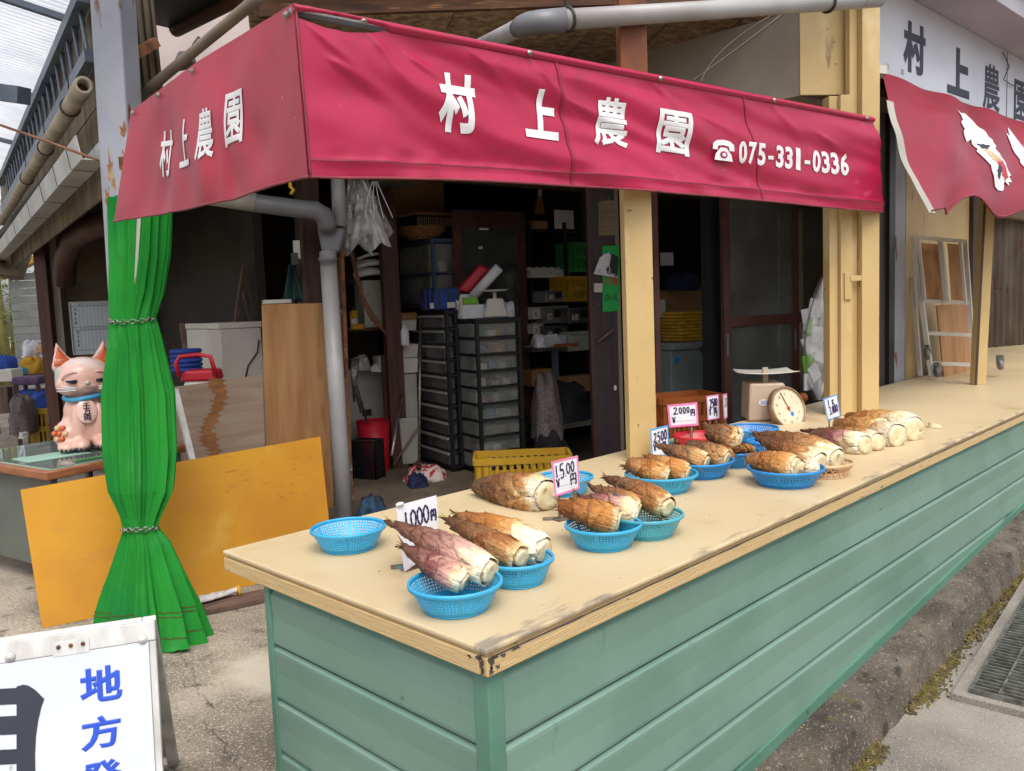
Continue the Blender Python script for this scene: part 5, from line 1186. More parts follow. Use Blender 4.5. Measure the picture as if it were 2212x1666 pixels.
mb = MB(); c0, c1 = DK+a*i+b*i, DK+a*i+b*(dw-i); mb.hexa([V((p.x, p.y, z)) for z in (.12, .654) for p in (c0, c0+a*.02, c1+a*.02, c1)]); part('side_panel', mb, M['deskm'], t)
mb = MB(); c0, c1 = DK+a*.45+b*.1, DK+a*(dl-i)+b*.1; mb.hexa([V((p.x, p.y, z)) for z in (.2, .654) for p in (c0, c1, c1+b*.02, c0+b*.02)]); part('front_panel', mb, M['black'], t)
for (u, v) in ((i, i), (dl-i, i), (dl-i, dw-i), (i, dw-i)):
    c = DK+a*u+b*v; mb = MB(); mb.box(V((c.x, c.y, .33)), (.035, .035, .655), ang); lg = part('leg', mb, M['deskm'], t)
    part('foot', MB().lathe([(.0, 0), (.02, 0), (.018, .02), (0, .02)], (c.x, c.y, 0.0), n=10), M['black'], lg)
mb = MB()
for r in range(4):
    for k in range(7):
        p = Z(88+k*15-r*2, 958+r*9-k*1.6, .7045); mb.box(V((p.x, p.y, .7098)), (.035, .016, .0006), 20)
part('print_under_glass', mb, M['greyink'], t)
# paper and green ruler on the desk
p = Z(70, 990, .711); solo('paper_sheet', MB().box(V((p.x+.1, p.y-.02, .7115)), (.36, .24, .002), 5), M['mint'], 'pale paper sheet lying on the near corner of the desk', 'paper')
p = Z(200, 990, .712); solo('green_ruler', MB().box(V((p.x, p.y, .7135)), (.22, .035, .004), 10), M['greenp'], 'green plastic ruler at the feet of the lucky cat', 'ruler')

# lucky cat: one continuous glazed body
CB = Z(193, 968, .712); cd = depth(CB); k = cd/F
sc_ = 236*k/1.0         # standing height in metres
face = math.atan2(CAM.y-CB.y, CAM.x-CB.x)+rad(8)
cat = thing('lucky_cat', 'pink glazed ceramic lucky cat statue with blue ribbon on the desk', 'cat statue', CB, face+math.pi/2)
mb = MB(); hh = sc_
def E_(x, y, z, rx, ry, rz, rot=None): mb.sph((x*hh, y*hh, z*hh), (rx*hh, ry*hh, rz*hh), 22, 14, 0, rot)
# local frame: -y faces the viewer, x to viewer's right
E_(0, .03, .20, .215, .19, .205); E_(0, .02, .34, .185, .16, .18); E_(0, .0, .46, .14, .12, .10)
E_(0, -.02, .655, .235, .19, .185); E_(-.11, -.06, .60, .13, .12, .11); E_(.11, -.06, .60, .13, .12, .11); E_(0, -.13, .585, .105, .085, .075); E_(0, -.06, .545, .10, .10, .06)
E_(-.17, -.02, .14, .11, .15, .14); E_(.17, -.02, .14, .11, .15, .14)
for s in (-1, 1):
    E_(s*.085, -.12, .26, .065, .07, .17); E_(s*.085, -.17, .06, .075, .11, .06); E_(s*.2, -.14, .05, .075, .11, .05)
    for j in range(8):
        t_ = j/7; e = .105*(1-t_*.86); E_(s*(.145+.045*t_), -.0, .75+.185*t_, e, .05*(1-.55*t_), .05)
body = part('body', mb, M['catw'], cat, True, True)
rm = body.modifiers.new('merge', 'REMESH'); rm.mode = 'VOXEL'; rm.voxel_size = hh*.016; rm.use_smooth_shade = True
sm = body.modifiers.new('soft', 'SMOOTH'); sm.factor = .5; sm.iterations = 6
for s in (-1, 1):
    mb = MB(); mb.add([(s*hh*.16+hh*x, -hh*y, hh*z) for x, y, z in ((-.06, .052, .79), (.06, .050, .79), (s*.034, .03, .935))], [(0, 1, 2)])
    mb = MB(); mb.grid(lambda u, v, s=s: (hh*(s*(.150+.04*v)+(u*2-1)*.084*(1-v)), -hh*(.056-.022*v+.008*math.sin(u*math.pi)), hh*(.77+.165*v)), 8, 8, thick=.004); part('inner_ear', mb, M['cato'], cat, True, True)
    mb = MB(); mb.grid(lambda u, v, s=s: (hh*(s*.108+(u*2-1)*.064), -hh*(.198-.035*abs(u*2-1)**2), hh*(.643-.034*v*math.sin(u*math.pi)-.004*(1-math.sin(u*math.pi)))), 10, 4, thick=.004); part('eye', mb, M['catk'], cat, True, True)
    mb = MB(); mb.tube([(hh*(s*.108+.082*math.cos(q_)), -hh*(.192-.035*abs(math.cos(q_))**2), hh*(.645+.065*math.sin(q_))) for q_ in [math.pi*j/10 for j in range(11)]], hh*.008, 6); part('brow', mb, M['catw'], cat, True, True)
    for j in range(3):
        mb = MB(); mb.tube([(hh*s*(.09+.03*j*0), -hh*.212, hh*(.575-.012*j)), (hh*s*.17, -hh*.175, hh*(.585-.018*j)), (hh*s*.235, -hh*.09, hh*(.605-.03*j))], [hh*.004, hh*.006, hh*.003], 6); part('whisker', mb, M['white'], cat, True, True)
    for j in range(4):
        for cx, cy in ((s*.085, -.265), (s*.2, -.235)):
            mb = MB(); mb.sph((hh*(cx+(j-1.5)*.034), hh*(cy+.012*abs(j-1.5)), hh*.028), (hh*.009, hh*.02, hh*.022), 8, 6); part('claw', mb, M['catk'], cat, True, True)
mb = MB(); mb.sph((0, -hh*.215, hh*.612), (hh*.026, hh*.02, hh*.018), 10, 8); part('nose', mb, M['catw'], cat, True, True)
mb = MB(); mb.tube([(-hh*.06, -hh*.2, hh*.553), (-hh*.025, -hh*.215, hh*.560), (0, -hh*.218, hh*.572), (hh*.025, -hh*.215, hh*.560), (hh*.06, -hh*.2, hh*.553)], hh*.004, 6); part('mouth', mb, M['stand'], cat, True, True)
mb = MB()
for j in range(16): mb.sph((hh*(-.06+.12*j/15), -hh*(.216-.0*j), hh*(.582+.006*(j % 3))), hh*.004, 6, 5)
part('whisker_dots', mb, M['white'], cat, True, True)
mb = MB(); mb.tube([(hh*.165*math.cos(q_), hh*(-.01+.150*math.sin(q_)), hh*(.475-.012*math.sin(q_*2))) for q_ in [2*math.pi*j/30 for j in range(31)]], hh*.022, 8, cap=False); rb = part('ribbon', mb, M['ribbon'], cat, True, True)
for j in range(5):
    mb = MB(); mb.tube([(hh*.13, -hh*.13, hh*.46), (hh*(.15+.012*j), -hh*(.17+.004*j), hh*(.40-.01*j)), (hh*(.12+.03*j), -hh*.19, hh*(.32-.008*j))], [hh*.014, hh*.018, hh*.008], 6); part('ribbon_tail', mb, M['ribbon'], rb, True, True)
mb = MB(); mb.lathe([(0, 0), (hh*.1, 0), (hh*.106, hh*.008), (hh*.098, hh*.016), (0, hh*.014)], n=28, sx=.85, sy=1.05).xf(Matrix.Translation((-hh*.02, -hh*.165, hh*.355)) @ Matrix.Rotation(rad(78), 4, 'X')); co_ = part('coin', mb, M['catw'], cat, True, True)
def loc_letter(name, c, x, z, s_, y):
    m_ = norm_text(c, .02); m_.v = [V((hh*(x+(p.x-.5)*s_), -hh*(y-.21*(p.y-.5)*s_), hh*(z+(p.y-.5)*s_))) for p in m_.v]; part(name, m_, M['catk'], co_, False, True)
for c, z in (('千', .405), ('万', .355), ('両', .305)): loc_letter('character', c, -.02, z, .062, .192-(.355-z)*.21*-1)
dirp = V((-.62, -.74, .25)).normalized(); cc_ = V((-.17, -.02, .14)); e1_ = dirp.cross(UP).normalized(); e2_ = e1_.cross(dirp)
for k in range(7):
    q_ = (e1_*math.cos(k*math.pi/3)+e2_*math.sin(k*math.pi/3))*(.052 if k < 6 else 0)
    dd_ = (dirp*.119+q_); pp_ = cc_+V((dd_.x*.95, dd_.y*1.12, dd_.z*1.08)); mb = MB(); mb.sph(pp_*hh, (hh*.027, hh*.027, hh*.027), 10, 7); part('petal', mb, M['cato' if k % 2 == 0 else 'weave'], cat, True, True)

# white appliance, red carrier, basket behind the boards
P, a, b, L1, L2, hgt = cbox(482, 835, 410, 572, 698, -12, d=6.6)
P = V((P.x, P.y, 0)); hgt = zat(P, 698)
t = thing('white_appliance', 'off white boxy appliance standing behind the weathered plywood', 'appliance', P)
part('cabinet', MB().hexa(boxpts(P, a, b, L1, L2, hgt-.05)), M['offwhite'], t, bevel=.01)
part('lid', MB().hexa(boxpts(P-a*.006-b*.006+UP*(hgt-.048), a, b, L1+.012, L2+.012, .048)), M['offwhite'], t, bevel=.006)
mb = MB(); s0 = P+a*L1*.62+UP*(hgt-.25)-b*.01; mb.tube([s0+a*.1+UP*.1, s0+a*.08, s0+UP*-.1, s0-a*.03-UP*.2], .006, 6); part('power_cord', mb, M['black'], t, True)
d = 5.9; t = thing('red_carrier', 'white tank with red lid and red carrying handle behind the boards', 'tank', DP(430, 860, d))
Q = fquad(386, 768, 470, 826, d, -40)
part('tank', MB().slab([Qp(Q, .1, -.8), Qp(Q, .9, -.8), Qp(Q, .9, .05), Qp(Q, .1, .05)], .2), M['offwhite'], t, bevel=.03)
mb = MB(); mb.slab([Qp(Q, .02, 0, .01), Qp(Q, 1, -.02, .01), Qp(Q, .95, .42, .01), Qp(Q, .14, .42, .01)], .22); part('lid', mb, M['redp'], t, bevel=.02)
mb = MB(); mb.tube([Qp(Q, .06, .2, .02), Qp(Q, -.01, .7, .02), Qp(Q, .1, .95, .02), Qp(Q, .55, 1.0, .02), Qp(Q, .88, .92, .02), Qp(Q, .99, .2, .02)], .017, 8); part('handle', mb, M['redp'], t, True)
d = 6.3; t = thing('blue_rope_roll', 'roll of blue rope beside the white appliance', 'rope', DP(400, 800, d)); c = DP(402, 770, d)
for j in range(5):
    mb = MB(); mb.tube([c+V((.1*math.cos(q_), .1*math.sin(q_), -.1+.035*j)) for q_ in [2*math.pi*i/20 for i in range(21)]], .018, 7, cap=False); part('coil', mb, M['royal'], t, True)
for i, (x0, y0, x1, y1, d, m) in enumerate(((528, 570, 508, 705, 7.2, 'plank'), (522, 600, 545, 705, 7.3, 'plank'), (392, 700, 402, 770, 6.7, 'plank'), (378, 842, 402, 940, 5.3, 'whitewood'))):
    mb = MB(); a_p, b_p = DP(x0, y0, d), DP(x1, y1, d-.1); dirv = (b_p-a_p).normalized(); mb.bar(a_p, b_p+dirv*((b_p.z)/max(.2, -dirv.z) if i < 3 else .25), .035, .03)
    solo('wooden_pole', mb, M[m], ('brown stick leaning on the dark shed wall, left of the pair', 'brown stick leaning on the dark shed wall, right of the pair', 'short brown stick beside the blue rope roll', 'thin white batten between curtain and weathered plywood')[i], 'stick')
# ================================================================== DOWNPIPES at the shop corner
PD = DP(722, 700, 6.1); pz = V((PD.x, PD.y, 0))
def pdp(x, y, d=6.1): return DP(x, y, d)
t = thing('downpipe', 'grey downpipe with elbow and box joint at the shop corner', 'pipe', (pdp(742, 1105).x, pdp(742, 1105).y, 0))
r = 18*6.1/F
low = pdp(744, 1110, 5.9); low.z = .0
part('lower_pipe', MB().tube([low, pdp(708, 545)], r, 18), M['pvc'], t, True)
part('joint_box', MB().slab([pdp(694, 545), pdp(732, 545), pdp(745, 492), pdp(684, 490)], .16), M['pvcd'], t, bevel=.02)
elb = [pdp(470, 425, 5.75), pdp(560, 440, 5.8), pdp(650, 452, 5.92), pdp(680, 455, 5.97), pdp(698, 465, 6.02), pdp(706, 482, 6.05), pdp(707, 495, 6.07)]
part('elbow_pipe', MB().tube(elb, [r*1.05]*3+[r*1.12]*4, 18), M['pvcd'], t, True)
part('pale_pipe_end', MB().tube([pdp(440, 420, 5.7), pdp(552, 438.5, 5.79)], r*1.09, 18), M['greyw'], t, True)
part('upper_pipe', MB().tube([pdp(728, 340, 6.2), pdp(734, 490, 6.15)], r*.86, 16), M['pvc'], t, True)
for y, x in ((560, 708), (1010, 738)):
    mb = MB(); c = DP(x, y, 6.05); mb.lathe([(r*1.04, -.012), (r*1.13, -.012), (r*1.13, .012), (r*1.04, .012)], c, 18, close=False); part('clamp', mb, M['pvcd'], t, True)
mb = MB(); c0, c1 = DP(735, 480, 6.25), DP(757, 1110, 6.1); c1.z = 0; mb.bar(c0+UP*.3, c1, .045, .03); solo('rusty_angle', mb, M['rust'], 'rusty steel angle bar right behind the grey downpipe', 'steel bar')
mb = MB(); c0, c1 = DP(664, 380, 6.4), DP(676, 1000, 6.4); mb.bar(c0+UP*.4, V((c1.x, c1.y, 0)), .14, .14, upv=H(-8)); solo('corner_timber', mb, M['darkwood'], 'dark timber post at the shop corner behind the downpipe', 'post')
mb = MB(); c = DP(641, 540, 6.2); t = thing('wall_socket', 'cream socket box with dark adapter hanging beside the corner timber', 'socket', c)
part('box', MB().box(c, (.05, .03, .14), -30), M['offwhite'], t, bevel=.004); part('adapter', MB().box(c+V((-.035, -.02, -.07)), (.05, .05, .09), -30), M['black'], t, bevel=.004)
mb = MB(); mb.tube([c+UP*.07, c+UP*.3+H(20)*.02, c+UP*.5], .004, 5); mb.tube([c+V((-.03, -.02, -.1)), c+V((-.08, -.02, -.5)), c+V((-.12, 0, -.75))], .004, 5); part('cable', mb, M['black'], t, True)
mb = MB(); c = DP(627, 404, 5.6); mb.tube([c+UP*.05, c, c+rtH*.02-UP*.02, c-UP*.05], .012, 7); solo('yellow_clip', mb, M['yelcloth'], 'small yellow clip hanging just below the awning corner', 'clip', smooth=True)
mb = MB(); c = DP(598, 652, 6.3); mb.box(c, (.2, .12, .03), -20); solo('white_box', mb, M['offwhite'], 'flat white box on the ledge above the tall plywood', 'box', bevel=.004)
mb = MB(); c = DP(636, 650, 6.35); mb.grid(lambda u, v: c+rtH*((u-.5)*.18*(1-.75*v))+UP*(.28*v)-fwH*.03*math.sin(u*9), 10, 8, thick=.004); solo('green_cloth', mb, mat('deep_green_cloth', S(20, 62, 58), None, 8, rough=.9), 'dark green folded cloth hanging on the corner timber', 'cloth', smooth=True)

# ================================================================== SHED BUILDINGS behind (walls, roofs): keep the interiors dark
FO = V((2.35, 4.1, 0)); fx = H(-8.5); fy = H(81.5)
def rectwall(P, d, L, z0, z1, th=.08):
    n_ = V((d.y, -d.x, 0)); return MB().hexa([P+UP*z0, P+d*L+UP*z0, P+d*L-n_*th+UP*z0, P-n_*th+UP*z0, P+UP*z1, P+d*L+UP*z1, P+d*L-n_*th+UP*z1, P-n_*th+UP*z1])
shop = thing('shop_building', 'old shop building with dark interior behind the counter', 'building', FO)
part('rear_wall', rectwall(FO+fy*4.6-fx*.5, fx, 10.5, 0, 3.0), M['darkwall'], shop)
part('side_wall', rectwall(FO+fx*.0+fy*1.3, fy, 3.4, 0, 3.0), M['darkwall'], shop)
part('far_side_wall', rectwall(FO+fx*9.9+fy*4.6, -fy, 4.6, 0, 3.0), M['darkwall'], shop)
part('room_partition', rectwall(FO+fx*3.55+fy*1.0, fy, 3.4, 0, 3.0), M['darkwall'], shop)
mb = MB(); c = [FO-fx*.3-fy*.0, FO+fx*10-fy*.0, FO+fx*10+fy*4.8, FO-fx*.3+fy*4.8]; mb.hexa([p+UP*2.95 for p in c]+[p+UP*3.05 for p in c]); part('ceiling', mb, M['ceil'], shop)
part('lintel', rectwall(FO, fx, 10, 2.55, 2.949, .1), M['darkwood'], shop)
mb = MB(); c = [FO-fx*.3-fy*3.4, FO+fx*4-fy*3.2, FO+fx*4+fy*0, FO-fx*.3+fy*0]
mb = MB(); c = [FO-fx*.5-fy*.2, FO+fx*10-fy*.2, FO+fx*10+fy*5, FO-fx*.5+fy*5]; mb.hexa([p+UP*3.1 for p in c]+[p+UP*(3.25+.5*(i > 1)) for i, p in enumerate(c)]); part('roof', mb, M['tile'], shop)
# reed screen ceiling over the aisle: separate thin rods
mb = MB(); r00, r10, r01, r11 = DP(520, -90, 4.3), DP(1830, -70, 4.9), DP(560, 215, 9.5), DP(1470, 205, 9.8)
for i in range(150):
    v = i/149; a_ = r00.lerp(r01, v); b_ = r10.lerp(r11, v); n_ = 10
    pts = [a_.lerp(b_, k/n_)+V((0, 0, .006*noise.noise(V((k*1.1, i*.7, 0))))) for k in range(n_+1)]
    mb.tube(pts, .0105, 5)
rs = thing('reed_screen', 'reed screen ceiling above the awning under the eaves', 'reed screen', r00)
o = part('reeds', mb, M['reed'], rs); o['kind'] = 'stuff'
mb = MB()
for k in range(7):
    u = .08+k*.14; pts = [r00.lerp(r01, j/40).lerp(r10.lerp(r11, j/40), u)+V((0, 0, -.012+.004*math.sin(j*3))) for j in range(41)]; mb.tube(pts, .003, 4)
part('binding_string', mb, M['wire'], rs)
mb = MB(); q = [p+UP*.04 for p in (r00, r10, r11, r01)]; mb.hexa(q+[p+UP*.06 for p in q]); part('backing', mb, M['ceil'], rs)
# brown fascia board and grey eave pipe
mb = MB(); p, q = DP(560, 36, 4.55), DP(1760, -6, 4.95); mb.hexa([p, q, q+fwH*.04, p+fwH*.04]+[x+UP*.35 for x in (p, q, q+fwH*.04, p+fwH*.04)]); solo('fascia_board', mb, M['fascia'], 'brown weathered fascia board along the top edge above the grey pipe', 'board')
ep0, ep1 = DP(1215, 43, 3.5), DP(1900, -2, 4.5)
t = thing('eave_pipe', 'grey pipe running under the eaves above the awning', 'pipe', ep0); r = 20*3.8/F
part('long_run', MB().tube([ep0, ep0.lerp(ep1, .5), ep1], r, 20), M['pvc'], t, True)
part('elbow', MB().tube([DP(1118, 62, 3.63), DP(1128, 57, 3.57), DP(1143, 52, 3.52), DP(1165, 48, 3.5), DP(1222, 42.6, 3.51)], [r*.9, r*1.08, r*1.14, r*1.14, r*1.14], 20), M['pvcd'], t, True)
part('rear_run', MB().tube([DP(1124, 60, 3.6), DP(1072, 84, 4.1), DP(1000, 118, 5.0)], r*.95, 18), M['pvc'], t, True)
for px in (1219, 1780):
    dv = (ep1-ep0).normalized(); c = ep0+dv*lenx(ep0, dv, px+8); s1 = dv.cross(UP).normalized(); u1 = s1.cross(dv)
    mb = MB(); mb.tube([c+(s1*math.cos(q_)+u1*math.sin(q_))*(r+.006) for q_ in [2*math.pi*j/20 for j in range(21)]], .007, 6, cap=False); mb.tube([c+u1*r, c+u1*(r+.2)], .004, 5); part('wire_tie', mb, M['wire'], t, True)

# ================================================================== LEFT SHED: gutter, corrugated wall, girder, cement pipe, clear roof
hd = H(79.2); sn = V((hd.y, -hd.x, 0))       # sn points to the right of the heading (towards the shop)
def corr(name, P, d, L, z0, z1, m, parent, pitch=.075, amp=.012, lean=V((0, 0, 0))):
    n_ = V((d.y, -d.x, 0)); k = max(8, int(L/pitch*8)); pts = []
    mb = MB(); mb.grid(lambda u, v: P+d*(u*L)+n_*(amp*math.sin(u*L/pitch*2*math.pi))+UP*(z0+(z1-z0)*v)+lean*v, k, 1, thick=.002); return part(name, mb, m, parent, True)
G0 = DP(222, 352, 4.6)
shed = thing('storage_shed', 'open storage shed with weathered corrugated wall and dark inside', 'shed', (G0.x, G0.y, 0))
zg = G0.z
corr('corrugated_wall', V((G0.x, G0.y, 0))+sn*.10-hd*.2, hd, 9.0, zg-.1, zg+1.3, M['corr'], shed)
corr('corrugated_end_wall', DP(272, 100, 4.85), H(-48), lenx(DP(272, 100, 4.85), H(-48), 346), DP(272, 235, 4.85).z-DP(272, 100, 4.85).z, 1.2, M['corr'], shed, .045, .008, V((-.05, 0, 0)))
bw = DP(112, 700, 9.9); bwd = H(-45.4); part('rear_wall', rectwall(V((bw.x, bw.y, 0)), bwd, lenx(bw, bwd, 760)+.3, 0, 3.2), M['mud'], shed)
cz = 2.75
c = [V((G0.x, G0.y, cz))+sn*.12, V((FO.x, FO.y, cz))-fy*.2, V((FO.x, FO.y, cz))+fy*5.2, V((G0.x, G0.y, cz))+hd*9]
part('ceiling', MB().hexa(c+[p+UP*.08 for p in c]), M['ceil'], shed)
for i, (x0, x1, y0, d) in enumerate(((92, 117, 500, 9.6), (118, 143, 505, 9.7))):
    p = DP((x0+x1)/2, 700, d); w_ = (x1-x0)*d/F; mb = MB(); mb.box(V((p.x, p.y, 1.35)), (w_, w_, 2.7), -45); part('post', mb, M['redwood' if i == 0 else 'greypaint'], shed)
mb = MB(); p = DP(535, 600, 9.7); mb.box(V((p.x, p.y, 1.35)), (.05, .05, 2.7), -45); part('post', mb, M['darkwood'], shed)
mb = MB(); arc = [DP(140, 610, 9.0), DP(142, 560, 8.8), DP(160, 515, 8.2), DP(200, 490, 7.5), DP(250, 478, 6.8)]; mb.tube(arc, .11, 10); part('curved_beam', mb, M['redwood'], shed, True)
# gutter with wire ties
gt = thing('roof_gutter', 'long pale box gutter with wire ties along the shed', 'gutter', G0-hd*.1)
def gpt(s, o, z): return G0+hd*s-sn*o+UP*z
mb = MB(); mb.hexa([gpt(s, o, z) for z in (-.005, .0) for s, o in ((-.1, 0), (8.5, 0), (8.5, .12), (-.1, .12))]); part('bottom', mb, M['gutter'], gt)
mb = MB(); mb.hexa([gpt(s, o, z) for z, e in ((0.0005, 0), (.12, .02)) for s, o in ((-.1, .115+e), (8.5, .115+e), (8.5, .12+e), (-.1, .12+e))]); part('outer_side', mb, M['gutter'], gt)
mb = MB(); mb.hexa([gpt(s, o, z) for z in (.0005, .12) for s, o in ((-.1, 0), (8.5, 0), (8.5, .005), (-.1, .005))]); part('inner_side', mb, M['gutter'], gt)
for s in (.25, .9, 1.7, 2.7, 4.2):
    mb = MB(); mb.tube([gpt(s, -.1, .45), gpt(s+.02, .08, .2), gpt(s, .147, .12), gpt(s+.01, .128, -.004), gpt(s+.03, .0, -.008), gpt(s, -.02, .1)], .0026, 5); part('wire_tie', mb, M['wire'], gt, True)
# lattice girder
t = thing('lattice_girder', 'blue grey steel lattice girder running away at the upper left', 'girder', DP(190, 50, 4.75))
ga_, gb_ = DP(196, 118, 4.75)+hd*.02, DP(182, -12, 4.75)+hd*.02
GLn = 7.5
part('lower_chord', MB().bar(ga_, ga_+hd*GLn, .06, .07), M['steel'], t); part('upper_chord', MB().bar(gb_, gb_+hd*GLn, .08, .07), M['steel'], t)
for k in range(22):
    s0, s1 = .3*k+.05, .3*k+.2
    part('diagonal', MB().tube([ga_+hd*s0, gb_+hd*s1], .011, 7), M['steel'], t); part('diagonal', MB().tube([gb_+hd*s1+sn*.02, ga_+hd*(s0+.3)+sn*.02], .011, 7), M['steel'], t)
mb = MB(); x = DP(-60, 192, 6.4); mb.bar(x, DP(52, 207, 6.1), .1, .12); part('cross_beam', mb, M['steel'], t)
# cement pipe slung beside it
t = thing('cement_pipe', 'old cement pipe slung below the lattice girder', 'pipe', DP(185, 185, 4.5)); p = DP(181, 184, 4.5); r = 19*4.5/F
mb = MB(); R4 = hd.to_track_quat('Z', 'Y').to_matrix().to_4x4(); R4.translation = p
mb.lathe([(r*.66, .3), (r*.66, 0), (r, 0), (r*1.06, .1), (r*1.06, .22), (r, .3), (r, 7)], n=24, close=False).xf(R4); part('pipe', mb, M['asb'], t, True)
mb = MB(); mb.lathe([(0, .1), (r*.66, .1)], n=24, close=False).xf(R4); part('rusty_plug', mb, M['rust'], t)
for s in (.55, 1.9, 3.4):
    mb = MB(); mb.tube([p+hd*s+(sn*math.cos(q_)+UP*math.sin(q_))*(r+.006) for q_ in [2*math.pi*j/18 for j in range(19)]], .005, 5, cap=False); mb.tube([p+hd*s+UP*r, p+hd*s+UP*(r+.3)], .004, 5); part('wire_sling', mb, M['wire'], t, True)
# translucent corrugated roof
t = thing('clear_roof', 'translucent white corrugated roof over the yard at upper left', 'roof', gb_-sn*3)
kx = 14
mb = MB(); o0 = gb_+UP*.12-hd*1.2
mb.grid(lambda u, v: o0+hd*(u*12)-sn*(v*7-.15)+UP*(v*1.5+.011*math.sin(u*12/.076*2*math.pi)), 1200, 2); part('sheet', mb, M['roofclear'], t, True)
mb = MB()
for s in (2.0, 4.2, 6.4): mb.bar(o0+hd*s-UP*.03+sn*.1, o0+hd*s-sn*7+UP*1.44, .05, .04)
part('purlin', mb, M['steel'], t)
mb = MB(); mb.tube([DP(-20, 263, 4.3), DP(100, 305, 4.3), DP(212, 346, 4.3)], .007, 7); solo('copper_rod', mb, M['copper'], 'thin copper coloured rod reaching the grey post from the left', 'rod', smooth=True)
# upper storey behind: stucco wall, tiled eave, copper gutter, brown rail beside the awning
up_ = thing('stucco_house', 'pinkish stucco upper wall with tiled eave above the awning', 'house', DP(440, 150, 6.5))
Q = fquad(300, -120, 720, 235, 6.6, -30); part('wall', MB().slab(Q, .2), M['stucco'], up_)
e0, e1 = DP(370, 62, 5.7), DP(520, -55, 5.1)
ed = (e1-e0); ed.z = 0; ed.normalize(); en = V((ed.y, -ed.x, 0))
part('eave_underside', MB().hexa([e0, e0+ed*2, e0+ed*2+en*.4, e0+en*.4]+[q_+UP*.05 for q_ in (e0, e0+ed*2, e0+ed*2+en*.4, e0+en*.4)]), M['black'], up_)
part('eave_gutter', MB().tube([e0-en*.03+UP*.0, e0+ed*2-en*.03], .05, 12), M['copper'], up_, True)
for k in range(9):
    part('roof_tile', MB().tube([e0+ed*(.08+.2*k)+UP*.1-en*.08, e0+ed*(.08+.2*k)+UP*.22+en*.35], .05, 10), M['tile'], up_, True)
mb = MB(); mb.tube([DP(322, 192, 4.6), DP(430, 102, 4.0), DP(560, -6, 3.35)], [.028, .026, .026], 10); t = thing('brown_rail', 'brown rail tube running along the awning side edge', 'rail', DP(322, 192, 4.6)); part('tube', mb, M['brownpipe'], t, True)
mb = MB(); c = DP(430, 96, 4.0); mb.tube([c+UP*.035, c+rtH*.03, c-UP*.035, c-rtH*.03, c+UP*.035], .005, 5); part('wire_knot', mb, M['wire'], t, True)
mb = MB(); mb.slab([DP(370, 140, 5.2), DP(415, 132, 5.2), DP(405, 108, 5.2), DP(385, 110, 5.2)], .12); solo('zinc_hood', mb, M['pvc'], 'small zinc roof hood peeking above the awning side', 'hood', bevel=.01)
mb = MB(); mb.bar(DP(262, 135, 4.5), DP(336, 92, 4.7), .05, .05); solo('rusty_bracket', mb, M['rust'], 'rusty angle iron bracket behind the grey post', 'bracket')

# ================================================================== FAR LEFT CLUTTER
d = 9.3
t = thing('whiteboard', 'schedule whiteboard with ruled month table hung in the shed', 'whiteboard', DP(160, 765, d)); Q = fquad(160, 654, 262, 766, d, -36)
part('face', MB().slab(Q, .015), M['wboard'], t)
mb = MB()
for k in range(11): mb.add([Qp(Q, .18+.08*k, .03, .002), Qp(Q, .184+.08*k, .03, .002), Qp(Q, .184+.08*k, .97, .002), Qp(Q, .18+.08*k, .97, .002)], [(0, 1, 2, 3)])
for v in (.07, .46, .52, .92): mb.add([Qp(Q, .04, v, .002), Qp(Q, .98, v, .002), Qp(Q, .98, v+.008, .002), Qp(Q, .04, v+.008, .002)], [(0, 1, 2, 3)])
part('table_lines', mb, M['greyink'], t)
for j, c in enumerate('月予定表'):
    letter('character', c, M['greyink'], t, Q, .07, .83-.085*j, .13, .89-.085*j, .002, .01); letter('character', c, M['greyink'], t, Q, .09, .39-.085*j, .15, .45-.085*j, .002, .01)
for j in range(9): letter('number', str(j+1), M['greyink'], t, Q, .2+.08*j, .935, .225+.08*j, .965, .002, 0); letter('number', str(16+j), M['greyink'], t, Q, .195+.08*j, .475, .24+.08*j, .505, .002, 0)
mb = MB()
for a_, b_ in (((0, 0), (1, 0)), ((0, 1), (1, 1)), ((0, 0), (0, 1))): mb.bar(Qp(Q, *a_, .004), Qp(Q, *b_, .004), .02, .012)
part('rim', mb, M['greyw'], t)
t = thing('roller_shutter', 'grey roller shutter with yellow top rail in the far left background', 'shutter', DP(70, 850, 13)); Q = fquad(42, 590, 112, 852, 13, -45)
for k in range(16): part('slat', MB().slab([Qp(Q, 0, k/16), Qp(Q, 1, k/16), Qp(Q, 1, (k+.9)/16), Qp(Q, 0, (k+.9)/16)], .03), M['shutter'], t)
part('top_rail', MB().bar(Qp(Q, -.1, .97, .1), Qp(Q, 1, 1.1, .1), .15, .1), M['crate'], t)
t = thing('canvas_awning', 'tan canvas awning far behind the gutter at the left edge', 'awning', DP(20, 600, 11)); mb = MB(); mb.slab([DP(-60, 585, 10.5), DP(52, 598, 11), DP(70, 548, 11.8), DP(-60, 530, 11.5)], .05); part('sheet', mb, M['mudl'], t)
bg = thing('bamboo_clump', 'yellow green bamboo clump in the far left background', 'bamboo', DP(0, 900, 16))
cm = MB(); lv = MB()
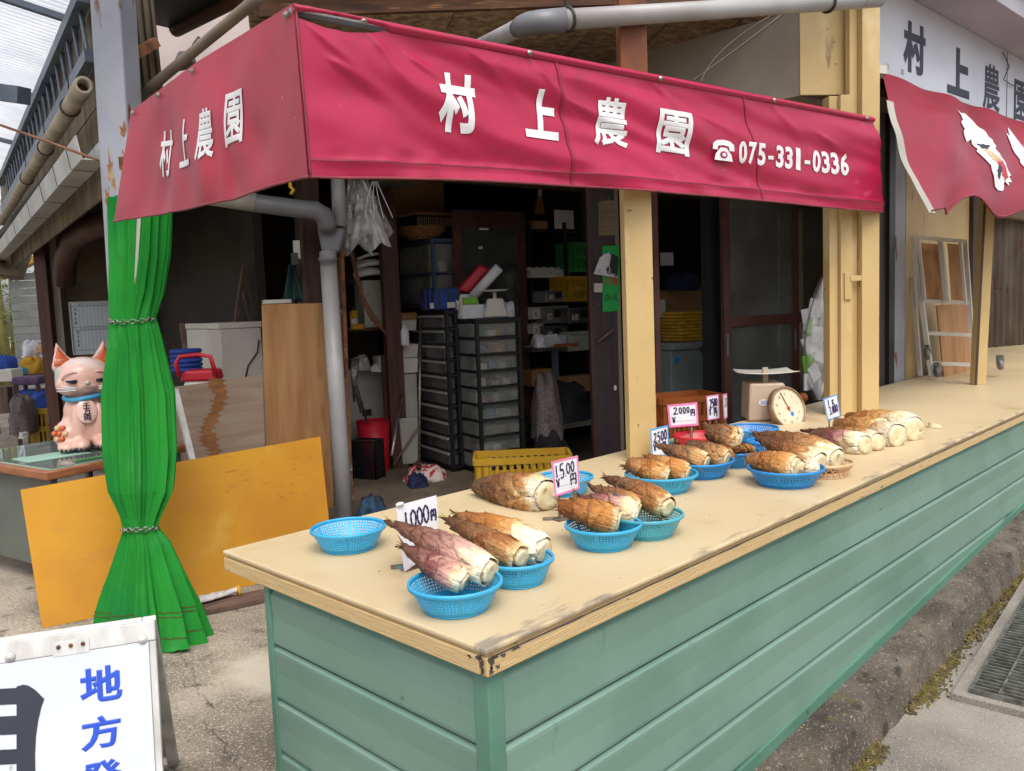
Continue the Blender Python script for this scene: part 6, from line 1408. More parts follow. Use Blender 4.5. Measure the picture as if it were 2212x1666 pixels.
for k in range(26):
    x = RND.uniform(-70, 45); p = DP(x, 880, 15+RND.random()*3); p.z = 0; q = p+V((RND.uniform(-.3, .3), RND.uniform(-.3, .3), 5.5)); m_ = MB(); m_.tube([p, p.lerp(q, .5)+V((RND.uniform(-.1, .1), 0, 0)), q], .04, 6); part('culm', m_, M['culm'], bg, True)
    for j in range(60):
        c = p.lerp(q, .1+.9*RND.random())+V((RND.gauss(0, .35), RND.gauss(0, .35), RND.gauss(0, .1))); dd = V((RND.gauss(0, 1), RND.gauss(0, 1), -.5*RND.random())).normalized(); s_ = dd.cross(UP).normalized()*.02
        lv.add([c, c+dd*.1+s_, c+dd*.22-UP*.03, c+dd*.1-s_], [(0, 1, 2, 3)])
o = part('leaves', lv, M['leaf'], bg); o['kind'] = 'stuff'
def heap(name, label, cat, x0, y0, x1, y1, d, m, seed=0, dep=.3, group=None, drop=None):
    """crumpled cloth or bag: a lumpy rounded body"""
    a_, b_ = DP(x0, y1, d), DP(x1, y1, d); w_ = (b_-a_).length; hgt = (y1-y0)*d/F; c = (a_+b_)/2
    mb = MB(); n_, m_ = 26, 12
    hx_ = (b_-a_).normalized(); hy_ = UP.cross(hx_)
    def f(u, v):
        th = u*2*math.pi; ph = v*math.pi/2; r = 1+.35*noise.noise(V((math.cos(th)*1.5+seed, math.sin(th)*1.5, v*2)))+.18*noise.noise(V((math.cos(th)*5+seed, math.sin(th)*5, v*6)))
        cp_ = max(0, math.cos(ph))**.55; return c+hx_*(math.cos(th)*cp_*w_/2*r)+hy_*(math.sin(th)*cp_*dep/2*r)+UP*(hgt*(math.sin(ph)**.9+.22*noise.noise(V((math.cos(th)*cp_*2+seed, math.sin(th)*2, 3)))*math.sin(ph))*(1+.25*noise.noise(V((math.cos(th)*2, math.sin(th)*2, seed+v))) if v < .98 else 1))
    mb.grid(f, n_, m_); return solo(name, mb, m, label, cat, group, True)
tb = thing('low_table', 'cluttered low wooden table in the far left background', 'table', DP(40, 900, 11.5)); Q = fquad(-40, 806, 112, 818, 11.5, -40)
part('top', MB().slab(Q, .7), M['plank'], tb)
for u in (.1, .9):
    p = Qp(Q, u, 0, -.1); mb = MB(); mb.bar(V((p.x, p.y, 0)), p, .06, .06); part('leg', mb, M['plank'], tb)
heap('blue_cloth', 'crumpled blue cloth heaped at the left edge of the low table', 'cloth', -10, 770, 40, 806, 11.3, M['royal'], 3)
heap('yellow_cloth', 'crumpled yellow cloth bag on the low table', 'cloth', 44, 772, 100, 806, 11.2, M['yelcloth'], 5)
heap('white_bag', 'crumpled white plastic bag behind the yellow cloth', 'bag', 54, 738, 84, 772, 12, M['paper'], 8)
heap('pale_cloth', 'pale blue cloth strip between blue and yellow heaps', 'cloth', 36, 794, 66, 806, 11.1, M['ribbon'], 11)
mb = MB(); fbox(mb, 76, 746, 102, 764, 11.8, .3, -40); solo('pink_basket', mb, M['weave'], 'small pinkish basket beside the white bag at the shed post', 'basket', bevel=.02)
mb = MB(); fbox(mb, -8, 800, 27, 826, 10.6, .3, -40); solo('white_basket', mb, M['offwhite'], 'white wire basket at the far left picture edge', 'basket', bevel=.01)
st = thing('padded_stool', 'low stool with purple padded seat left of the lucky cat', 'stool', DP(54, 880, 10.2)); Q = fquad(24, 816, 84, 834, 10.2, -40)
part('seat', MB().slab(Q, .35), M['purple'], st, bevel=.03)
for u, e in ((.08, -.03), (.92, -.03), (.08, -.3), (.92, -.3)):
    p = Qp(Q, u, 0, e); mb = MB(); mb.bar(V((p.x, p.y, .0)), p, .045, .045); part('leg', mb, M['plank'], st)
mb = MB(); fbox(mb, 26, 846, 88, 858, 10.25, .3, -40); solo('blue_cushion', mb, M['royal'], 'flat blue patterned cushion under the purple stool', 'cushion', bevel=.03)
mb = MB(); fbox(mb, -20, 838, 20, 895, 10.2, .3, -40); t_ = solo('wooden_box', mb, M['plank'], 'small wooden framed box at the left picture edge', 'box', bevel=.01)
def crate(name, label, P, a, b, L1, L2, h, m, group=None, slots=9):
    t = thing(name, label, 'crate', P, 0, group); th = .012
    for (o, d_, L, nrm) in ((P, a, L1, -b), (P+a*L1, b, L2, a), (P+b*L2, a, L1, b), (P, b, L2, -a)):
        side = MB(); n_ = nrm.normalized()*th
        def bx(s0, s1, z0, z1, e=0):
            q = [o+d_*s0-n_*.5, o+d_*s1-n_*.5, o+d_*s1+n_*(.5+e), o+d_*s0+n_*(.5+e)]; side.hexa([p+UP*z0 for p in q]+[p+UP*z1 for p in q])
        bx(0, L, 0, h*.14); bx(0, L, h*.44, h*.56, .3); bx(0, L, h*.86, h, .8)
        for k in range(slots+1):
            s_ = L*k/slots; w_ = L/slots*.22
            for z0, z1 in ((h*.14, h*.44), (h*.56, h*.86)): bx(max(0, s_-w_), min(L, s_+w_), z0, z1)
        for k in range(slots):   # the closed middle fields
            if .0 <= k/slots < .12 or k/slots >= .88: bx(L*k/slots, L*(k+1)/slots, h*.14, h*.86)
        part('side', side, m, t)
    part('floor', MB().hexa(boxpts(P+UP*.004, a, b, L1, L2, .01)), m, t)
    return t
P, a, b, L1, L2, hgt = cbox(66, 950, 52, 150, 884, -35, d=10.0); P.z = 0
crate('yellow_crate', 'yellow plastic crate on the ground behind the lucky cat', P, a, b, L1, max(L2, .3), zat(P, 884), M['crate'])
heap('dark_jacket', 'dark grey jacket draped over the crate behind the cat', 'jacket', 34, 858, 74, 936, 9.8, M['greycloth'], 21, .4)
heap('blue_tub_cover', 'blue sheet bulging out of the crate behind the cat', 'sheet', 68, 846, 138, 886, 10.3, M['royal'], 24, .4)
heap('white_dish', 'small white dish under the crate corner by the desk', 'dish', 44, 934, 62, 946, 9.5, M['offwhite'], 2, .15)

# ================================================================== RIGHT: white name sign, torn awning, alcove
S0 = DP(1893, 160, 5.25); sh_ = H(-4.4)
sL = 4.2; zs0 = S0.z; SO = S0-UP*0
sb = thing('name_sign', 'long white signboard with grey shop name under the eave', 'sign', S0)
zE = zs0+1.0
n_s = V((sh_.y, -sh_.x, 0))
Q = [S0, S0+sh_*sL, S0+sh_*sL+UP*.85, S0+UP*.85]; part('board', MB().slab(Q, .03), M['signwhite'], sb, bevel=.003)
def uvQ(Q, px, py):
    n_ = Qn(Q); p = PL(px, py, Q[0], n_); d = p-Q[0]; A, B = Q[1]-Q[0], Q[3]-Q[0]; return d.dot(A)/A.length_squared, d.dot(B)/B.length_squared
def lQ(c, m, par, Q, x0, y0, x1, y1, bold, e=.002):
    xm = (x0+x1)/2; u0 = uvQ(Q, x0, (y0+y1)/2)[0]; u1 = uvQ(Q, x1, (y0+y1)/2)[0]; v0 = uvQ(Q, xm, y1)[1]; v1 = uvQ(Q, xm, y0)[1]; letter('character', c, m, par, Q, u0, v0, u1, v1, e, bold)
lQ('村', M['blackink'], sb, Q, 1951, 50, 1999, 160, .045); lQ('上', M['blackink'], sb, Q, 2046, 104, 2094, 208, .045); lQ('農', M['blackink'], sb, Q, 2123, 140, 2160, 240, .018); lQ('園', M['blackink'], sb, Q, 2190, 176, 2222, 264, .022)
u_, _ = uvQ(Q, 2174, 200); part('joint_strip', MB().slab([Qp(Q, u_, 0, .002), Qp(Q, u_+.003, 0, .002), Qp(Q, u_+.003, 1, .002), Qp(Q, u_, 1, .002)], .001), M['greyink'], sb)
for x, y in ((1914, 148), (1946, 160)): u, v = uvQ(Q, x, y); part('tape_scrap', MB().slab([Qp(Q, u, v, .002), Qp(Q, u+.01, v, .002), Qp(Q, u+.01, v+.04, .002), Qp(Q, u, v+.04, .002)], .001), M['greyw'], sb)
mb = MB(); pts = [(2176, 118), (2190, 150), (2178, 178), (2196, 190), (2206, 192)]; mb.tube([PL(x-10, y-6, Q[0]+n_s*.02, n_s) for x, y in pts], .004, 5); part('loose_wire', mb, M['wire'], sb, True)
# eave: pale metal fascia above the sign, nearer to the street
V0, V1 = PL(1975, 0, S0+n_s*.005, n_s), PL(2225, 138, S0+n_s*.005, n_s)
ev = thing('metal_eave', 'pale metal eave fascia sloping across the top right corner', 'eave', V0)
dv = (V1-V0).normalized(); a0, a1 = V0-dv*1.6, V1+dv*1.5; of = n_s*.34
mb = MB(); mb.hexa([a0+of, a1+of, a1, a0]+[p+UP*.03 for p in (a0+of, a1+of, a1, a0)]); part('soffit', mb, M['eave'], ev)
mb = MB(); mb.slab([a0+of*1.02, a1+of*1.02, a1+of*1.06+UP*.16, a0+of*1.06+UP*.16], .02); part('fascia', mb, M['eave'], ev, bevel=.004)
mb = MB(); mb.tube([a0+of*1.2+UP*.2, a1+of*1.2+UP*.2], .035, 10); part('gutter', mb, M['gutter'], ev, True)
mb = MB(); mb.hexa([p+UP*.24 for p in (a0+of*1.15, a1+of*1.15, a1-n_s*2.5, a0-n_s*2.5)]+[p+UP*.3 for p in (a0+of*1.15, a1+of*1.15, a1-n_s*2.5+UP*.7, a0-n_s*2.5+UP*.7)]); part('roof', mb, M['corrd'], ev)
# torn awning
aTLr, aTRr, aBL, aBR = DP(1906, 157, 5.12), DP(2262, 282, 7.0), DP(2000, 466, 4.75), DP(2330, 478, 6.6)
t2 = thing('torn_awning', 'weathered dark red awning with torn white picture patches at the right', 'awning', aTLr)
def pt2(u, v, e=0):
    p = aTLr.lerp(aTRr, u).lerp(aBL.lerp(aBR, u), v); n_ = (aTRr-aTLr).cross(aBL-aTLr).normalized(); n_ = -n_ if n_.dot(CAM-aTLr) < 0 else n_
    bul = .10*math.sin(math.pi*min(1, v*1.0))*(1-.3*u)*min(1, u*5+.15)+.035*math.sin(u*9+v*2.5)*v+.02*noise.noise(V((u*6, v*5, 1)))+.012*math.sin(u*24+v*7)
    zz = .09*math.sin(math.pi*min(1, u/.55))*v*v-.05*math.sin(u*19)*v**3*(u > .1)
    lf = -.12*math.sin(math.pi*v)*(1-u)**6
    return p+n_*(bul+e)+UP*zz+sh_*lf*1.3
part('sheet', MB().grid(pt2, 100, 50), M['red2'], t2, True)
mb = MB(); mb.grid(lambda u, v: pt2(-.0+.0*u, .25+v*.75, .006)+sh_*(-.035+.09*u), 3, 40); part('grey_hem', mb, M['greyw'], t2, True)
part('bottom_hem', MB().tube([pt2(k/60, .99, .004) for k in range(61)], .006, 6), M['hem'], t2, True)
def patch(u0, v0, su, sv, seed, m, e, n_=40, an=0):
    def P(r, th):
        k = (.75+.5*noise.noise(V((math.cos(th)*1.7, math.sin(th)*1.7, seed)))+.25*noise.noise(V((math.cos(th)*6, math.sin(th)*6, seed))))*r
        x, y = math.cos(th)*su*k, math.sin(th)*sv*k; return pt2(u0+x+an*y, v0+y, e)
    mb = MB(); R_ = 6; mb.add([P(r/R_, 2*math.pi*k/n_) for r in range(R_+1) for k in range(n_)], [(r*n_+k, (r+1)*n_+k, (r+1)*n_+(k+1) % n_, r*n_+(k+1) % n_) for r in range(R_) for k in range(n_)]); return part('torn_picture', mb, m, t2, True)
patch(.335, .38, .115, .19, 3, M['white'], .006, an=.1); patch(.40, .60, .10, .24, 8, M['white'], .0065, an=.25)
patch(.395, .56, .03, .08, 11, M['weave'], .009, an=.2); patch(.44, .66, .03, .1, 14, M['redp'], .009, an=.25); patch(.375, .48, .035, .025, 17, M['navy'], .010); patch(.41, .68, .018, .05, 19, M['navy'], .010)
patch(.625, .5, .085, .3, 23, M['white'], .006, an=.1)
mb = MB(); mb.box(DP(1893, 152, 5.1), (.12, .06, .05), -20); part('end_bracket', mb, M['offwhite'], t2)
# alcove behind: cream wall, dark door frames, corrugated wall
al = thing('alcove_building', 'recessed back wall with cream boards and dark corrugated sheet at the right', 'building', DP(2000, 820, 8.5))
def stripwall(name, x0, x1, y0, y1, d, ang, m, th=.06):
    Q = fquad(x0, y0, x1, y1, d, ang); return part(name, MB().slab(Q, th), m, al), Q
yA = CWID+.03; dA = depth(PL(1885, 840, V((0, yA, 0)), V((0, 1, 0))))
def alc(name, x0, x1, e, m, z1=3.0, th=.06):
    p = PL(x0, 700, V((0, yA+e, 0)), V((0, 1, 0))); p = V((p.x, p.y, 0)); L = lenx(p+UP*1.5, H(0), x1); part(name, MB().hexa(boxpts(p, H(0), H(90), L, th, z1)), m, al)
alc('dark_door', 1868, 1922, .03, M['panel']); alc('dark_frame', 1921, 1932, 0, M['black']); alc('grey_frame', 1933, 1955, .005, M['post']); alc('cream_wall', 1956, 2112, .04, M['cream']); alc('dark_post', 2100, 2118, .0, M['darkwood'])
pu = PL(1880, 300, V((0, yA+.02, 0)), V((0, 1, 0))); part('upper_wall', MB().hexa(boxpts(V((pu.x-.6, yA+.12, 2.3)), H(0), H(90), 9, .08, 1.6)), M['mudl'], al)
cq = fquad(2108, 300, 2330, 800, 10.2, -20); corr('dark_corrugated_wall', V((cq[0].x, cq[0].y, 0)), H(-20), (cq[1]-cq[0]).length, .5, 4.0, M['corrd'], al, .12, .015)
mb = MB(); Qc = fquad(2108, 560, 2330, 574, 10.1, -20); mb.slab(Qc, .05); part('rail', mb, M['darkwood'], al)
mb = MB(); Qc = fquad(2108, 626, 2330, 636, 10.1, -20); mb.slab(Qc, .05); part('rail', mb, M['darkwood'], al)
c = [DP(1880, 470, 6.0), DP(2400, 480, 8.0), DP(2400, 440, 12), DP(1850, 440, 9)]; zc = 2.9
mb = MB(); mb.hexa([V((p.x, p.y, zc)) for p in c]+[V((p.x, p.y, zc+.05)) for p in c]); part('ceiling', mb, M['ceil'], al)
# trolley frame with casters and plywood leaning on it
tf = thing('caster_frame', 'white metal frame with casters leaning on the cream wall', 'frame', DP(2030, 812, 6.95)); d = 7.0
def bar2(name, x0, y0, x1, y1, w, m='offwhite', dd=0): mb = MB(); mb.bar(DP(x0, y0, d+dd), DP(x1, y1, d-.1+dd), w, .03); return part(name, mb, M[m], tf)
bar2('side_rail', 1972, 510, 2012, 812, .035); bar2('side_rail', 2085, 520, 2105, 812, .035, dd=.15); bar2('top_rail', 1972, 512, 2086, 522, .03); bar2('mid_rail', 1992, 650, 2094, 655, .025); bar2('low_rail', 2006, 720, 2098, 724, .02); bar2('low_rail', 2012, 785, 2100, 788, .02)
bar2('upright', 2030, 517, 2044, 650, .03); bar2('upright', 2034, 517, 2048, 650, .02); bar2('upright', 1984, 516, 1998, 650, .02); bar2('upright', 2074, 521, 2086, 655, .02)
bar2('rear_rail', 1972, 600, 1988, 812, .03, dd=.1)
for q in ((1986, 524, 2028, 528, 2040, 648, 1998, 646), (2047, 526, 2074, 528, 2084, 650, 2056, 648)):
    mb = MB(); mb.slab([DP(q[6], q[7], d+.0), DP(q[4], q[5], d), DP(q[2], q[3], d+.06), DP(q[0], q[1], d+.06)], .006); part('plywood_infill', mb, M['ply'], tf)
for x, y in ((2002, 765), (2024, 803), (2160, 787)):
    c = DP(x, y, d-.15); mb = MB(); mb.lathe([(0, -.015), (.045, -.015), (.05, 0), (.045, .015), (0, .015)], n=18).xf(Matrix.Translation(c) @ Matrix.Rotation(rad(80), 4, 'X') @ Matrix.Rotation(rad(30), 4, 'Y'))
    cs = part('caster', mb, M['pvcd'], tf, True); mb = MB(); mb.box(c+UP*.06, (.05, .05, .03)); mb.bar(c+rtH*.03, c+rtH*.03+UP*.06, .006, .04); part('fork', mb, M['chain'], cs)
board('small_plywood', 'small plywood panel with water stain leaning below the caster frame', DP(2024, 660, 7.0), DP(2092, 655, 7.25), Z(2102, 800, TOP), Z(2040, 814, TOP), .012, M['ply'])

# ================================================================== SHOP INTERIOR
def one(name, label, cat, x0, y0, x1, y1, d, th, m, ang=-30, bevel=.006, ground=False):
    mb = MB(); Q = fquad(x0, y0, x1, y1, d, ang)
    if ground:
        for i in (0, 1): Q[i] = V((Q[i].x, Q[i].y, .001))
    mb.slab(Q, th); solo(name, mb, M[m], label, cat, bevel=bevel); return Q
# clear bags hanging by the downpipe
d = 6.5
t = thing('hanging_plastic_bags', 'clear plastic sheets hanging in a bunch beside the downpipe', 'plastic bag', DP(790, 540, d))
for k, (x0, x1, xb0, xb1, yb, s) in enumerate(((752, 782, 742, 846, 520, 1), (756, 790, 748, 838, 530, 4), (750, 776, 740, 806, 540, 7), (760, 786, 780, 850, 505, 9))):
    mb = MB()
    def f(u, v, x0=x0, x1=x1, xb0=xb0, xb1=xb1, yb=yb, s=s):
        xx = (x0+(x1-x0)*u)*(1-v)+(xb0+(xb1-xb0)*u)*v; yy = 375+(yb-375+14*math.sin(u*7+s))*v
        return DP(xx, yy, d+.05*k+.035*math.sin(u*6+s+v*3)*v+.02*noise.noise(V((u*8, v*8, s))))
    mb.grid(f, 24, 20); part('sheet', mb, M['bag'], t, True)
mb = MB()
for q in range(4): p = DP(805+q*3, 392, d-.1); mb.tube([p, p-UP*.12+rtH*.03*(q-1.5), p-UP*.28+rtH*.06*(q-1.2)], .004, 4)
part('tie_string', mb, M['paper'], t)
# left cupboard: shelf, grey cabinet, can, tape, papers
d = 7.9
sf = thing('wall_shelf', 'brown shelf with rusty edge at the left inside the shop', 'shelf', DP(800, 720, d))
Q = fquad(752, 709, 836, 717, d, -20); part('shelf_board', MB().slab(Q, .4), M['redwood'], sf); Q = fquad(752, 605, 836, 612, d+.1, -20); part('shelf_board', MB().slab(Q, .35), M['darkwood'], sf)
one('grey_cabinet', 'small grey metal cabinet standing on the brown shelf', 'cabinet', 788, 606, 834, 708, d+.05, .3, 'greyw', -20)
c = DP(766, 708, d-.02); t = thing('spray_can', 'spray can with yellow top on the brown shelf', 'can', c); hC = 42*d/F; rC = 8.5*d/F
part('body', MB().lathe([(0, 0), (rC, 0), (rC, hC*.6), (0, hC*.6)], c, 18), M['offwhite'], t, True); part('label_band', MB().lathe([(rC*1.01, hC*.45), (rC*1.01, hC*.8), (rC*.9, hC*.86), (rC*.5, hC*.88)], c, 18, close=False), M['yelcloth'], t, True); part('cap', MB().lathe([(rC*.5, hC*.87), (rC*.55, hC*.98), (rC*.4, hC), (0, hC)], c, 14), M['black'], t, True)
c = DP(773, 711, d-.1); solo('tape_roll', MB().lathe([(.03, 0), (.065, 0), (.065, .045), (.03, .045), (.03, 0)], c, 28, close=False), M['yelcloth'], 'roll of yellow tape on the brown shelf', 'tape', smooth=False)
for i in range(5):
    mb = MB(); p = DP(764+i*2, 596-i*9, d-.05+.02*i); q = DP(832-i*3, 588-i*10+(i % 2)*6, d); mb.tube([p, p.lerp(q, .5)+UP*.012, q], .026-.003*i, 12); solo('paper_roll', mb, M['paper' if i % 2 == 0 else 'greyw'], ('white rolled paper lowest in the pile on the cabinet', 'grey rolled paper second from below in the pile', 'white rolled paper in the middle of the pile', 'grey rolled paper second from above in the pile', 'white rolled paper topmost of the pile on the cabinet')[i], 'paper roll', smooth=True)
mb = MB()
for i in range(5): p = DP(752+i*3, 545+i*8, 7.4); mb.tube([p+UP*.15, p-UP*.25+rtH*.06, p-UP*.5+rtH*(.12+.02*i), p-UP*.62+rtH*(.18+.02*i)], .008, 6)
solo('hanging_rope', mb, M['copper'], 'bundle of brown rope hanging behind the rusty angle bar', 'rope', smooth=True)
# tall beige cabinet below
Q = one('beige_cabinet', 'beige steel cabinet with black recessed handle behind the red bin', 'cabinet', 752, 800, 838, 1010, 8.2, .45, 'greyw', -20, ground=True)
mb = MB(); mb.slab([Qp(Q, .42, .50, .004), Qp(Q, .66, .50, .004), Qp(Q, .66, .57, .004), Qp(Q, .42, .57, .004)], .01); solo('recessed_handle', mb, M['black'], 'black recessed pull of the beige cabinet', 'handle', bevel=.004)
for i, (x0, y0, x1, y1, m, lb) in enumerate(((766, 770, 800, 800, 'greyw', 'crumpled silver foil heap on the beige cabinet'), (800, 788, 834, 802, 'paper', 'white cloth lying on the beige cabinet'))):
    heap('cabinet_clutter', lb, 'clutter', x0, y0, x1, y1, 8.1, M[m], 31+i, .2)
mb = MB(); fbox(mb, 818, 770, 838, 792, 8.05, .2, -20); solo('white_tray', mb, M['offwhite'], 'white tray at the right end of the beige cabinet', 'tray', bevel=.01)
mb = MB()
for i in range(3): p = DP(760+i*6, 775, 7.6); mb.tube([p, p-UP*.2-rtH*.02*i, p-UP*(.4+.1*i)+rtH*.03*i], [.02, .018, .01], 7)
solo('foil_strip', mb, M['chain'], 'silver foil strips hanging beside the rusty angle bar', 'foil', smooth=True)
# red brown timber post
mb = MB(); p = DP(852, 800, 7.9); w_ = 34*7.9/F; mb.box(V((p.x, p.y, 1.3)), (w_, w_, 2.6), -25); solo('timber_post', mb, M['redwood'], 'red brown timber post inside the shop left of the storage tower', 'post')
mb = MB(); p = DP(862, 900, 8.0); mb.slab(fquad(838, 770, 900, 1018, 8.0, -20), .03); solo('plywood_sheet', mb, M['redwood'], 'low red brown wood panel behind the stacked bins', 'panel')
# red bin, black basket
c = Z(812, 1016, 0); R = 36*depth(c)/F; hB = zat(c, 908)
t = thing('red_bin', 'tall red plastic bin on the shop floor', 'bin', c); part('body', MB().lathe([(R*.8, 0), (R, hB), (R*.965, hB), (R*.77, .012), (0, .012)], c, 36, close=False), M['redp'], t, True); part('rim', MB().lathe([(R*.97, hB-.015), (R*1.03, hB-.012), (R*1.03, hB), (R*.97, hB)], c, 36, close=False), M['redp'], t, True)
P, a, b, L1, L2, hgt = cbox(812, 1038, 764, 826, 952, 20, zb=0)
bk_ = thing('black_basket', 'black wire style shopping basket in front of the red bin', 'basket', P); L1, L2 = max(L1, .15), max(L2, .2)
hgt = zat(P, 955)
P0 = P
for (o, dd, L) in ((P0, a, L1), (P0, b, L2), (P0+a*L1, b, L2), (P0+b*L2, a, L1)):
    mb = MB()
    for k in range(11): mb.bar(o+dd*(L*k/10), o+dd*(L*k/10)+UP*hgt, .006, .006)
    for k in range(9): mb.bar(o+UP*(hgt*k/8), o+dd*L+UP*(hgt*k/8), .006, .006)
    mb.bar(o+UP*hgt, o+dd*L+UP*hgt, .014, .02); part('side', mb, M['black'], bk_)
part('floor', MB().hexa(boxpts(P0, a, b, L1, L2, .006)), M['black'], bk_)
# poles and mop
mb = MB(); mb.tube([Z(905, 1010, .12), DP(908, 690, 7.5)], .013, 10); t = thing('mop', 'mop with silver pole standing before the storage tower', 'mop', Z(905, 1020, 0)); part('pole', mb, M['chain'], t, True)
part('socket', MB().tube([Z(905, 1010, .05), Z(905, 1010, .2)], [.03, .018], 10), M['black'], t, True); part('head', MB().lathe([(.06, 0), (.05, .05), (.02, .09)], Z(904, 1016, 0), 12), M['plank'], t, True)
mb = MB(); a0 = Z(846, 985, .25); mb.tube([a0, DP(872, 830, 8.0)], .013, 8); solo('leaning_pole', mb, M['chain'], 'silver pole leaning between red bin and stacked bins', 'pole', smooth=True)
mb = MB(); mb.tube([Z(850, 1005, .05), DP(906, 920, 7.9)], .012, 8); solo('wooden_rod', mb, M['mudl'], 'thin wooden rod leaning low beside the red bin', 'rod', smooth=True)
# stacked grey bins between post and tower
d = 7.9
for i, (x0, y0, x1, y1, m, lb) in enumerate(((868, 905, 908, 1005, 'greyw', 'greyish tall bin lowest in the stack beside the mop'), (866, 810, 906, 905, 'greyw', 'translucent grey bin second in the stack beside the mop'), (864, 775, 906, 808, 'offwhite', 'pale grey bin third in the stack beside the mop'), (862, 745, 906, 774, 'offwhite', 'small white carton of papers on the grey bins'), (868, 692, 902, 716, 'offwhite', 'white cup shaped tub with brown band above the cartons'))):
    mb = MB(); Q = fquad(x0, y0, x1, y1, d, -25); q = [V(p) for p in Q]; q[0] = q[0].lerp(q[1], .07); q[1] = q[1].lerp(Q[0], .07); mb.slab(q, .28); solo('storage_bin', mb, M[m], lb, 'bin', bevel=.012)
mb = MB(); fbox(mb, 866, 676, 903, 694, d-.01, .2, -25); solo('brown_band', mb, M['card'], 'brown paper tub standing on the white tub', 'tub', bevel=.02)
heap('paper_wad', 'crumpled grey paper stuffed in the white carton', 'paper', 866, 708, 886, 746, d-.1, M['paper'], 41, .12)
# blue frame storage drawers
def drawers(name, label, P, a, b, L1, L2, h, n, fm, dm, front='b', cas=True, lip=None, z0=.06):
    """tower of n drawers: corner posts, rails between, drawer boxes with contents showing"""
    t = thing(name, label, 'drawer tower', (P.x, P.y, P.z)); w_ = .03
    for o in (P, P+a*L1, P+a*L1+b*L2, P+b*L2):
        mb = MB(); c = o+(a*w_/2 if (o-P).dot(a) < L1*.5 else a*-w_/2)+(b*w_/2 if (o-P).dot(b) < L2*.5 else b*-w_/2); mb.bar(c+UP*z0, c+UP*h, w_, w_, upv=a); part('post', mb, M[fm], t)
    part('top', MB().hexa(boxpts(P-a*.004-b*.004+UP*h, a, b, L1+.008, L2+.008, .022)), M[fm], t, bevel=.004)
    part('bottom', MB().hexa(boxpts(P+UP*(z0-.02), a, b, L1, L2, .02)), M[fm], t)
    st_ = (h-z0)/n
    for k in range(n):
        zb = z0+k*st_
        mb = MB()
        for o, dd, L in ((P, a, L1), (P, b, L2), (P+a*L1, b, L2), (P+b*L2, a, L1)): mb.bar(o+UP*(zb+st_-.008), o+dd*L+UP*(zb+st_-.008), .012, .016)
        part('rail', mb, M[fm], t)
        q = boxpts(P+a*.034+b*-.004+UP*(zb+.004), a, b, L1-.068, L2-.03, st_-.028) if front == 'a' else boxpts(P+a*-.006+b*.034+UP*(zb+.004), a, b, L1-.03, L2-.068, st_-.028)
        dr = part('drawer', MB().hexa(q), M[dm], t, bevel=.006)
        if lip:
            o = P-a*.008+b*.04; mb = MB(); mb.bar(o+UP*(zb+st_-.03), o+b*(L2-.08)+UP*(zb+st_-.03), .024, .02); part('handle_lip', mb, M[lip], dr)
        rn = random.Random(k*7+n)
        for j in range(3):
            c = P+a*(L1*(.25+.22*j))+b*(L2*rn.uniform(.25, .7))+UP*(zb+.006); mm = rn.choice(['paper', 'offwhite', 'card', 'bluep', 'greenp', 'yelcloth', 'greyw', 'paper', 'redp' if k % 4 == 0 else 'offwhite'])
            mb = MB(); hh_ = (st_-.05)*rn.uniform(.25, .8); mb.box(c+UP*hh_/2, (L1*.17, L2*.3, hh_), math.degrees(math.atan2(a.y, a.x))); part('contents', mb, M[mm], dr, bevel=.004)
    if cas:
        for o in (P+a*.03+b*.03, P+a*(L1-.03)+b*.03, P+b*(L2-.03)+a*.03):
            mb = MB(); mb.lathe([(0, -.012), (.024, -.012), (.024, .012), (0, .012)], n=14).xf(Matrix.Translation(V((o.x, o.y, .024))) @ Matrix.Rotation(rad(90), 4, 'X')); part('caster', mb, M['black'], t)
    return t
P, a, b, L1, L2, hgt = cbox(1042, 1030, 988, 1137, 690, -16, zb=0)
drawers('clear_drawer_tower', 'wide black framed tower of clear drawers on casters', P, a, b, L1, L2, zat(P, 694), 9, 'black', 'clear')
PT_ = (P, a, b, L1, L2, zat(P, 694))
P, a, b, L1, L2, hgt = cbox(978, 1022, 906, 992, 672, -16, zb=0)
drawers('smoky_drawer_tower', 'narrow black tower of smoky drawers with silver lips beside the clear one', P, a, b, max(L1, .12), L2, zat(P, 676), 10, 'black', 'smoke', lip='greyw')
PS_ = (P, a, b, max(L1, .12), L2, zat(P, 676))
P, a, b, L1, L2, hgt = cbox(938, 655, 866, 1010, 520, -14, d=8.0)
drawers('blue_drawer_unit', 'blue framed storage unit with two pale drawers above the towers', P, a, b, L1, L2, hgt, 2, 'bluebox', 'clear', cas=False, z0=.0)
mb = MB(); mb.hexa(boxpts(V((P.x, P.y, P.z-.035))-a*.05-b*.05, a, b, L1+.4, L2+.2, .03)); solo('upper_shelf', mb, M['darkwood'], 'dark shelf carrying the blue framed storage unit', 'shelf')
PB_ = P; zU = P.z+hgt+.022
c = DP(910, 512, 8.1); c.z = zU+.002; Rw = 54*8.1/F
t = thing('wicker_basket', 'round wicker basket on the blue storage unit', 'basket', c)
for k in range(7):
    z_ = .012+.016*k; r_ = Rw*(.55+.45*(k/6)**.6); mb = MB(); mb.tube([c+V((r_*math.cos(q_), r_*math.sin(q_), z_+.004*math.sin(q_*18+k*3))) for q_ in [2*math.pi*j/54 for j in range(55)]], .010, 6, cap=False); part('coil', mb, M['wicker'], t, True)
part('floor', MB().lathe([(0, 0), (Rw*.55, 0), (Rw*.55, .012), (0, .012)], c, 24), M['wicker'], t)
Pq = DP(858, 510, 8.3)
t = thing('striped_box', 'flat dark box with pale striped print lying over the wicker basket', 'box', DP(930, 500, 8.2)); Qx = fquad(900, 472, 1000, 500, 8.15, -10)
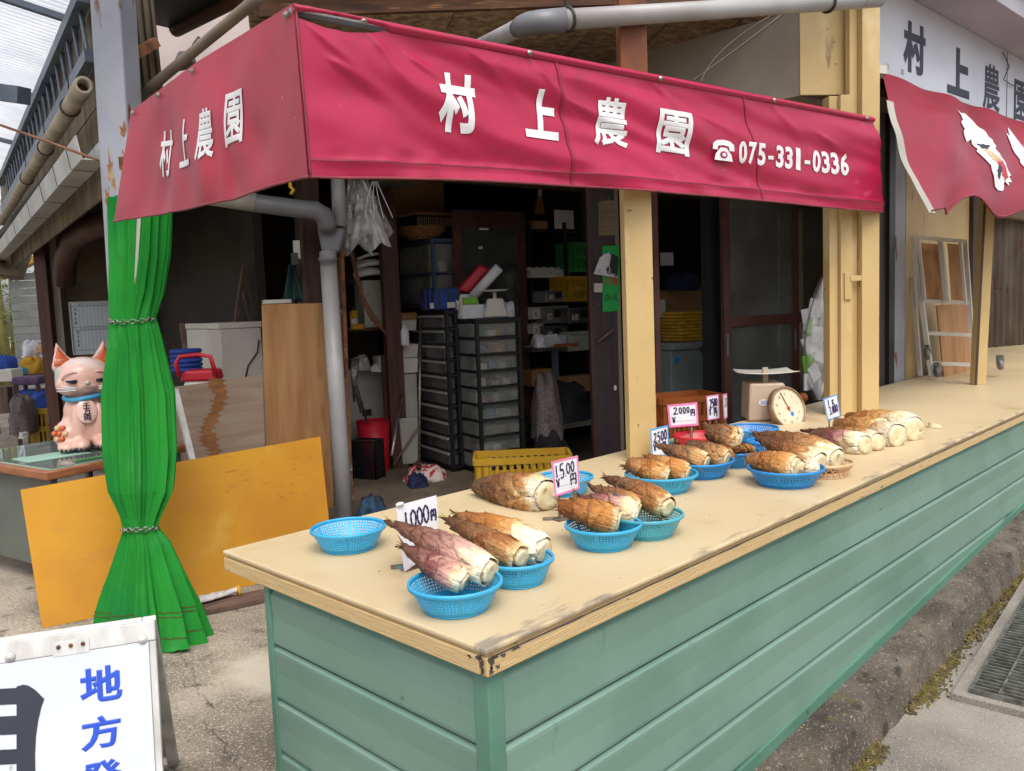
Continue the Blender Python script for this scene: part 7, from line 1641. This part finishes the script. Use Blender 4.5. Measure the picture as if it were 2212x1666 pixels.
Qx = [p+UP*(zU+.125-Qx[0].z) if i < 2 else p+UP*(zU+.125-Qx[0].z) for i, p in enumerate(Qx)]
z_ = zU+.125; Qx = [V((p.x, p.y, z_)) for p in Qx[:2]]+[V((p.x, p.y, z_+.13)) for p in (Qx[1], Qx[0])]
t.location = (Qx[0].x, Qx[0].y, z_)
part('carton', MB().slab(Qx, .35), M['black'], t, bevel=.003); part('lid', MB().slab([Qx[3]+UP*.001, Qx[2]+UP*.001, Qx[2]+UP*.03, Qx[3]+UP*.03], .35), M['card'], t)
mb = MB(); rn = random.Random(3)
for k in range(22):
    u = .03+k*.044; mb.slab([Qp(Qx, u, .15, .002), Qp(Qx, u+.012+.01*rn.random(), .15, .002), Qp(Qx, u+.012+.01*rn.random(), .85, .002), Qp(Qx, u, .85, .002)], .001)
part('printed_stripes', mb, M['weave'], t)
one('cardboard_carton', 'large brown cardboard carton on top near the shop ceiling', 'carton', 845, 380, 962, 472, 8.7, .4, 'card', -15)
# things on top of the towers
P, a, b, L1, L2, h1 = PS_; zS = h1+.024
def ontop(PT, u, v, z): P, a, b, L1, L2, h = PT; p = P+a*(L1*u)+b*(L2*v); return V((p.x, p.y, z))
for i, (x0, x1, y0, y1, m, lb, an) in enumerate(((916, 945, 624, 672, 'navycloth', 'navy pouch at the left on the smoky tower', -20), (940, 998, 618, 672, 'royal', 'bright blue bag with buckles on the smoky tower', -24))):
    Q = fquad(x0, y0, x1, y1, 7.5, an); z0 = zS; Q = [V((p.x, p.y, zS)) for p in Q[:2]]+[V((p.x, p.y, zS+.2)) for p in (Q[1], Q[0])]
    t = thing('buckle_bag', lb, 'bag', Q[0]); part('body', MB().slab(Q, .12), M[m], t, bevel=.03)
    for u in (.15, .5, .85): part('strap', MB().slab([Qp(Q, u-.05, .05, .003), Qp(Q, u+.05, .05, .003), Qp(Q, u+.05, .98, .003), Qp(Q, u-.05, .98, .003)], .004), M['black' if i else 'royal'], t)
    part('buckle', MB().slab([Qp(Q, .45, .1, .008), Qp(Q, .75, .1, .008), Qp(Q, .75, .35, .008), Qp(Q, .45, .35, .008)], .006), M['offwhite'], t)
zC = PT_[5]+.024
Q = fquad(1000, 640, 1048, 692, 7.45, -20); Q = [V((p.x, p.y, zC)) for p in Q[:2]]+[V((p.x, p.y, zC+.22)) for p in (Q[1], Q[0])]
t = thing('white_carton', 'white open carton with green and brown packs on the clear tower', 'carton', Q[0]); part('carton', MB().slab([Q[0], Q[1], Qp(Q, 1, .55), Qp(Q, 0, .55)], .2), M['paper'], t); part('green_pack', MB().slab([Qp(Q, .1, .56, -.02), Qp(Q, .75, .56, -.02), Qp(Q, .75, .85, -.02), Qp(Q, .1, .85, -.02)], .06), M['limeb'], t, bevel=.01); part('flap', MB().slab([Qp(Q, .0, .56, -.13), Qp(Q, 1, .56, -.13), Qp(Q, 1, 1.0, -.16), Qp(Q, 0, 1.0, -.16)], .004), M['paper'], t); part('side_flap', MB().slab([Qp(Q, -.12, .1, .01), Qp(Q, .0, .1, .01), Qp(Q, .0, .9, .01), Qp(Q, -.12, .9, .01)], .01), M['offwhite'], t)
c = DP(1072, 690, 7.45); c.z = zC; t = thing('kitchen_scale', 'small cream kitchen scale on top of the clear drawer tower', 'scale', c); aa, bb_ = H(-40), H(50)
q = boxpts(c-aa*.11, aa, bb_, .22, .16, .17); q[4] += aa*.04; q[7] += aa*.04; q[5] -= aa*.04; q[6] -= aa*.04
part('housing', MB().hexa(q), M['offwhite'], t, bevel=.015); part('stem', MB().tube([c+bb_*.08+UP*.17, c+bb_*.08+UP*.23], .016, 10), M['offwhite'], t); part('dish', MB().lathe([(0, .228), (.10, .232), (.125, .245), (.12, .248), (0, .236)], c+bb_*.08, 28), M['offwhite'], t, True)
mb = MB(); p0_, p1_ = DP(1022, 640, 7.6), DP(1078, 578, 7.5); mb.tube([p0_, p1_], .045, 18); solo('white_roll', mb, M['paper'], 'white paper roll standing tilted above the clear drawer tower', 'paper roll', smooth=True)
t = thing('red_net', 'red net bag leaning beside the white paper roll', 'net bag', DP(1015, 622, 7.65)); mb = MB(); mb.slab([DP(985, 626, 7.6), DP(1012, 632, 7.6), DP(1062, 580, 7.65), DP(1035, 568, 7.65)], .08); part('body', mb, M['redp'], t, bevel=.03)
heap('tissue_heap', 'crumpled tissue behind the cream kitchen scale', 'tissue', 1085, 655, 1112, 692, 7.7, M['paper'], 51, .15)
# floor cloths, bag, crate
c = Z(900, 1030, 0); heap('red_cloth', 'red and white patterned cloth heap on the shop floor', 'cloth', 876, 1006, 962, 1036, depth(Z(915, 1036, 0)), M['redcloth'], 61, .35)
heap('navy_cloth', 'small navy cloth in front of the red cloth heap', 'cloth', 880, 1026, 924, 1052, depth(Z(900, 1052, 0)), M['navycloth'], 63, .2)
heap('blue_sack', 'dark blue sack on the floor at the counter end', 'sack', 772, 1074, 836, 1120, depth(Z(800, 1122, 0)), mat('petrol_cloth', S(30, 66, 92), S(30, 28, 40), 6, rough=.8, bump=.3, mix=(.48, .52)), 66, .35)
P, a, b, L1, L2, hgt = cbox(1030, 1072, 1016, 1238, 1000, -44, zb=.0)
P = Z(1030, 1095, 0); a, b = H(-44), H(46); L1 = lenx(P, a, 1236); hgt = zat(P, 992)
crate('yellow_crate', 'large yellow plastic crate on the floor right behind the counter', P, a, b, L1, .34, hgt, M['crate'], None, 13)
# glass door parked behind the towers
d = 8.2
t = thing('glass_door', 'dark framed glass door parked behind the clear drawer tower', 'door', DP(1070, 900, d)); Q = fquad(1000, 400, 1150, 990, d, -12)
for i in (0, 1): Q[i] = V((Q[i].x, Q[i].y, .02))
for i in (2, 3): Q[i] = V((Q[i].x, Q[i].y, 2.45))
part('pane', MB().slab([Qp(Q, .1, .05), Qp(Q, .88, .05), Qp(Q, .88, .93), Qp(Q, .1, .93)], .005), glass('dusty_glass', (.55, .58, .55), .05, .06, .14, (.30, .31, .28)), t)
for u0, v0, u1, v1 in ((.0, 0, .1, 1), (.88, 0, 1.0, 1), (.1, .93, .88, 1), (.1, 0, .88, .05)): part('frame_member', MB().slab([Qp(Q, u0, v0, .015), Qp(Q, u1, v0, .015), Qp(Q, u1, v1, .015), Qp(Q, u0, v1, .015)], .035), M['frame'], t)
mb = MB()
for (x, y, w, m) in ((1036, 497, 26, 0), (1058, 490, 34, 0), (1034, 538, 12, 0)): p = PL(x, y, Q[0]+Qn(Q)*.01, Qn(Q)); mb.slab([p, p+H(-12)*w*.004, p+H(-12)*w*.004+UP*.03, p+UP*.02], .001)
part('torn_sticker', mb, M['paper'], t)
# inner room between glass door and dark panel
d = 8.7
sr = thing('inner_shelf', 'black shelving in the inner room right of the glass door', 'shelf', DP(1220, 900, d))
for y in (497, 604, 655, 700): part('board', MB().slab(fquad(1150, y, 1296, y+5, d, -10), .4), M['black'], sr)
for x in (1152, 1228): part('upright', MB().slab(fquad(x, 480, x+5, 780, d-.02, -10), .03), M['black'], sr)
one('wall_note', 'pale paper note pinned in the dark inner room', 'paper', 1199, 453, 1240, 494, d, .01, 'paper', -10, .001)
t = thing('hand_brush', 'straw hand brush hanging in the inner room doorway', 'brush', DP(1163, 460, 8.6)); part('handle', MB().tube([DP(1167, 395, 8.6), DP(1166, 425, 8.6)], .02, 8), M['offwhite'], t, True)
for k in range(9): part('straw', MB().tube([DP(1162+k, 425, 8.6), DP(1155+k*2.6, 462, 8.6)], .007, 5), M['wicker'], t)
one('brown_parcel', 'small brown paper parcel on the top black shelf', 'parcel', 1152, 476, 1184, 494, d-.1, .15, 'card', -10, .01)
def icrate(label, x0, y0, x1, y1, d, m, slots=8, ang=-12):
    P = DP(x0, y1, d); a = H(ang); b = H(ang+90); crate('plastic_crate', label, P, a, b, lenx(P, a, x1), .3, zat(P, y0)-P.z, M[m], None, slots)
icrate('green slatted crate high in the inner room', 1240, 524, 1296, 588, 8.6, 'greenp'); icrate('olive yellow slatted crate below the green one', 1226, 597, 1296, 652, 8.55, 'crate', 12)
t = thing('foam_trays', 'stack of white foam fruit trays on the inner shelf', 'trays', DP(1190, 603, 8.5))
for j in range(2):
    Q = fquad(1150-j*2, 592-j*9, 1228-j*2, 600-j*9, 8.5, -10); mb = MB(); mb.slab(Q, .3); part('tray', mb, M['offwhite'], t)
    for k in range(5): part('dome', MB().sph(Qp(Q, .1+.2*k, 1.0, -.1), (.05, .05, .035), 12, 8), M['offwhite'], t, True)
for i, (x0, y0, x1, y1, m, lb) in enumerate(((1180, 628, 1226, 654, 'clear', 'clear box with red packet on the inner shelf'), (1176, 662, 1226, 700, 'clear', 'clear plastic box with black latch on the inner shelf'), (1229, 666, 1290, 700, 'smoke', 'grey lidded box beside the clear box with latch'), (1230, 718, 1296, 760, 'greyw', 'pale grey metal box on the work table'), (1152, 664, 1172, 690, 'offwhite', 'cream tub at the left on the inner shelf'), (1152, 700, 1176, 722, 'offwhite', 'cream lidded tub below the other cream tub'), (1176, 705, 1226, 735, 'smoke', 'translucent dark box behind the white tray'))):
    Q = fquad(x0, y0, x1, y1, 8.45, -10); t = thing('storage_box', lb, 'box', Q[0]); part('body', MB().slab([Q[0], Q[1], Qp(Q, 1, .84), Qp(Q, 0, .84)], .25), M[m], t, bevel=.01); part('lid', MB().slab([Qp(Q, -.02, .85, .008), Qp(Q, 1.02, .85, .008), Qp(Q, 1.02, 1, .008), Qp(Q, -.02, 1, .008)], .27), M[m], t, bevel=.006)
    if m in ('clear', 'smoke'): part('latch', MB().slab([Qp(Q, .4, .35, .012), Qp(Q, .7, .35, .012), Qp(Q, .7, .8, .012), Qp(Q, .4, .8, .012)], .01), M['black'], t)
    part('paper_label', MB().slab([Qp(Q, .08, .2, .0125), Qp(Q, .32, .2, .0125), Qp(Q, .32, .6, .0125), Qp(Q, .08, .6, .0125)], .001), mat('box_label', S(214, 206, 190), S(120, 112, 104), 60, rough=.6, bump=0, mix=(.5, .54)), t)
    if i == 0: part('red_packet', MB().slab([Qp(Q, .2, .1, -.03), Qp(Q, .5, .1, -.03), Qp(Q, .6, .6, -.03), Qp(Q, .3, .6, -.03)], .05), M['redp'], t)
tb = thing('work_table', 'steel edged work table heaped with papers in the inner room', 'table', DP(1220, 980, 8.2)); Q = fquad(1146, 750, 1300, 762, 8.2, -10)
part('top', MB().slab(Q, .6), M['chain'], tb)
for u in (.35, .97):
    p = Qp(Q, u, 0, -.03); mb = MB(); mb.bar(V((p.x, p.y, 0)), p, .05, .05); part('leg', mb, M['steel'], tb)
Q2 = fquad(1150, 925, 1300, 935, 8.2, -10); part('lower_shelf', MB().slab(Q2, .6), M['chain'], tb)
heap('white_papers', 'heap of white papers and cloth on the work table', 'paper', 1148, 722, 1180, 750, 8.0, M['paper'], 71, .3)
Q = fquad(1172, 728, 1222, 750, 8.1, -10); t = thing('wire_tray', 'white wire letter tray with magazines on the work table', 'tray', Q[0])
mb = MB()
for k in range(13): mb.bar(Qp(Q, k/12, 0), Qp(Q, k/12, 1), .006, .004)
for k in range(6): mb.bar(Qp(Q, 0, k/5), Qp(Q, 1, k/5), .006, .004)
part('wire_front', mb, M['white'], t); part('floor', MB().slab([Qp(Q, 0, 0), Qp(Q, 1, 0), Qp(Q, 1, .05), Qp(Q, 0, .05)], .3), M['white'], t); part('magazines', MB().slab([Qp(Q, .05, .1, -.02), Qp(Q, .9, .1, -.02), Qp(Q, .8, 1.2, -.06), Qp(Q, .1, 1.1, -.06)], .1), M['paper'], t)
mb = MB(); fbox(mb, 1214, 744, 1248, 750, 8.05, .12, -10); solo('orange_folder', mb, M['ocrate'], 'orange folder lying on the work table', 'folder')
heap('check_bundle', 'grey checked cloth bundle at the foot of the work table', 'cloth', 1146, 820, 1218, 945, 7.8, M['greycloth'], 81, .5)
heap('black_jacket', 'black jacket slumped over the lower shelf of the work table', 'jacket', 1188, 830, 1272, 905, 8.0, M['blackcloth'], 83, .4)
heap('black_bag', 'black bag with small flowers on the floor of the inner room', 'bag', 1150, 925, 1228, 1000, 7.7, M['blackcloth'], 85, .5)
Q = fquad(1216, 890, 1276, 926, 7.95, -10); t = thing('white_wire_basket', 'white slatted basket under the work table', 'basket', Q[0]); mb = MB()
for k in range(15): mb.bar(Qp(Q, k/14, 0), Qp(Q, k/14, 1), .008, .006)
for k in range(6): mb.bar(Qp(Q, 0, k/5), Qp(Q, 1, k/5), .008, .006)
part('front', mb, M['offwhite'], t); part('inside', MB().slab([Qp(Q, 0, 0, -.01), Qp(Q, 1, 0, -.01), Qp(Q, 1, .9, -.01), Qp(Q, 0, .9, -.01)], .25), M['greycloth'], t)
one('brown_carton', 'brown carton under the right end of the work table', 'carton', 1232, 815, 1286, 850, 8.3, .2, 'card', -10); one('yellow_carton', 'mustard carton on the left under the work table', 'carton', 1150, 800, 1196, 836, 8.35, .2, 'card', -10)
# dark door panel with notices
d = 7.3
t = thing('dark_door_panel', 'dark brown door panel carrying the green plate and notices', 'door', DP(1318, 985, d)); Q = fquad(1288, 400, 1341, 985, d, -30)
for i in (0, 1): Q[i] = V((Q[i].x, Q[i].y, .01))
for i in (2, 3): Q[i] = V((Q[i].x, Q[i].y, 2.6))
QD = Q; part('panel', MB().slab(Q, .04), M['panel'], t); part('grey_edge', MB().slab([Qp(Q, 1.0, 0, .01), Qp(Q, 1.14, 0, .01), Qp(Q, 1.14, 1, .01), Qp(Q, 1.0, 1, .01)], .05), M['greypaint'], t)
part('left_stile', MB().slab([Qp(Q, -.1, 0, .01), Qp(Q, .0, 0, .01), Qp(Q, .0, 1, .01), Qp(Q, -.1, 1, .01)], .05), M['frame'], t)
nD = Qn(Q)
def onpanel(px, py, e): return PL(px, py, QD[0]+nD*e, nD)
mb = MB(); mb.tube([onpanel(1293, 738, .03), onpanel(1326, 712, .04)], .012, 8); part('bar_handle', mb, M['stand'], t, True)
mb = MB(); mb.add([onpanel(1329, 838, .004)+(H(-30)*math.cos(k*math.pi/8)*.014+UP*math.sin(k*math.pi/8)*.024) for k in range(16)], [tuple(range(16))]); part('white_spot', mb, M['paper'], t)
def pq(x0, y0, x1, y1, e, sk=0): return [onpanel(x0, y1, e), onpanel(x1, y1-sk, e), onpanel(x1, y0-sk, e), onpanel(x0, y0, e)]
q = pq(1293, 435, 1335, 510, .008, 3); t = thing('notice_board', 'rounded white notice board hung on the dark door panel', 'notice', q[0]); part('board', MB().slab(q, .006), M['mudl'], t, bevel=.004); part('hook', MB().tube([Qp(q, .45, 1.0), Qp(q, .5, 1.1), Qp(q, .55, 1.0)], .008, 6), M['greenp'], t)
mb = MB(); rn = random.Random(4)
for v in (.86, .72, .66, .5, .44, .38, .26, .12):
    u = .1
    while u < .85: w_ = rn.uniform(.03, .12); mb.add([Qp(q, u, v, .002), Qp(q, u+w_, v, .002), Qp(q, u+w_, v+.02, .002), Qp(q, u, v+.02, .002)], [(0, 1, 2, 3)]); u += w_+.05
part('faint_writing', mb, M['greyink'], t)
q = pq(1302, 532, 1338, 674, .012, 2); t = thing('green_plate', 'bright green plate with red and black characters on the dark door', 'sign', q[0]); part('plate', MB().slab(q, .006), M['gsign'], t)
letter('character', '110番', M['redink'], t, q, .1, .40, .92, .56, .002, .02); letter('character', 'のいえ', M['navy'], t, q, .1, .16, .9, .27, .002, .02); letter('character', 'こども', M['navy'], t, q, .12, .62, .9, .70, .002, .02)
q = [onpanel(1282, 592, .03), onpanel(1334, 600, .03), onpanel(1330, 552, .03), onpanel(1304, 548, .03)]; t = thing('price_tags', 'crumpled white paper tags with written digits pinned over the green plate', 'tag', q[0]); part('tag', MB().slab(q, .002), M['paper'], t)
part('digits', strokes(MB(), q, [('4', .48, .12, .62, .5), ('3', .6, .1, .74, .46), ('4', .72, .08, .86, .44), ('3', .84, .06, .98, .4), ('5', .1, .2, .22, .4)], .012), M['ink'], t)
q = [onpanel(1284, 588, .045), onpanel(1316, 575, .045), onpanel(1316, 545, .045), onpanel(1296, 556, .045)]; part('folded_tag', MB().slab(q, .002), M['paper'], t)
q = [onpanel(1318, 575, .05), onpanel(1334, 598, .05), onpanel(1336, 555, .05), onpanel(1322, 548, .05)]; part('black_clip', MB().slab(q, .02), M['black'], t, bevel=.008)
q = pq(1284, 612, 1302, 632, .03); solo('light_switch', MB().slab(q, .02), M['offwhite'], 'white switch box on the edge of the dark door panel', 'switch', bevel=.003)
# right-hand opening: carton, woven bag, freezer, orange crate
d = 9.3
mb = MB(); solo('brown_doorpost', MB().slab(fquad(1421, 380, 1432, 960, 6.3, -20), .08), M['frame'], 'narrow brown door post just right of the left cream pillar', 'door post')
one('brown_cupboard', 'tall brown cupboard in the dark room behind the freezer', 'cupboard', 1420, 628, 1560, 880, 8.6, .4, 'card', -12, ground=True)
P, a, b, L1, L2, hgt = cbox(1452, 900, 1446, 1572, 742, -20, d=7.6); P.z = 0; hgt = zat(P, 742)
fz = thing('chest_freezer', 'grey chest freezer standing inside the right hand doorway', 'freezer', P); part('body', MB().hexa(boxpts(P, a, b, L1, .6, hgt-.07)), M['fridge'], fz, bevel=.01); part('lid', MB().hexa(boxpts(P-b*.02+UP*(hgt-.066), a, b, L1, .64, .066)), M['fridge'], fz, bevel=.012); part('latch', MB().hexa(boxpts(P+a*L1*.5-b*.04+UP*(hgt-.1), a, b, .1, .025, .06)), M['black'], fz, bevel=.006)
q_ = [P+a*.04-b*.003+UP*(hgt-.2), P+a*.12-b*.003+UP*(hgt-.15), P+a*.04-b*.003+UP*(hgt-.12)]; part('blue_mark', MB().add(q_, [(0, 1, 2)]), M['bluep'], fz)
c = DP(1499, 738, 7.75); c.z = hgt+.003; t = thing('woven_bag', 'yellow woven basket bag on top of the grey freezer', 'bag', c); aa = H(-20); bb_ = H(70); w_ = 38*7.75/F; hb = zat(c, 672)-c.z
for k in range(9):
    z0, z1 = hb*k/9, hb*(k+.92)/9; e = .85+.15*math.sin(math.pi*min(1, k/7)); q = boxpts(c-aa*w_*e-bb_*.0+UP*z0, aa, bb_, 2*w_*e, .3, z1-z0); part('band', MB().hexa(q), M['yelcloth'], t, bevel=.012)
P, a, b, L1, L2, hgt = cbox(1432, 960, 1428, 1566, 862, -26, d=5.9); crate('orange_crate', 'orange plastic crate behind the counter under the pink cards', V((P.x, P.y, P.z)), a, b, L1, .35, hgt, M['ocrate'], None, 12)
icr = thing('crate_stand', 'dark wooden stand carrying the orange crate', 'stand', V((P.x, P.y, 0))); part('top', MB().hexa(boxpts(V((P.x, P.y, P.z-.031)), a, b, L1, .4, .03)), M['darkwood'], icr)
for u, v in ((.04, .03), (.96, .03), (.04, .37), (.96, .37)): p = P+a*L1*u+b*v; part('leg', MB().box(V((p.x, p.y, (P.z-.032)/2)), (.04, .04, P.z-.032), -26), M['darkwood'], icr)
heap('blue_bucket', 'dark blue bucket with white paper on the brown cupboard', 'bucket', 1436, 592, 1510, 628, 8.5, M['navycloth'], 91, .3)
one('pinned_note', 'white note pinned in the dark right hand doorway', 'paper', 1428, 546, 1455, 574, 8.4, .01, 'paper', -20, .001); one('label_sheet', 'white label sheet on the side of the brown cupboard', 'paper', 1424, 648, 1438, 686, 8.4, .01, 'paper', -20, .001)
# sliding glass doors
d0 = 6.7; ang = -14
Q = fquad(1561, 380, 1806, 960, d0, ang)
for i in (0, 1): Q[i] = V((Q[i].x, Q[i].y, .02))
for i in (2, 3): Q[i] = V((Q[i].x, Q[i].y, 2.6))
WQ = (Q[1]-Q[0]).length
def ucol(px): p = Q[0]; return lenx(Q[0]+UP*1.2, H(ang), px)/WQ
mid0 = (zat(V((Q[0].x, Q[0].y, 0)), 708)-.02)/2.58; mid1 = (zat(V((Q[0].x, Q[0].y, 0)), 686)-.02)/2.58
for nm, lb, xa, xb, e in (('sliding_door', 'left brown framed sliding glass door behind the scale', 1562, 1722, 0), ('sliding_door', 'right brown framed sliding glass door behind the hanging bag', 1704, 1880, -.06)):
    ua, ub = ucol(xa), ucol(xb); t = thing(nm, lb, 'sliding door', Qp(Q, ua, 0, e), 0, 'sliding glass doors'); w_ = .075/WQ
    if e: ua = ucol(1723)
    for u0, v0, u1, v1 in ((ua, 0, ua+w_, 1), (ub-w_, 0, ub, 1), (ua+w_, mid0, ub-w_, mid1), (ua+w_, 0, ub-w_, .08), (ua+w_, .95, ub-w_, 1)): part('frame_member', MB().slab([Qp(Q, u0, v0, e+.015), Qp(Q, u1, v0, e+.015), Qp(Q, u1, v1, e+.015), Qp(Q, u0, v1, e+.015)], .035), M['frame'], t)
    for v0, v1 in ((.08, mid0), (mid1, .95)): part('pane', MB().slab([Qp(Q, ua+w_, v0, e), Qp(Q, ub-w_, v0, e), Qp(Q, ub-w_, v1, e), Qp(Q, ua+w_, v1, e)], .004), M['glass'], t)
    part('pull', MB().slab([Qp(Q, (ua if not e else ub-w_)+w_*.3, mid0-.09, e+.017), Qp(Q, (ua if not e else ub-w_)+w_*.6, mid0-.09, e+.017), Qp(Q, (ua if not e else ub-w_)+w_*.6, mid0-.02, e+.017), Qp(Q, (ua if not e else ub-w_)+w_*.3, mid0-.02, e+.017)], .004), M['steel'], t)
    if not e: part('pull', MB().slab([Qp(Q, ub-w_*.7, mid0-.09, e+.017), Qp(Q, ub-w_*.4, mid0-.09, e+.017), Qp(Q, ub-w_*.4, mid0-.02, e+.017), Qp(Q, ub-w_*.7, mid0-.02, e+.017)], .004), M['steel'], t)
solo('dark_jamb', MB().slab(fquad(1540, 380, 1561, 960, 6.75, -14), .1), M['black'], 'black door jamb left of the sliding glass doors', 'jamb')
# behind the glass: slotted rack with parcels, and a hanging bag in front
d = 7.5; rk = thing('slotted_rack', 'white slotted steel rack seen through the sliding glass', 'rack', DP(1750, 920, d))
for x in (1742, 1800):
    Qr = fquad(x, 545, x+9, 960, d, -14); pr_ = part('upright', MB().slab(Qr, .01), M['greyw'], rk); mb = MB()
    for k in range(24): mb.slab([Qp(Qr, .35, .05+k*.038, .001), Qp(Qr, .65, .05+k*.038, .001), Qp(Qr, .65, .07+k*.038, .001), Qp(Qr, .35, .07+k*.038, .001)], .0008)
    part('slots', mb, M['black'], pr_)
for y in (545, 640, 760, 880): part('shelf', MB().slab(fquad(1742, y, 1840, y+6, d+.02, -14), .4), M['greyw'], rk)
for i, (x0, y0, x1, y1, m, lb) in enumerate(((1755, 600, 1800, 640, 'paper', 'white parcel on the upper shelf of the slotted rack'), (1752, 500, 1800, 545, 'card', 'brown parcel on top of the slotted rack'), (1755, 850, 1800, 880, 'offwhite', 'white tub low on the slotted rack'))): one('rack_parcel', lb, 'parcel', x0, y0, x1, y1, d+.1, .25, m, -14, .01)
d = 6.2; t = thing('hanging_bag', 'clear bag stuffed with white and green packs hanging by the right pillar', 'plastic bag', DP(1770, 850, d))
def bagf(u, v):
    hw_ = interp([(0, (8,)), (.25, (26,)), (.6, (34,)), (.85, (28,)), (1, (12,))], v)[0]; cx_ = interp([(0, (1780,)), (.5, (1764,)), (1, (1772,))], v)[0]; th = u*2*math.pi
    k = 1+.25*noise.noise(V((math.cos(th)*2, math.sin(th)*2, v*6)))
    return DP(cx_+math.cos(th)*hw_*k, 600+265*v, d+.09*math.sin(th)*k)
part('bag', MB().grid(bagf, 28, 26), glass('clear_film', (.93, .93, .92), .1, .15, .16, (.8, .8, .78)), t, True)
rn = random.Random(12)
for k in range(9):
    c = DP(1758+rn.uniform(-14, 22), 665+k*20, d-.02); mb = MB(); mb.box(c, (.11, .02, .13), rn.uniform(-70, 0), tilt=Matrix.Rotation(rn.uniform(-.6, .6), 3, 'Y')); part('pack', mb, M['limeb' if k in (2, 6) else 'paper'], t, bevel=.008)
# across the street (seen only in reflections): a low wall and hedge
mb = MB(); mb.box((4, -9.2, .2), (26, .2, 1.4)); solo('street_wall', mb, M['kerb'], 'low concrete wall across the street behind the viewer', 'wall')
hg_ = MB()
rn = random.Random(9)
for k in range(5000):
    c = V((rn.uniform(-8, 16), -9.7+rn.gauss(0, .3), .2+rn.random()*1.5)); dd = V((rn.gauss(0, 1), rn.gauss(0, 1), rn.gauss(0, 1))).normalized(); s_ = dd.cross(UP).normalized()*.05; hg_.add([c, c+dd*.07+s_, c+dd*.15, c+dd*.07-s_], [(0, 1, 2, 3)])
solo('hedge', hg_, M['hedge'], 'leafy hedge on the far side of the street', 'hedge', kind='stuff')
